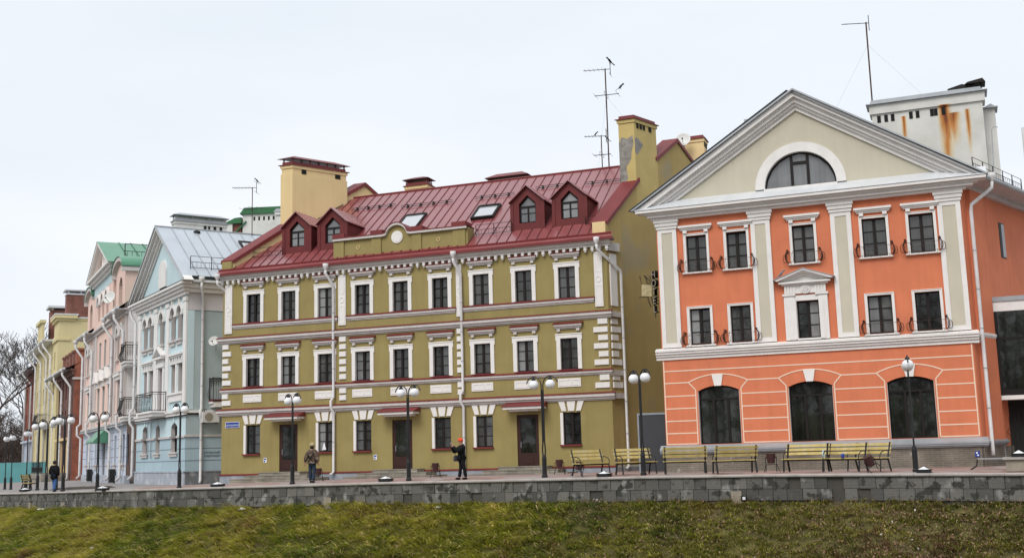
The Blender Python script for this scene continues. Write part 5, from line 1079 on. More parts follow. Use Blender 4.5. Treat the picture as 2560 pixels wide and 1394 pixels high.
for o0, o1, y in ((0, .3, -.95), (.3, .55, -.6)):
    for s in (-1, 1): m.add([(GX+s*xx, yy, zz) for yy in (y, -.2) for xx, zz in ((0, GZ-o1), ((GZ-o1-19.2)/GS, 19.2), ((GZ-o0-19.2)/GS, 19.2), (0, GZ-o0))], [(0, 1, 2, 3), (0, 1, 5, 4), (2, 3, 7, 6)])
m.build('raking_cornice', WHITE, RH)
m = MB(); m.tube([(GX+.7*math.cos(t), -.24, 20.4+.7*math.sin(t)) for t in [i*math.pi/10 for i in range(21)]], .12, 6, False); m.build('gable_roundel', WHITE, RH)
m = MB(); sm_ = MB()
for s in (-1, 1):
    xe = GX+s*7.4; m.add([(GX, -1.0, GZ+.03), (xe, -1.0, GZ-GS*7.4), (xe, 16, GZ-GS*7.4), (GX, 16, GZ+.03)], [(0, 1, 2, 3)])
    for k in range(14): y = 1+k*1.1; sm_.add([(GX, y-.03, GZ), (xe, y-.03, GZ-GS*7.4), (xe, y-.03, GZ-GS*7.4+.08), (GX, y-.03, GZ+.1), (GX, y+.03, GZ), (xe, y+.03, GZ-GS*7.4), (xe, y+.03, GZ-GS*7.4+.08), (GX, y+.03, GZ+.1)], [(0, 1, 2, 3), (4, 5, 6, 7), (3, 2, 6, 7)])
o = m.build('roof', GREENR, RH); sm_.build('roof_seams', GREEND, o)
m = MB(); m.box(20.2, 27, 3, 16, 14.2, 18.6); m.build('rear_wing', ROSE, RH); m = MB(); m.box(20.0, 27.3, 2.8, 16, 18.6, 18.75); m.build('wing_roof', GREENR, RH)
roof_rail(RH, [(20.2, .6, GZ-GS*6.6), (20.2, 9, GZ-GS*6.6)], 1.5, 4, IRON, .03)
for grp, z, ht, rise in ((R2, 5.6, 2.75, 0), (R3b, 10.2, 2.6, 0), (R1, 1.2, 2.4, 0)):
    for c, d in grp:
        w_ = window(RH, c, z, d, ht, 0, 'tall', GLASS, .26); m = MB(); m.box(-d/2-.15, d/2+.15, -.46, -.25, -.14, 0); m.box(-d/2, d/2, -.36, -.25, -.5, -.14); m.build('window_sill', TRIMP, w_)
for c, d in R3a: w_ = window(RH, c, 10.2, d, 2.8, d/2, 'tall', GLASS, .26); m = MB(); m.box(-d/2-.15, d/2+.15, -.46, -.25, -.14, 0); m.build('window_sill', TRIMP, w_)
for c, d in R4: w_ = window(RH, c, 14.8, d, 2.4, d/2, 'tall', GLASS, .0)
for c, d in R2[1:4]:
    m = MB(); m.prism([(c-.95, 8.9), (c+.95, 8.9), (c, 10.0)], 'y', -.5, .01); m.box(c-.8, c+.8, -.2, .01, 8.4, 8.9); m.build('window_hood', WHITE, RH)
for c, d in (R2[0], R2[4]): m = MB(); m.box(c-1.6, c+1.6, -.3, .01, 8.7, 8.9); m.box(c-1.4, c+1.4, -.15, .01, 8.4, 8.7); m.build('window_hood', WHITE, RH)
for c, d in R3a+R4:
    zc = (13.0 if c in [q[0] for q in R3a] else 17.2)-d/2; y = -.2 if zc < 14 else -.45; m = MB()
    for k in range(10):
        a, b = math.pi*k/10, math.pi*(k+1)/10; m.add([(c+r*math.cos(t), yy, zc+r*math.sin(t)) for yy in (y, .01) for r, t in ((d/2, a), (d/2+.3, a), (d/2+.3, b), (d/2, b))], [(0, 1, 2, 3), (1, 2, 6, 5), (0, 3, 7, 4)])
    m.box(c-d/2-.4, c-d/2, y-.05, .01, zc-.2, zc); m.box(c+d/2, c+d/2+.4, y-.05, .01, zc-.2, zc); m.build('arch_hood', WHITE, RH)
for a, b in ((.0, .7), (6.4, 7.3), (7.9, 8.7), (19.0, 19.9), (20.3, 21.0), (25.8, 26.5)): m = MB(); m.box(a, b, -.14, .01, 4.75, 13.7); m.build('pilaster', TRIMP, RH)
for x in (-.2, 6.9, 20.0, 26.1): drainpipe(RH, [(x-.6, -.95, 13.75), (x-.6, -.95, 13.4), (x, -.3, 12.3), (x, -.3, 5.4), (x-.15, -.6, 5.1), (x-.15, -.6, 4.2), (x, -.25, 3.9), (x, -.25, .1), (x-.2, -.5, -.2)], .12)
for x, r_ in ((8.0, -20), (22.3, 0)):
    m = MB(); m.box(-.4, .4, -.55, -.12, -.4, .75); o = m.build('hatch', IRON, RH, loc=(x, 0, 0))
aw = MB(); aw.add([(12.6, -1.3, 3.25), (17.6, -1.3, 3.25), (17.6, -.32, 4.3), (12.6, -.32, 4.3), (12.6, -1.3, 3.1), (17.6, -1.3, 3.1), (12.6, -.02, 3.1), (17.6, -.02, 3.1), (12.6, -.02, 4.3), (17.6, -.02, 4.3)], [(0, 1, 2, 3), (0, 1, 5, 4), (0, 4, 6, 8, 3), (1, 5, 7, 9, 2), (4, 5, 7, 6), (3, 2, 9, 8)]); aw.build('awning', GREENR, RH)
m = MB(); m.box(14.0, 15.6, .15, .25, .21, 3.1); m.build('door', DOORM, RH)

# ================================================================== brick house
KH = house('brick_house', 'red brick house with stepped gable pillars and white drainpipes, beyond the rose house', -60.2, 146.5, -51.2, 129.9)
KLn = math.hypot(9.2, 17)
m = MB(); m.wall(0, KLn, -2, 12.2, [(2+i*3.2, 3.1+i*3.2, z, z+2.4, .4) for i in range(5) for z in (1.2, 5.4, 9.0)], 0, .3); m.build('front_wall', BRICKD, KH)
for i in range(5):
    for z in (1.2, 5.4, 9.0): window(KH, 2.55+i*3.2, z, 1.1, 2.4, .4, 'tall', GLASS, .22)
m = MB(); m.box(KLn-.4, KLn, .01, 9, -2, 12.6)
m.build('side_wall', BRICK, KH)
for i in range(6):
    m = MB(); x = KLn-1.3-i*3.0; m.box(x, x+1.2, .2, 1.4, 11.8, 14.4); m.box(x-.12, x+1.32, .08, 1.52, 14.4, 14.65); m.build('parapet_pillar', BRICK if i == 0 else BRICKF, KH)
m = MB(); m.prism([(.01, 12.6), (6, 15.8), (9, 15.8), (9, 12.6)], 'x', KLn-.5, KLn-.02); m.build('side_wall', BRICK, KH)
m = MB(); m.box(-.3, KLn+.1, -.25, .02, 11.5, 12.0); m.box(-.3, KLn+.15, -.45, .02, 12.0, 12.25); m.build('cornice', BRICKD, KH); m = MB(); m.box(KLn, KLn+.15, -.2, 9, 11.0, 11.25); m.build('string_course', TRIMP, KH)
m = MB(); m.add([(-.4, -1.1, 12.25), (KLn+.1, -1.1, 12.25), (KLn-.5, 6, 15.4), (-.4, 6, 15.4), (-.4, -1.1, 12.1), (KLn+.1, -1.1, 12.1), (KLn+.1, 0, 12.2), (-.4, 0, 12.2)], [(0, 1, 2, 3), (0, 1, 5, 4), (4, 5, 6, 7)]); m.build('roof', GREYM, KH)
m = MB(); m.tube([(-.4, -1.15, 12.25), (KLn+.1, -1.15, 12.25)], .13, 6); m.build('gutter', ZINCL, KH)
for x in (1.0, 9.8, 18.2): drainpipe(KH, [(x-.8, -1.1, 11.9), (x-.8, -1.1, 11.6), (x, -.25, 10.2), (x, -.25, -.2), (x-.3, -.6, -.5)], .14)
m = MB()
for x in (6.2, 9.2, 12.2, 15.2): m.box(x, x+.8, -.15, .02, 0, 4.1)
m.box(5.5, 17, -.45, .02, 4.1, 4.4); m.build('porch_trim', CREAM, KH)
m = MB(); m.box(4, 17.5, -3.0, -.02, -2, .35); m.build('terrace', STEPM, KH); roof_rail(KH, [(4, -2.9, .35), (17.4, -2.9, .35)], 1.3, 8, IRON, .03); roof_rail(KH, [(-3, -2.9, -1.4), (4, -2.9, .35)], 1.3, 4, IRON, .03)
# ================================================================== yellow house
YH = house('yellow_house', 'pale yellow house with brick chimney stacks, rising above the brick house', -71.0, 166.0, -58.2, 142.2)
YLn = math.hypot(12.8, 23.8); YH.scale = (1, 1, 1.05)
m = MB(); m.wall(0, YLn, -2, 17.0, [(2+i*4.2, 3.2+i*4.2, z, z+2.2) for i in range(6) for z in (5.2, 9.0, 12.8)], 0, .3); m.box(YLn-5, YLn-.3, .0, .3, 17.0, 19.0); m.build('front_wall', YELL, YH)
for i in range(6):
    for z in (5.2, 9.0, 12.8): window(YH, 2.6+i*4.2, z, 1.2, 2.2, 0, 'tall', GLASS, .22)
m = MB(); m.box(YLn-.4, YLn, .01, 9, -2, 19.0); m.build('side_wall', YELL, YH)
m = MB(); m.box(YLn-5.2, YLn+.2, -.3, 2.0, 18.6, 18.9); m.box(YLn-5.4, YLn+.45, -.5, 2.2, 18.9, 19.3); m.box(YLn-5.2, YLn+.15, -.2, 1.4, 16.2, 16.5); m.box(YLn-.4, YLn+.1, 2.2, 9, 18.7, 18.95); m.build('cornice', YELL, YH)
m = MB(); m.box(YLn-5.5, YLn+.5, -.55, 2.3, 19.3, 19.45); m.box(YLn-.5, YLn+.2, 2.3, 9, 18.95, 19.1); m.build('flashing', ZINCL, YH)
m = MB(); m.box(-.3, YLn-5, -1.2, 0, 16.6, 16.8); m.tube([(-.3, -1.2, 16.8), (YLn-5, -1.2, 16.8)], .14, 6); m.build('gutter', ZINCL, YH)
m = MB(); m.box(3, 9, -.3, .02, 17, 20.5); m.box(2.8, 9.2, -.6, .2, 20.3, 20.7); m.build('attic_wall', YELL, YH)
for x, y, a, b, zt in ((YLn-1.8, 4.3, 2.2, 4.6, 22.9), (YLn-2.2, .9, 2.0, 3.2, 21.9)):
    m = MB(); m.box(x, x+a, y, y+b, 18, zt); c = m.build('chimney', BRICKF, YH); m = MB()
    for px, py in ((x+.1, y+.1), (x+a-.3, y+.1), (x+.1, y+b-.3), (x+a-.3, y+b-.3), (x+a-.3, y+b/2)): m.box(px, px+.2, py, py+.2, zt, zt+.45)
    m.box(x-.1, x+a+.1, y-.1, y+b+.1, zt-.02, zt+.14); m.box(x-.3, x+a+.3, y-.3, y+b+.3, zt+.45, zt+.95 if y > 2 else zt+.6); m.build('chimney_cap', ZINCL, c)
m = MB(); m.box(4.2, 7.2, 1, 3.5, 18, 22.3); c = m.build('chimney', BRICKF, YH); m = MB(); m.box(3.8, 7.6, .6, 3.9, 22.6, 22.9); m.box(4.3, 4.5, 1.1, 1.3, 22.3, 22.6); m.box(6.9, 7.1, 1.1, 1.3, 22.3, 22.6); m.build('chimney_cap', ZINCL, c)
for x in (1.0, 8.5, 16.0, 21): drainpipe(YH, [(x-.8, -1.15, 16.4), (x-.8, -1.15, 16.1), (x, -.25, 14.8), (x, -.25, 0)], .15)
balcony(YH, 14.0, 19.0, -1.4, 0, 6.2, 1.5)
# ================================================================== far red and white house
FH = house('far_house', 'narrow red house with white pipes at the far end of the terrace', -78.6, 180, -71.2, 166.4)
FLn = math.hypot(7.4, 13.6)
m = MB(); m.wall(0, FLn, 5, 15.6, [(2+i*4, 3.2+i*4, z, z+2.2) for i in range(3) for z in (7, 11)], 0, .3); m.build('front_wall', mat('dark red plaster', (.26, .085, .055), .85, .1), FH)
for i in range(3):
    for z in (7, 11): window(FH, 2.6+i*4, z, 1.2, 2.2, 0, 'tall', GLASS, .22)
m = MB(); m.box(0, FLn, 0, .4, -2, 4.8); m.box(-.2, FLn, -.5, .3, 4.8, 5.1); m.build('lower_wall', ROSEL, FH); m = MB(); m.box(FLn-.4, FLn, .01, 9, 5.11, 15.6); m.build('side_wall', ROSE, FH)
m = MB(); m.add([(-.3, -1.4, 15.6), (FLn+.3, -1.4, 15.6), (FLn+.3, 5, 19), (-.3, 5, 19), (-.3, -1.4, 15.4), (FLn+.3, -1.4, 15.4), (FLn+.3, 0, 15.5), (-.3, 0, 15.5)], [(0, 1, 2, 3), (0, 1, 5, 4), (4, 5, 6, 7)]); m.build('roof', GREYM, FH)
for x in (2, 11): drainpipe(FH, [(x-.9, -1.35, 15.3), (x-.9, -1.35, 15.0), (x, -.25, 13.5), (x, -.25, 0)], .16)

# ================================================================== things on the houses
def dish(label, loc, rz, r, tilt=20, cat='satellite dish'):
    t = thing('satellite_dish', label, cat, loc, rz)
    m = MB(); m.lathe([(.02, 0), (r*.4, .03*r), (r*.75, .13*r), (r, .26*r), (r*1.03, .26*r), (r*.75, .08*r), (.02, -.05*r)], n=24); o = m.build('reflector', ACW, t, True); o.rotation_euler = (R(90-tilt), 0, 0)
    m = MB(); m.bar((0, 0, -r*.9), (0, -r*1.1, -.1*r), .018, 5); m.box(-.05, .05, -r*1.18, -r*1.02, -.14*r, .02); m.build('feed_arm', FRAME, t)
    m = MB(); m.bar((0, .05, 0), (0, .45, -.25), .03, 5); m.bar((0, .45, -.25), (0, .45, -.7), .03, 5); m.build('bracket', GREYM, t); return t
dish('white satellite dish with a dark feed arm on the blue house side wall', L2W(BH, (BL+.62, 1.75, 9.72)), R(-4), .36)
dish('large pale satellite dish before the arched dormer of the rose house', L2W(RH, (24.1, -1.1, 15.35)), R(-20), .56)
dish('round grey satellite dish on the small chimney beyond the olive gable', L2W(OH, (29.05, 12.2, 22.25)), R(-16), .50)
chimney(OH, 0, 28.8, 30.3, 13.0, 14.2, 17, 22.45, CREAM, REDM, [(13.2, 13.35), (13.55, 13.7), (13.85, 14.0)], False)
t = thing('air_conditioner', 'off white air conditioner box on the blue side wall by the balcony', 'air conditioner', L2W(BH, (BL+.42, 1.62, 3.92)), BH.rotation_euler[2]+R(90))
m = MB(); m.box(-.60, .60, -.20, .22, 0, .74); m.build('casing', ACW, t); m = MB(); m.tube([(-.15, -.215, .37), (-.15, -.20, .37)], .30, 20); m.build('fan_grille', CONC, t); m = MB(); m.tube([(-.4, .1, .74), (-.4, .1, .92), (-.2, .25, .95)], .03, 6); m.bar((-.45, .4, -.05), (-.45, -.2, -.05), .03); m.bar((.45, .4, -.05), (.45, -.2, -.05), .03); m.build('bracket', IRON, t)
def text_mesh(name, s, size, depth=.01):
    c = bpy.data.curves.new(name, 'FONT'); c.body = s; c.size = size; c.extrude = depth; c.align_x = 'CENTER'; c.align_y = 'CENTER'
    o = bpy.data.objects.new(name, c); COL.objects.link(o); me = bpy.data.meshes.new_from_object(o.evaluated_get(bpy.context.evaluated_depsgraph_get())); bpy.data.objects.remove(o); bpy.data.curves.remove(c); me.name = name; return me
t = thing('street_sign', 'blue street name plate with white lettering at the olive house corner', 'sign', L2W(OH, (.86, -.03, 3.47)), OH.rotation_euler[2])
m = MB(); m.box(-.53, .53, -.02, .02, -.19, .19); m.build('rim', WHITEP, t); m = MB(); m.box(-.50, .50, -.026, -.021, -.165, .165); m.build('plate', BLUESIGN, t)
me = text_mesh('lettering', 'СОВЕТСКАЯ НАБЕРЕЖНАЯ', .125, .002); me.materials.append(WHITEP); o = inst('lettering', me, t, (0, -.03, -.03)); o.rotation_euler = (R(90), 0, 0); w_ = max(v.co.x for v in me.vertices)-min(v.co.x for v in me.vertices); o.scale = (.94/w_, 1.15, 1)
me = text_mesh('numeral', '6', .10, .002); me.materials.append(WHITEP); o = inst('lettering', me, t, (-.02, -.03, -.125)); o.rotation_euler = (R(90), 0, 0)
t = thing('hotel_sign', 'dark vertical letter sign spelling HOTEL on the alley side of the orange house', 'sign', (7.55, 58.4, 8.1), R(-62))
for i, ch in enumerate('HOTEL'):
    me = text_mesh('letter', ch, .56, .10); me.materials.append(IRON); o = inst('letter', me, t, (0, 0, 2.12-i*.46)); o.rotation_euler = (R(90), 0, 0)
    me = text_mesh('letter_face', ch, .53, .004); me.materials.append(CONC); q = inst('letter_face', me, o, (0, 0, .105))
m = MB(); m.bar((-.25, .12, -.1), (-.25, .12, 2.4), .03); m.bar((.22, .12, -.1), (.22, .12, 2.4), .03); m.build('sign_frame', IRON, t)
t = thing('wooden_panel', 'weathered pale wooden panel with twigs hanging beside the hotel letters', 'panel', (7.17, 58.6, 9.1), R(-18))
m = MB(); m.prism([(-.34, .05), (.22, .0), (.22, .60), (-.30, .68)], 'y', -.05, .05); m.build('board', mat('grey straw board', (.42, .36, .20), .9, .25, 6, .2), t); m = MB(); random.seed(5)
for i in range(9): a = random.uniform(-.3, .3); m.tube([(a, 0, .6), (a-.06, 0, .9), (a-random.uniform(.0, .35), 0, 1.15)], .012, 4)
m.build('twig_bundle', BARK, t); m = MB()
for i in range(6): a = random.uniform(-.1, .2); m.tube([(a, .02, .10), (a+.08, 0, -.3), (a+.18, 0, -.55)], .012, 4)
m.bar((-.5, 0, .0), (.3, 0, .02), .015); m.build('twig_bundle', BARK, t)

def antenna(label, base, h, yaws, lower=None, group=None, wires=None, big=1.0, top2=False):
    t = thing('antenna', label, 'antenna', base, 0, group)
    m = MB(); m.tube([(0, 0, -.4), (0, 0, h)], .045 if h > 4 else .035, 8); m.build('mast', RUSTI, t)
    def yagi(z, yaw, ln, n, el, tail=.35, tilt=.05):
        m = MB(); d = Vector((math.cos(yaw), math.sin(yaw), 0)); p = Vector((-d.y, d.x, 0)); o = Vector((0, 0, z))
        m.bar(o+d*tail+Vector((0, 0, -tilt*tail)), o-d*ln+Vector((0, 0, tilt*ln)), .022)
        for i in range(n):
            q = o-d*(ln*(i+.6)/n)+Vector((0, 0, tilt*ln*(i+.6)/n)); m.bar(q-p*el, q+p*el, .011)
        q = o+d*tail; m.bar(q+Vector((0, 0, .45)), q-Vector((0, 0, .45)), .022)
        for zz in (.42, -.42): m.bar(q+p*el*1.5+Vector((0, 0, zz)), q-p*el*1.5+Vector((0, 0, zz)), .012)
        m.build('yagi_array', IRON, t)
    yagi(h-.05, *yaws)
    if lower:
        z, ang, ln = lower; m = MB(); d = Vector((math.cos(ang), math.sin(ang), 0)); p = Vector((-d.y, d.x, .12)).normalized(); o = Vector((0, 0, z))
        m.bar(o-d*ln*.5, o+d*ln*.55, .025)
        for k, L_ in ((-.45, 1.0), (.5, 1.1)): q = o+d*ln*k; m.bar(q-p*L_, q+p*L_, .012)
        q = o; m.tube([q-p*.8-Vector((0, 0, .12)), q+p*.8-Vector((0, 0, .12)), q+p*.85, q+p*.8+Vector((0, 0, .12)), q-p*.8+Vector((0, 0, .12)), q-p*.85, q-p*.8-Vector((0, 0, .12))], .012, 4); m.build('dipole', IRON, t)
    if wires:
        m = MB()
        for w_ in wires: m.bar((0, 0, h*.72), w_, .003)
        m.build('guy_wire', IRON, t)
    return t
a1 = L2W(OH, (24.78, 8.1, 19.8)); antenna('tall brown mast with two antenna arrays on the olive house ridge', a1, 6.95, (R(-16), 1.5, 5, .32), (5.1, R(-14), 1.6), 'rooftop antennas', [(1.8, 0, 2.6), (-.7, .3, .2)])
a2 = L2W(OH, (24.30, 8.15, 19.8)); antenna('short antenna mast with two small arrays, left of the tall one', a2, 2.35, (R(-12), 1.15, 5, .26), (1.0, R(-14), 1.1), 'rooftop antennas')
a3 = L2W(BH, (7.0, 7.0, 19.2)); antenna('thin antenna mast standing on the silver roof ridge', a3, 4.0, (R(-8), 1.7, 6, .4), (2.2, R(-10), 1.6), 'rooftop antennas')
a4 = L2W(PH, (10.84, 8.3, 20.2)); antenna('lone antenna mast on the rust stained chimney of the orange house', a4, 4.85, (R(-12), 1.35, 2, .1, .15), None, 'rooftop antennas', [(-3.2, 0, -2.2), (3.4, 0, -.1)])
def bird(label, loc, yaw, m_=CROW, s=1.0, group='birds on the roofs', nm='bird', cat='bird'):
    t = MB(); prof = [(.0, -.20), (.035, -.16), (.075, -.06), (.085, .02), (.07, .10), (.045, .15), (.035, .17)]
    n = 10; vs = []
    for r, u in prof:
        for j in range(n):
            a = 2*math.pi*j/n; vs.append((u*.8+(.0)*0, r*math.cos(a), r*math.sin(a)*1.05+u*.75))
    t.add(vs, [(i*n+j, i*n+(j+1) % n, (i+1)*n+(j+1) % n, (i+1)*n+j) for i in range(len(prof)-1) for j in range(n)])
    t.sphere((.17, 0, .17), .055, 10, 7); t.add([(.20, -.018, .18), (.20, .018, .18), (.28, 0, .165), (.21, 0, .15)], [(0, 1, 2), (0, 2, 3), (1, 3, 2)])
    t.add([(-.13, -.03, -.10), (-.13, .03, -.10), (-.30, .05, -.24), (-.30, -.05, -.24), (-.13, -.03, -.13), (-.13, .03, -.13), (-.30, .05, -.26), (-.30, -.05, -.26)], [(0, 1, 2, 3), (4, 5, 6, 7), (0, 3, 7, 4), (1, 2, 6, 5)])
    for sd in (-.03, .03): t.bar((0, sd, -.05), (.02, sd, -.17), .008)
    o = t.build(nm, m_, None, True, loc, yaw); o.scale = (s, s, s); tag(o, label, cat, group); return o
bird('black crow perched at the very top of the tall mast', Vector(a1)+Vector((.34, -.05, 7.48)), R(200), s=1.15)
bird('black crow on the right arm of the tall mast', Vector(a1)+Vector((.90, -.9, 5.36)), R(20), s=1.15)
bird('small black bird on the left boom of the short mast', Vector(a2)+Vector((-.36, .06, 2.48)), R(10), s=.8)
bird('small black bird low at the right end of the short mast', Vector(a2)+Vector((.42, -.1, 2.08)), R(190), s=.8)
bird('dark bird on top of the antenna above the silver roof', Vector(a3)+Vector((.40, -.05, 4.52)), R(190), s=1.0)
bird('grey pigeon sitting on the little pediment over the central orange window', L2W(PH, (6.30, -.30, 9.58)), R(-20), GREYB, .95, None, 'pigeon', 'pigeon')

# ================================================================== street lamps
def make_lamp():
    t = thing('street_lamp', 'x', 'street lamp')
    m = MB(); m.lathe([(.13, 0), (.13, .08), (.10, .12), (.10, .82), (.075, .95)], n=10); m.build('base', LAMPB, t)
    m = MB(); 
    for s in (-1, 1): m.tube([(s*.05, 0, .90), (s*.075, 0, 1.15), (s*.045, 0, 1.5), (s*.045, 0, 3.72)], .032, 6)
    m.tube([(0, 0, 1.5), (0, 0, 3.74)], .026, 6); m.build('post', LAMPB, t)
    for s in (-1, 1):
        m = MB(); m.tube([(s*.045, 0, 3.70)]+[(s*(.42-.375*math.cos(a)), 0, 3.93+.38*math.sin(a)) for a in [math.pi*i/12 for i in range(0, 12)]], .026, 6); m.lathe([(.09, 0), (.09, .07), (.03, .12), (.03, .16)], (s*.42, 0, 4.15), 10); ar = m.build('arm', LAMPB, t)
        m = MB(); m.sphere((s*.42, 0, 3.96), .215, 20, 12, (1, 1, .95)); m.build('globe', GLOBE, ar, True)
    return t
lamp0 = make_lamp()
LAMPS = [(14.88, 42.4, 108, 'two globe lamp nearly end on before the right orange shop window', 1.0), (5.18, 46.6, 62, 'two globe lamp before the shaded alley between olive and orange houses', 1.0), (1.17, 48.6, 33, 'two globe lamp before the right hand door of the olive house', 1.0), (-4.93, 51.5, 38, 'two globe lamp before the middle door of the olive house', 1.0), (-10.79, 54.4, 50, 'two globe lamp before the left hand door of the olive house', 1.0), (-17.23, 57.8, 44, 'two globe lamp standing before the blue house', 1.0), (-23.15, 62.5, 24, 'two globe lamp with wide arms before the green awning of the rose house', 1.0),
 (-27.0, 67.39, 20, 'two globe lamp just right of the man in black', 1.05), (-28.55, 70.2, 35, 'two globe lamp partly behind the man in black', 1.05), (-30.3, 72.9, 22, 'two globe lamp left of the man in black', 1.05), (-31.7, 74.9, 30, 'two globe lamp behind the two side on benches', 1.05), (-36.6, 84.5, 78, 'two globe lamp in the far left group, nearest the houses', 1.03), (-39.3, 88, 70, 'two globe lamp in the middle of the far left group', 1.0), (-40.9, 90.5, 70, 'two globe lamp at the very left edge', 1.0)]
for i, (x, y, yaw, lab, s) in enumerate(LAMPS):
    o = lamp0 if i == 0 else dup(lamp0); o.location = (x, y, gz(x, y)); o.rotation_euler = (0, 0, R(-yaw)); o.scale = (s, s, s*1.0); o['label'] = lab; o['category'] = 'street lamp'; o['group'] = 'street lamps along the embankment'

# ================================================================== benches, bins, low lights
def make_bench():
    t = thing('bench', 'x', 'bench'); L_ = .86
    for s in (-1, 1):
        m = MB(); x = s*(L_-.08); m.tube([(x, .30, 0), (x, .17, .46), (x, .34, 1.04)], .042, 4); m.tube([(x, -.26, 0), (x, -.20, .44), (x, .17, .44)], .036, 4); m.build('end_frame', IRON, t)
        m = MB(); m.tube([(x, .24, .72), (x, .05, .74), (x, -.12, .70), (x, -.22, .60), (x, -.24, .46)], .018, 6); m.build('armrest', IRON, t)
    m = MB(); m.bar((-L_+.08, .17, .44), (L_-.08, .17, .44), .022); m.bar((-L_+.08, -.18, .43), (L_-.08, -.18, .43), .022); m.build('seat_rail', IRON, t)
    for k in range(4): m = MB(); y = -.24+k*.115; m.box(-L_, L_, y, y+.095, .462, .50); m.build('seat_slat', SLAT, t)
    for k in range(3): m = MB(); z = .62+k*.145; y = .215+(z-.46)*.30; m.add([(-L_, y-.02, z), (L_, y-.02, z), (L_, y+.013, z+.098), (-L_, y+.013, z+.098), (-L_, y-.05, z+.01), (L_, y-.05, z+.01), (L_, y-.017, z+.108), (-L_, y-.017, z+.108)], [(0, 1, 2, 3), (4, 5, 6, 7), (0, 1, 5, 4), (1, 2, 6, 5), (2, 3, 7, 6), (3, 0, 4, 7)]); m.build('back_slat', SLAT, t)
    return t
b0 = make_bench()
BEN = [(3.15, 48.05, 38, 'yellow slat bench in front of the olive corner with a bin at its left end'), (4.95, 47.1, 26, 'yellow slat bench in front of the alley drainpipe'), (6.86, 46.3, 174, 'bench seen from behind at the left end of the orange plinth'), (8.70, 45.4, 188, 'bench seen from behind between the alley gate and the three leg bin'), (11.32, 44.5, -36, 'bench below the middle shop window, turned to the left'), (12.66, 43.9, -50, 'bench with a bottle and blue can beside it, turned to the left'), (13.45, 43.45, -60, 'short looking bench half hidden by a tilted bin'), (-34.3, 80.0, 98, 'far left bench seen from its end, farther one'), (-32.9, 76.5, 96, 'far left bench seen from its end, nearer the camera')]
for i, (x, y, yaw, lab) in enumerate(BEN):
    o = b0 if i == 0 else dup(b0); o.location = (x, y, gz(x, y)); o.rotation_euler = (0, 0, R(yaw)); o.scale = (1.04,)*3; o['label'] = lab; o['category'] = 'bench'; o['group'] = 'benches along the embankment'
def make_bin():
    t = thing('bin', 'x', 'bin'); m = MB(); n = 12
    for a, b, r0, r1 in ((.30, .62, .13, .165), (.62, .645, .175, .175)): m.lathe([(r0, a), (r1, b)], n=n)
    m.box(-.19, .19, -.02, .02, .50, .545); m.build('bucket', BINM, t)
    m = MB()
    for s in (-1, 1):
        m.tube([(s*.20, 0, .52), (s*.19, 0, .30), (s*.22, -.14, .10), (s*.26, -.20, .0)], .014, 5); m.tube([(s*.19, 0, .30), (s*.20, .14, .10), (s*.23, .18, 0)], .014, 5)
    m.bar((-.19, 0, .26), (.19, 0, .26), .012); m.build('stand', IRON, t); return t
bin0 = make_bin()
BINS = [(-4.22, 58.5, 10, 0, 1.15, 'maroon bin by the olive wall left of the person in a red hat'), (2.16, 57.8, 0, 0, 1.15, 'maroon bin against the olive wall right of the door'), (2.50, 47.65, -8, 14, 1.0, 'tipped maroon bin at the end of the leftmost bench'), (10.14, 45.25, 0, 0, 1.12, 'maroon bin on curled legs between two pairs of benches'), (13.52, 42.85, 10, -28, 1.05, 'tilted maroon bin hanging over the wall coping'), (-10.45, 59.6, 0, 0, 1.05, 'maroon bin behind the person in the padded camouflage coat')]
for i, (x, y, yaw, tl, s, lab) in enumerate(BINS):
    o = bin0 if i == 0 else dup(bin0); o.location = (x, y, gz(x, y)); o.rotation_euler = (0, R(tl), R(yaw)); o.scale = (s,)*3; o['label'] = lab; o['category'] = 'bin'; o['group'] = 'litter bins on the pavement'
def make_low():
    t = thing('ground_light', 'x', 'lamp'); m = MB(); m.box(-.25, .25, -.25, .25, 0, .11); m.box(-.28, .28, -.28, .28, .11, .135); m.build('housing', LAMPB, t)
    m = MB(); m.add([(-.20, -.20, .136), (.20, -.20, .136), (.20, .20, .136), (-.20, .20, .136), (0, 0, .245)], [(0, 1, 4), (1, 2, 4), (2, 3, 4), (3, 0, 4), (3, 2, 1, 0)]); g_ = m.build('glass_cap', GLASSW, t)
    m = MB()
    for a in ((-.20, -.20), (.20, -.20), (.20, .20), (-.20, .20)): m.bar((*a, .137), (0, 0, .252), .008)
    m.build('cap_rib', IRON, g_); return t
l0 = make_low()
for i, (x, y, lab) in enumerate([(-32.2, 74.2, 'low black ground light with white cap at the far left'), (-22.5, 61.55, 'low black ground light right of the wide armed lamp'), (-14.95, 56.6, 'low black ground light at the olive house left corner'), (-6.02, 51.9, 'low black ground light before the middle steps'), (3.6, 47.0, 'low black ground light under the leftmost bench'), (14.98, 41.85, 'low black ground light at the foot of the right lamp')]):
    o = l0 if i == 0 else dup(l0); o.location = (x, y, max(gz(x, y), wallZ(x))); o.rotation_euler = (0, 0, R(-24)); o['label'] = lab; o['category'] = 'lamp'; o['group'] = 'low ground lights on the wall edge'
t = thing('stone_pedestal', 'grey stone pedestal on the coping at the right edge', 'pedestal', (18.15, 41.0, gz(18.15, 41)), R(-24)); m = MB(); m.box(-.45, .45, -.4, .4, 0, .42); m.build('block', CONC, t); m = MB(); m.box(-.55, .55, -.5, .5, .42, .50); m.build('slab', COPE, t)
o = dup(l0); o.location = (18.15, 41.0, gz(18.15, 41)+.50); o['label'] = 'low black ground light on top of the stone pedestal'
t = thing('bench_table', 'low dark table with a snowy top before the glass annexe', 'table', (18.9, 44.2, gz(18.9, 44.2)), R(-20)); m = MB(); m.box(-.9, 1.2, -.3, .3, .40, .45); m.build('top', GREYM, t)
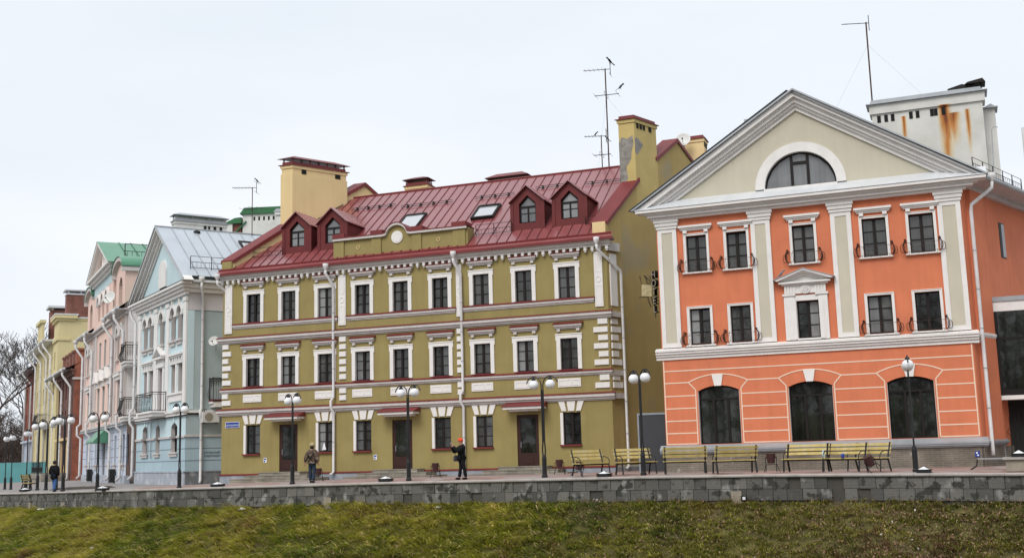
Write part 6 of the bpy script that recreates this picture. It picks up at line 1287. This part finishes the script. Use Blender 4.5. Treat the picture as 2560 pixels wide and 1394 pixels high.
for s in (-1, 1): m = MB(); m.tube([(s*.9, 0, .4), (s*.95, -.1, .15), (s*1.2, -.25, 0)], .03, 6); m.build('leg', IRON, t)
bo = MB(); bo.lathe([(.038, 0), (.04, .02), (.04, .17), (.014, .25), (.014, .30)], n=10); o = bo.build('bottle', mat('pale plastic bottle', (.50, .66, .66), .2, .1), None, True, (11.98, 44.30, gz(11.98, 44.3)+.525)); o.scale = (1.3, 1.3, 1.1); tag(o, 'pale plastic bottle standing on a bench end', 'bottle')
bo = MB(); bo.lathe([(.06, 0), (.06, .15), (.05, .17)], n=12); o = bo.build('can', mat('blue can', (.02, .07, .40), .35, .1), None, True, (12.55, 43.65, gz(12.55, 43.65)+.525)); tag(o, 'blue can standing on the bench beside the bottle', 'can')
t = thing('spotlight', 'small black spotlight with white face at the wall foot below the benches', 'lamp', (8.70, 43.95, -.97)); m = MB(); m.box(-.09, .09, -.05, .10, .06, .24); m.build('housing', LAMPB, t); m = MB(); m.box(-.055, .055, -.058, -.051, .09, .20); m.build('lens', GLASSW, t); m = MB(); m.bar((0, .02, -.25), (0, .02, .08), .025); m.build('stake', LAMPB, t)
m = MB(); m.box(-.10, .10, -.02, .0, -.13, .13); o = m.build('wall_plate', BLUESIGN, PH, loc=(14.62, -.092, .52)); q = MB(); q.box(-.06, .02, -.026, -.02, .02, .09); q.box(-.02, .06, -.026, -.02, -.08, -.02); q.build('plate_print', WHITEP, o)
# soil bed on the left
sb = MB(); P = []
for i in range(28): a = 2*math.pi*i/28; rr = 1+.12*math.sin(3*a)+.08*math.sin(5*a+1); P.append((3.6*rr*math.cos(a)*.55-6.2*rr*math.sin(a)*.47, 3.6*rr*math.cos(a)*.8+6.2*rr*math.sin(a)*.88))
P = [(x*.62, y*.62) for x, y in P]; ox, oy = -27.6, 72.4; vs = [(x, y, gz(ox+x, oy+y)-gz(ox, oy)+.012) for x, y in P]; vs2 = [(x*.8, y*.8, gz(ox+x*.8, oy+y*.8)-gz(ox, oy)+.09+.05*random.random()) for x, y in P]; n = len(P)
sb.add(vs+vs2+[(0, 0, .14)], [(i, (i+1) % n, n+(i+1) % n, n+i) for i in range(n)]+[(n+i, n+(i+1) % n, 2*n) for i in range(n)]); tag(sb.build('soil', SOIL, None, True, (ox, oy, gz(ox, oy))), kind='structure')
# teal fence, litter
t = thing('teal_fence', 'teal sheeted building fence at the far left edge', 'fence', (-62, 141, -.9), R(-6)); m = MB(); m.box(-9, 3.4, -.03, .03, .1, 2.62); m.build('sheeting', TEAL, t)
for i in range(6): m = MB(); m.bar((-8.8+i*2.4, .06, -.4), (-8.8+i*2.4, .06, 2.7), .05); m.build('post', GREYM, t)
def stone(label, loc, sc_, rz=0, nm='litter', cat='litter'):
    m = MB(); m.sphere((0, 0, 0), 1, 9, 6); m.v = [(x*(1+.2*math.sin(5*y+3*z)), y*(1+.2*math.sin(4*x)), z) for x, y, z in m.v]; o = m.build(nm, WHITEP, None, True, loc, rz); o.scale = sc_; tag(o, label, cat)
def bz_(x, t, dz=.12): p = bank(x, t); return (p[0], p[1], p[2]+dz)
stone('pale scrap lying in the grass near the wall, below the olive house corner', bz_(-13.0, .75), (.17, .12, .07), .4)
stone('pale scrap lying in the grass near the wall, below the person in the red hat', bz_(-3.3, .7), (.19, .11, .06), .2)
stone('flat pale scrap at the wall foot on the far left', bz_(-28.6, .5), (.35, .15, .06))
stone('white scrap low on the bank, left of the olive house', bz_(-18.7, 4.0), (.14, .08, .06), .6)

# ================================================================== people
def skin(name, joints, edges, mat_, parent, sub=2):
    keys = list(joints); me = bpy.data.meshes.new(name); me.from_pydata([joints[k][0] for k in keys], [(keys.index(a), keys.index(b)) for a, b in edges], [])
    o = bpy.data.objects.new(name, me); COL.objects.link(o); md = o.modifiers.new('Skin', 'SKIN'); md.use_smooth_shade = True
    for k, v in zip(keys, me.skin_vertices[0].data):
        r = joints[k][1]; v.radius = (r, r) if not isinstance(r, tuple) else r; v.use_root = (k == keys[0])
    if sub: s2 = o.modifiers.new('Sub', 'SUBSURF'); s2.levels = sub; s2.render_levels = sub
    dg = bpy.context.evaluated_depsgraph_get(); m2 = bpy.data.meshes.new_from_object(o.evaluated_get(dg)); bpy.data.objects.remove(o); m2.name = name; m2.materials.clear(); m2.materials.append(mat_)
    return inst(name, m2, parent)
def person(label, loc, yaw, pose, mats, s=1.0):
    t = thing('person', label, 'person', loc, yaw); t.scale = (s, s, s)
    J = dict(pelvis=((0, 0, .95), .12), waist=((0, 0, 1.08), .115), chest=((0, -.01, 1.30), .135), neckb=((0, .0, 1.47), .065), neck=((0, -.01, 1.53), .055), headl=((0, -.02, 1.60), .075), headm=((0, -.02, 1.68), .095), headt=((0, -.01, 1.755), .07),
        shl=((-.18, 0, 1.42), .065), shr=((.18, 0, 1.42), .065), hipl=((-.09, 0, .90), .095), hipr=((.09, 0, .90), .095))
    J.update(pose)
    E_ = [('pelvis', 'waist'), ('waist', 'chest'), ('chest', 'neckb'), ('neckb', 'neck'), ('neck', 'headl'), ('headl', 'headm'), ('headm', 'headt'), ('chest', 'shl'), ('chest', 'shr'), ('shl', 'ell'), ('ell', 'wrl'), ('shr', 'elr'), ('elr', 'wrr'), ('wrl', 'pal'), ('wrr', 'par'), ('pelvis', 'hipl'), ('pelvis', 'hipr'), ('hipl', 'knl'), ('knl', 'anl'), ('hipr', 'knr'), ('knr', 'anr')]
    for sd in 'lr':
        P = Vector(J['pa'+sd][0]); W = Vector(J['wr'+sd][0]); d = (P-W).normalized(); side = d.cross(Vector((0, 1, .2))).normalized(); nrm = d.cross(side)
        for i, (off, ln) in enumerate(((-.033, .075), (-.011, .088), (.011, .084), (.033, .066))):
            a = P+d*.03+side*off; b = a+d*ln*.55+nrm*.006; c = b+d*ln*.35+nrm*.022
            J[f'f{sd}{i}a'] = (tuple(a), .0095); J[f'f{sd}{i}b'] = (tuple(b), .0085); J[f'f{sd}{i}c'] = (tuple(c), .0075); E_ += [('pa'+sd, f'f{sd}{i}a'), (f'f{sd}{i}a', f'f{sd}{i}b'), (f'f{sd}{i}b', f'f{sd}{i}c')]
        a = W.lerp(P, .5)+side*-.04; b = a+d*.045+side*-.018; J[f't{sd}a'] = (tuple(a), .011); J[f't{sd}b'] = (tuple(b), .009); E_ += [('pa'+sd, f't{sd}a'), (f't{sd}a', f't{sd}b')]
    J2 = {k: v for k, v in J.items()}
    body = skin('body', J2, E_, mats['skin'], t, 1)
    fm = MB(); hx, hy, hz = J['headm'][0]; fm.add([(hx-.016, hy-.088, hz-.035), (hx+.016, hy-.088, hz-.035), (hx, hy-.122, hz-.03), (hx, hy-.09, hz+.02)], [(0, 1, 2), (0, 2, 3), (1, 3, 2)]); fm.build('nose', mats['skin'], body)
    for sx in (-1, 1):
        e = MB(); e.sphere((hx+sx*.032, hy-.086, hz+.008), .011, 8, 6); e.build('eye', IRON, body); e = MB(); e.sphere((hx+sx*.095, hy+.005, hz-.01), .024, 8, 6, (.5, .8, 1.3)); e.build('ear', mats['skin'], body)
    e = MB(); e.box(hx-.022, hx+.022, hy-.090, hy-.080, hz-.070, hz-.062); e.build('mouth', mat('lips', (.35, .10, .08), .5), body)
    def g_(k, f, ad=0): p, r = J[k]; return (p, (r if not isinstance(r, tuple) else r[0])*f+ad)
    sh = mats.get('bulk', .03)
    K = {'waist': (J['waist'][0], .135+sh*.9), 'chest': (J['chest'][0], .15+sh), 'neckb': g_('neckb', 1, .035), 'col': ((J['neck'][0][0], J['neck'][0][1], J['neck'][0][2]-.01), .075), 'hem': ((0, .0, mats.get('hem', .86)), .145+sh*1.0), 'shl': g_('shl', 1, sh+.012), 'shr': g_('shr', 1, sh+.012), 'ell': g_('ell', 1, sh+.006), 'elr': g_('elr', 1, sh+.006), 'wrl': g_('wrl', 1, .02), 'wrr': g_('wrr', 1, .02)}
    skin('jacket', K, [('waist', 'chest'), ('chest', 'neckb'), ('neckb', 'col'), ('waist', 'hem'), ('chest', 'shl'), ('chest', 'shr'), ('shl', 'ell'), ('ell', 'wrl'), ('shr', 'elr'), ('elr', 'wrr')], mats['jacket'], t, 2)
    K = {'pelvis': (J['pelvis'][0], .145), 'hipl': g_('hipl', 1, .018), 'hipr': g_('hipr', 1, .018), 'knl': g_('knl', 1, .018), 'knr': g_('knr', 1, .018), 'anl': g_('anl', 1, .028), 'anr': g_('anr', 1, .028)}
    skin('trousers', K, [('pelvis', 'hipl'), ('hipl', 'knl'), ('knl', 'anl'), ('pelvis', 'hipr'), ('hipr', 'knr'), ('knr', 'anr')], mats['trousers'], t, 2)
    for sd in 'lr':
        a = Vector(J['an'+sd][0]); m = MB(); m.sphere((a.x, a.y-.06, .045), 1, 10, 7, (.052, .14, .05)); m.build('shoe', mats['shoes'], t, True)
    m = MB(); 
    if mats.get('hat') == 'beanie': m.sphere((hx, hy+.014, hz+.035), .118, 16, 10, (1, 1.08, 1.0)); m.v = [(x, y, max(z, hz-.005-.07*max(0, (y-hy)/.12))) for x, y, z in m.v]; m.build('hat', mats['hatm'], t, True)
    elif mats.get('hat') == 'fur':
        m.sphere((hx, hy+.01, hz+.055), .135, 16, 10, (1, 1.05, .85)); o = m.build('hat', mats['hatm'], t, True); q = MB(); q.sphere((hx, hy+.045, hz-.03), .108, 14, 8, (1, .9, 1.1)); q.build('hair', mats['hair'], t, True)
    else: m.sphere((hx, hy+.022, hz+.02), .112, 14, 9, (1, 1, 1.05)); m.build('hair', mats['hair'], t, True)
    return t
LEG = dict(knl=((-.10, -.02, .50), .065), anl=((-.10, .01, .09), .048), knr=((.10, .0, .50), .065), anr=((.12, .04, .09), .048))
BLK = mat('black cloth', (.009, .009, .011), .85, .2, 8, spec=.15); JEAN = mat('dark blue denim', (.018, .035, .06), .85, .25, 6); JEANB = mat('blue denim', (.05, .12, .32), .85, .2, 6)
CAMO = mat('mottled brown camouflage', (.10, .066, .046), .85, .5, 9, 0, (.34, .27, .19), .9, 6)
REDH = mat('bright red orange knit', (.75, .075, .02), .8, .1, 30); FUR = mat('pale fur', (.42, .33, .19), .95, .25, 25, 0, None, 0, 1, .5, 60); HAIR = mat('dark hair', (.02, .014, .010), .7, .2, 20)
# facing left: raises a phone
p1 = person('person in a bright red hat and black clothes raising a phone to take a photo', (-2.45, 50.3, gz(-2.45, 50.3)), R(-68), {**LEG, 'ell': ((-.24, -.28, 1.20), .05), 'wrl': ((-.10, -.42, 1.46), .036), 'pal': ((-.07, -.45, 1.53), .038), 'elr': ((.24, -.26, 1.22), .05), 'wrr': ((.08, -.43, 1.47), .036), 'par': ((.06, -.45, 1.54), .038), 'anr': ((.13, .14, .09), .05), 'knr': ((.11, .06, .50), .068), 'anl': ((-.10, -.10, .09), .05), 'headl': ((0, -.05, 1.60), .075), 'headm': ((0, -.06, 1.68), .095), 'headt': ((0, -.045, 1.755), .07)}, dict(skin=SKIN, jacket=BLK, trousers=BLK, shoes=BLK, hat='beanie', hatm=REDH, bulk=.05, hem=.92), 1.0)
Mx = Matrix.Rotation(R(-68), 4, 'Z'); ph = MB(); ph.box(-.075, .075, -.006, .006, -.04, .04); o = ph.build('phone', GREYB, None, False, Vector((-2.45, 50.3, gz(-2.45, 50.3)))+Mx @ Vector((0, -.50, 1.60)), R(-68)); tag(o, 'small pale phone held up by the person in the red hat', 'phone')
bg_ = MB(); bg_.prism([(-.20, .0), (.20, .0), (.24, .14), (.17, .26), (-.17, .26), (-.24, .14)], 'y', -.075, .075); bt = thing('shoulder_bag', 'dark grey bag with shiny studs on the hip of the red hatted person', 'bag', Vector((-2.45, 50.3, gz(-2.45, 50.3)))+Mx @ Vector((-.26, -.07, .80)), R(14)); bg_.build('bag_body', mat('dark grey leather', (.045, .045, .052), .35, .2, 8), bt); q = MB(); q.tube([(-.16, 0, .25), (-.05, .16, .42), (.16, 0, .25)], .012, 5); q.build('strap', BLK, bt)
for dx, dz in ((-.20, .12), (.02, .02), (.12, .05), (.19, .10)): q = MB(); q.sphere((dx, -.082, dz), .013, 8, 6); q.build('stud', ZINCL, bt)
# camouflage coat, back to the camera
p2 = person('person in a brown camouflage coat and fur hat walking away, seen from behind', (-9.82, 54.3, gz(-9.82, 54.3)), R(164), {**LEG, 'ell': ((-.27, .04, 1.16), .052), 'wrl': ((-.26, -.06, .93), .038), 'pal': ((-.26, -.09, .86), .036), 'elr': ((.28, .05, 1.17), .052), 'wrr': ((.36, .02, .93), .038), 'par': ((.38, .0, .86), .036), 'anl': ((-.09, .12, .10), .05), 'knl': ((-.10, -.01, .50), .07), 'anr': ((.11, -.05, .09), .05)}, dict(skin=SKIN, jacket=CAMO, trousers=JEAN, shoes=BLK, hat='fur', hatm=FUR, hair=HAIR, bulk=.075, hem=.90), 1.03)
bk = thing('backpack_straps', 'dark harness straps crossing the back of the camouflage coat', 'straps', (-9.82, 54.3, gz(-9.82, 54.3)), R(164)); q = MB()
for s in (-1, 1): q.tube([(s*.16, .13, 1.43), (s*.10, .225, 1.28), (-s*.08, .22, 1.06), (-s*.12, .20, .98)], .016, 5)
q.bar((-.15, .215, 1.18), (.15, .215, 1.18), .014); q.build('strap', BLK, bk)
p3 = person('person in a long black coat and blue jeans walking along the left pavement', (-27.95, 68.4, gz(-27.95, 68.4)), R(150), {**LEG, 'ell': ((-.30, .03, 1.15), .055), 'wrl': ((-.27, -.08, .92), .04), 'pal': ((-.25, -.10, .85), .036), 'elr': ((.30, .03, 1.15), .055), 'wrr': ((.26, -.07, .92), .04), 'par': ((.24, -.09, .85), .036), 'anl': ((-.11, .10, .10), .05), 'anr': ((.12, -.10, .09), .05), 'knr': ((.11, -.08, .50), .068)}, dict(skin=SKIN, jacket=BLK, trousers=JEANB, shoes=BLK, hair=HAIR, bulk=.105, hem=.70), 1.03)

# ================================================================== trees
def bare_tree(label, loc, h, seed, spread=.55, depth=6, r0=None, group=None, name='bare_tree'):
    rr = random.Random(seed); t = thing(name, label, 'tree', loc, 0, group); tr = MB(); cr_ = MB(); r0 = r0 or h*.018
    def grow(p, d, ln, r, k, mb):
        q = p+d*ln; mid = p.lerp(q, .5)+Vector((rr.uniform(-1, 1), rr.uniform(-1, 1), rr.uniform(-.3, .5)))*ln*.08
        mb.tube([p, mid, q], [r, r*.86, r*.72], 6 if k < 2 else 3, cap=False)
        if k >= depth: return
        n = 2 if rr.random() < .45 else 3
        for i in range(n):
            ax = Vector((rr.uniform(-1, 1), rr.uniform(-1, 1), rr.uniform(-.2, .35))).normalized(); nd = (d*(1-spread*.55)+ax*spread*rr.uniform(.6, 1.25)+Vector((0, 0, .10))).normalized()
            grow(q if rr.random() < .75 else mid, nd, ln*rr.uniform(.66, .86), max(r*rr.uniform(.52, .70), h*.0012), k+1, cr_)
    p = Vector((0, 0, -.5)); d = Vector((rr.uniform(-.12, .12), rr.uniform(-.1, .1), 1)).normalized(); grow(p, d, h*.25, r0, 0, tr)
    tr.build('trunk', BARK, t); cr_.build('crown', TWIG, t); return t
TWIG = mat('grey brown twigs', (.075, .062, .058), .95, .25, .6)
bare_tree('large bare tree at the left edge leaning over the lamps', (-77.5, 166, -1.2), 29, 4, .62, 7, .42)
bare_tree('slender bare tree just left of the far terrace end', (-78.5, 186, -1.2), 30, 11, .5, 7, .28)
bare_tree('bare tree rising behind the far red house', (-84, 200, -1.2), 30, 23, .55, 7, .3)
bare_tree('twiggy bare tree top showing behind the roof railing at the right', (35.5, 78, -1.2), 21.0, 31, .6, 7, .3)
def wood():
    mb = MB(); rr = random.Random(2)
    for i in range(230):
        y = rr.uniform(196, 260); x = -.425*y+rr.uniform(-36, 16); h = rr.uniform(7, 14.5)*(1 if x < -.43*y+4 else .9); mb.tube([(x, y, -2), (x+rr.uniform(-.5, .5), y, h*.5), (x+rr.uniform(-1.2, 1.2), y, h)], [.16, .10, .02], 3, False)
        for k in range(34):
            z = h*rr.uniform(.12, 1.0); a = rr.uniform(0, 6.28); ln = rr.uniform(1.0, 2.8)*(1.15-z/h*.5); q = Vector((x, y, z)); e = q+Vector((math.cos(a)*ln, math.sin(a)*ln, ln*rr.uniform(.2, .9))); mb.tube([q, e], [.06, .012], 3, False)
            for j in range(4): f = q.lerp(e, rr.uniform(.3, 1)); mb.tube([f, f+Vector((rr.uniform(-.8, .8), rr.uniform(-.8, .8), rr.uniform(0, .9)))], [.03, .01], 3, False)
    o = mb.build('far_wood', mat('brown bare undergrowth', (.070, .050, .040), .95, .3, .15)); tag(o, 'far brown mass of bare trees and undergrowth at the left edge', 'wood', None, 'stuff')
wood()
hl = MB(); n = 40; vs = []
for i in range(n+1):
    x = -420+i*12; z = 7+2.2*math.sin(i*.7)+1.5*math.sin(i*1.9+1)
    vs += [(x, 330-.15*x*.0, -2), (x, 334, max(z, -1)), (x, 380, max(z+1.5, 0))]
hl.add(vs, [(i*3+j, i*3+3+j, i*3+4+j, i*3+1+j) for i in range(n) for j in range(2)]); tag(hl.build('hills', mat('brown wooded hill', (.075, .055, .045), .95, .35, .08), None, True), kind='structure')
# the opposite bank, seen only as reflections in the panes
ob = MB(); rr = random.Random(8)
for i in range(260):
    x = rr.uniform(-190, 150); y = rr.uniform(-75, -45); h = rr.choice((rr.uniform(9, 20), rr.uniform(18, 36))); ob.tube([(x, y, -7), (x+rr.uniform(-.8, .8), y, h*.55), (x+rr.uniform(-1.5, 1.5), y, h)], [.28, .18, .04], 4, False)
    for k in range(40):
        z = h*rr.uniform(.2, .98); a = rr.uniform(0, 6.28); ln = rr.uniform(1.5, 5)*(1.2-z/h*.6); q = Vector((x, y, z)); e = q+Vector((math.cos(a)*ln, math.sin(a)*ln, ln*rr.uniform(.3, 1))); ob.tube([q, e], [.10, .03], 3, False)
        for j in range(4): f = q.lerp(e, rr.uniform(.3, .9)); ob.tube([f, f+Vector((rr.uniform(-1, 1), rr.uniform(-1, 1), rr.uniform(0, 1.2)))], [.05, .02], 3, False)
tag(ob.build('opposite_wood', TWIG), 'bare trees of the opposite bank mirrored in the window panes', 'wood', None, 'stuff')
obk = MB(); obk.add([(-300, -40, -7), (300, -40, -7), (300, -90, 1), (-300, -90, 1), (-300, -260, 5), (300, -260, 5)], [(0, 1, 2, 3), (3, 2, 5, 4)]); tag(obk.build('opposite_bank', EARTH), kind='structure')
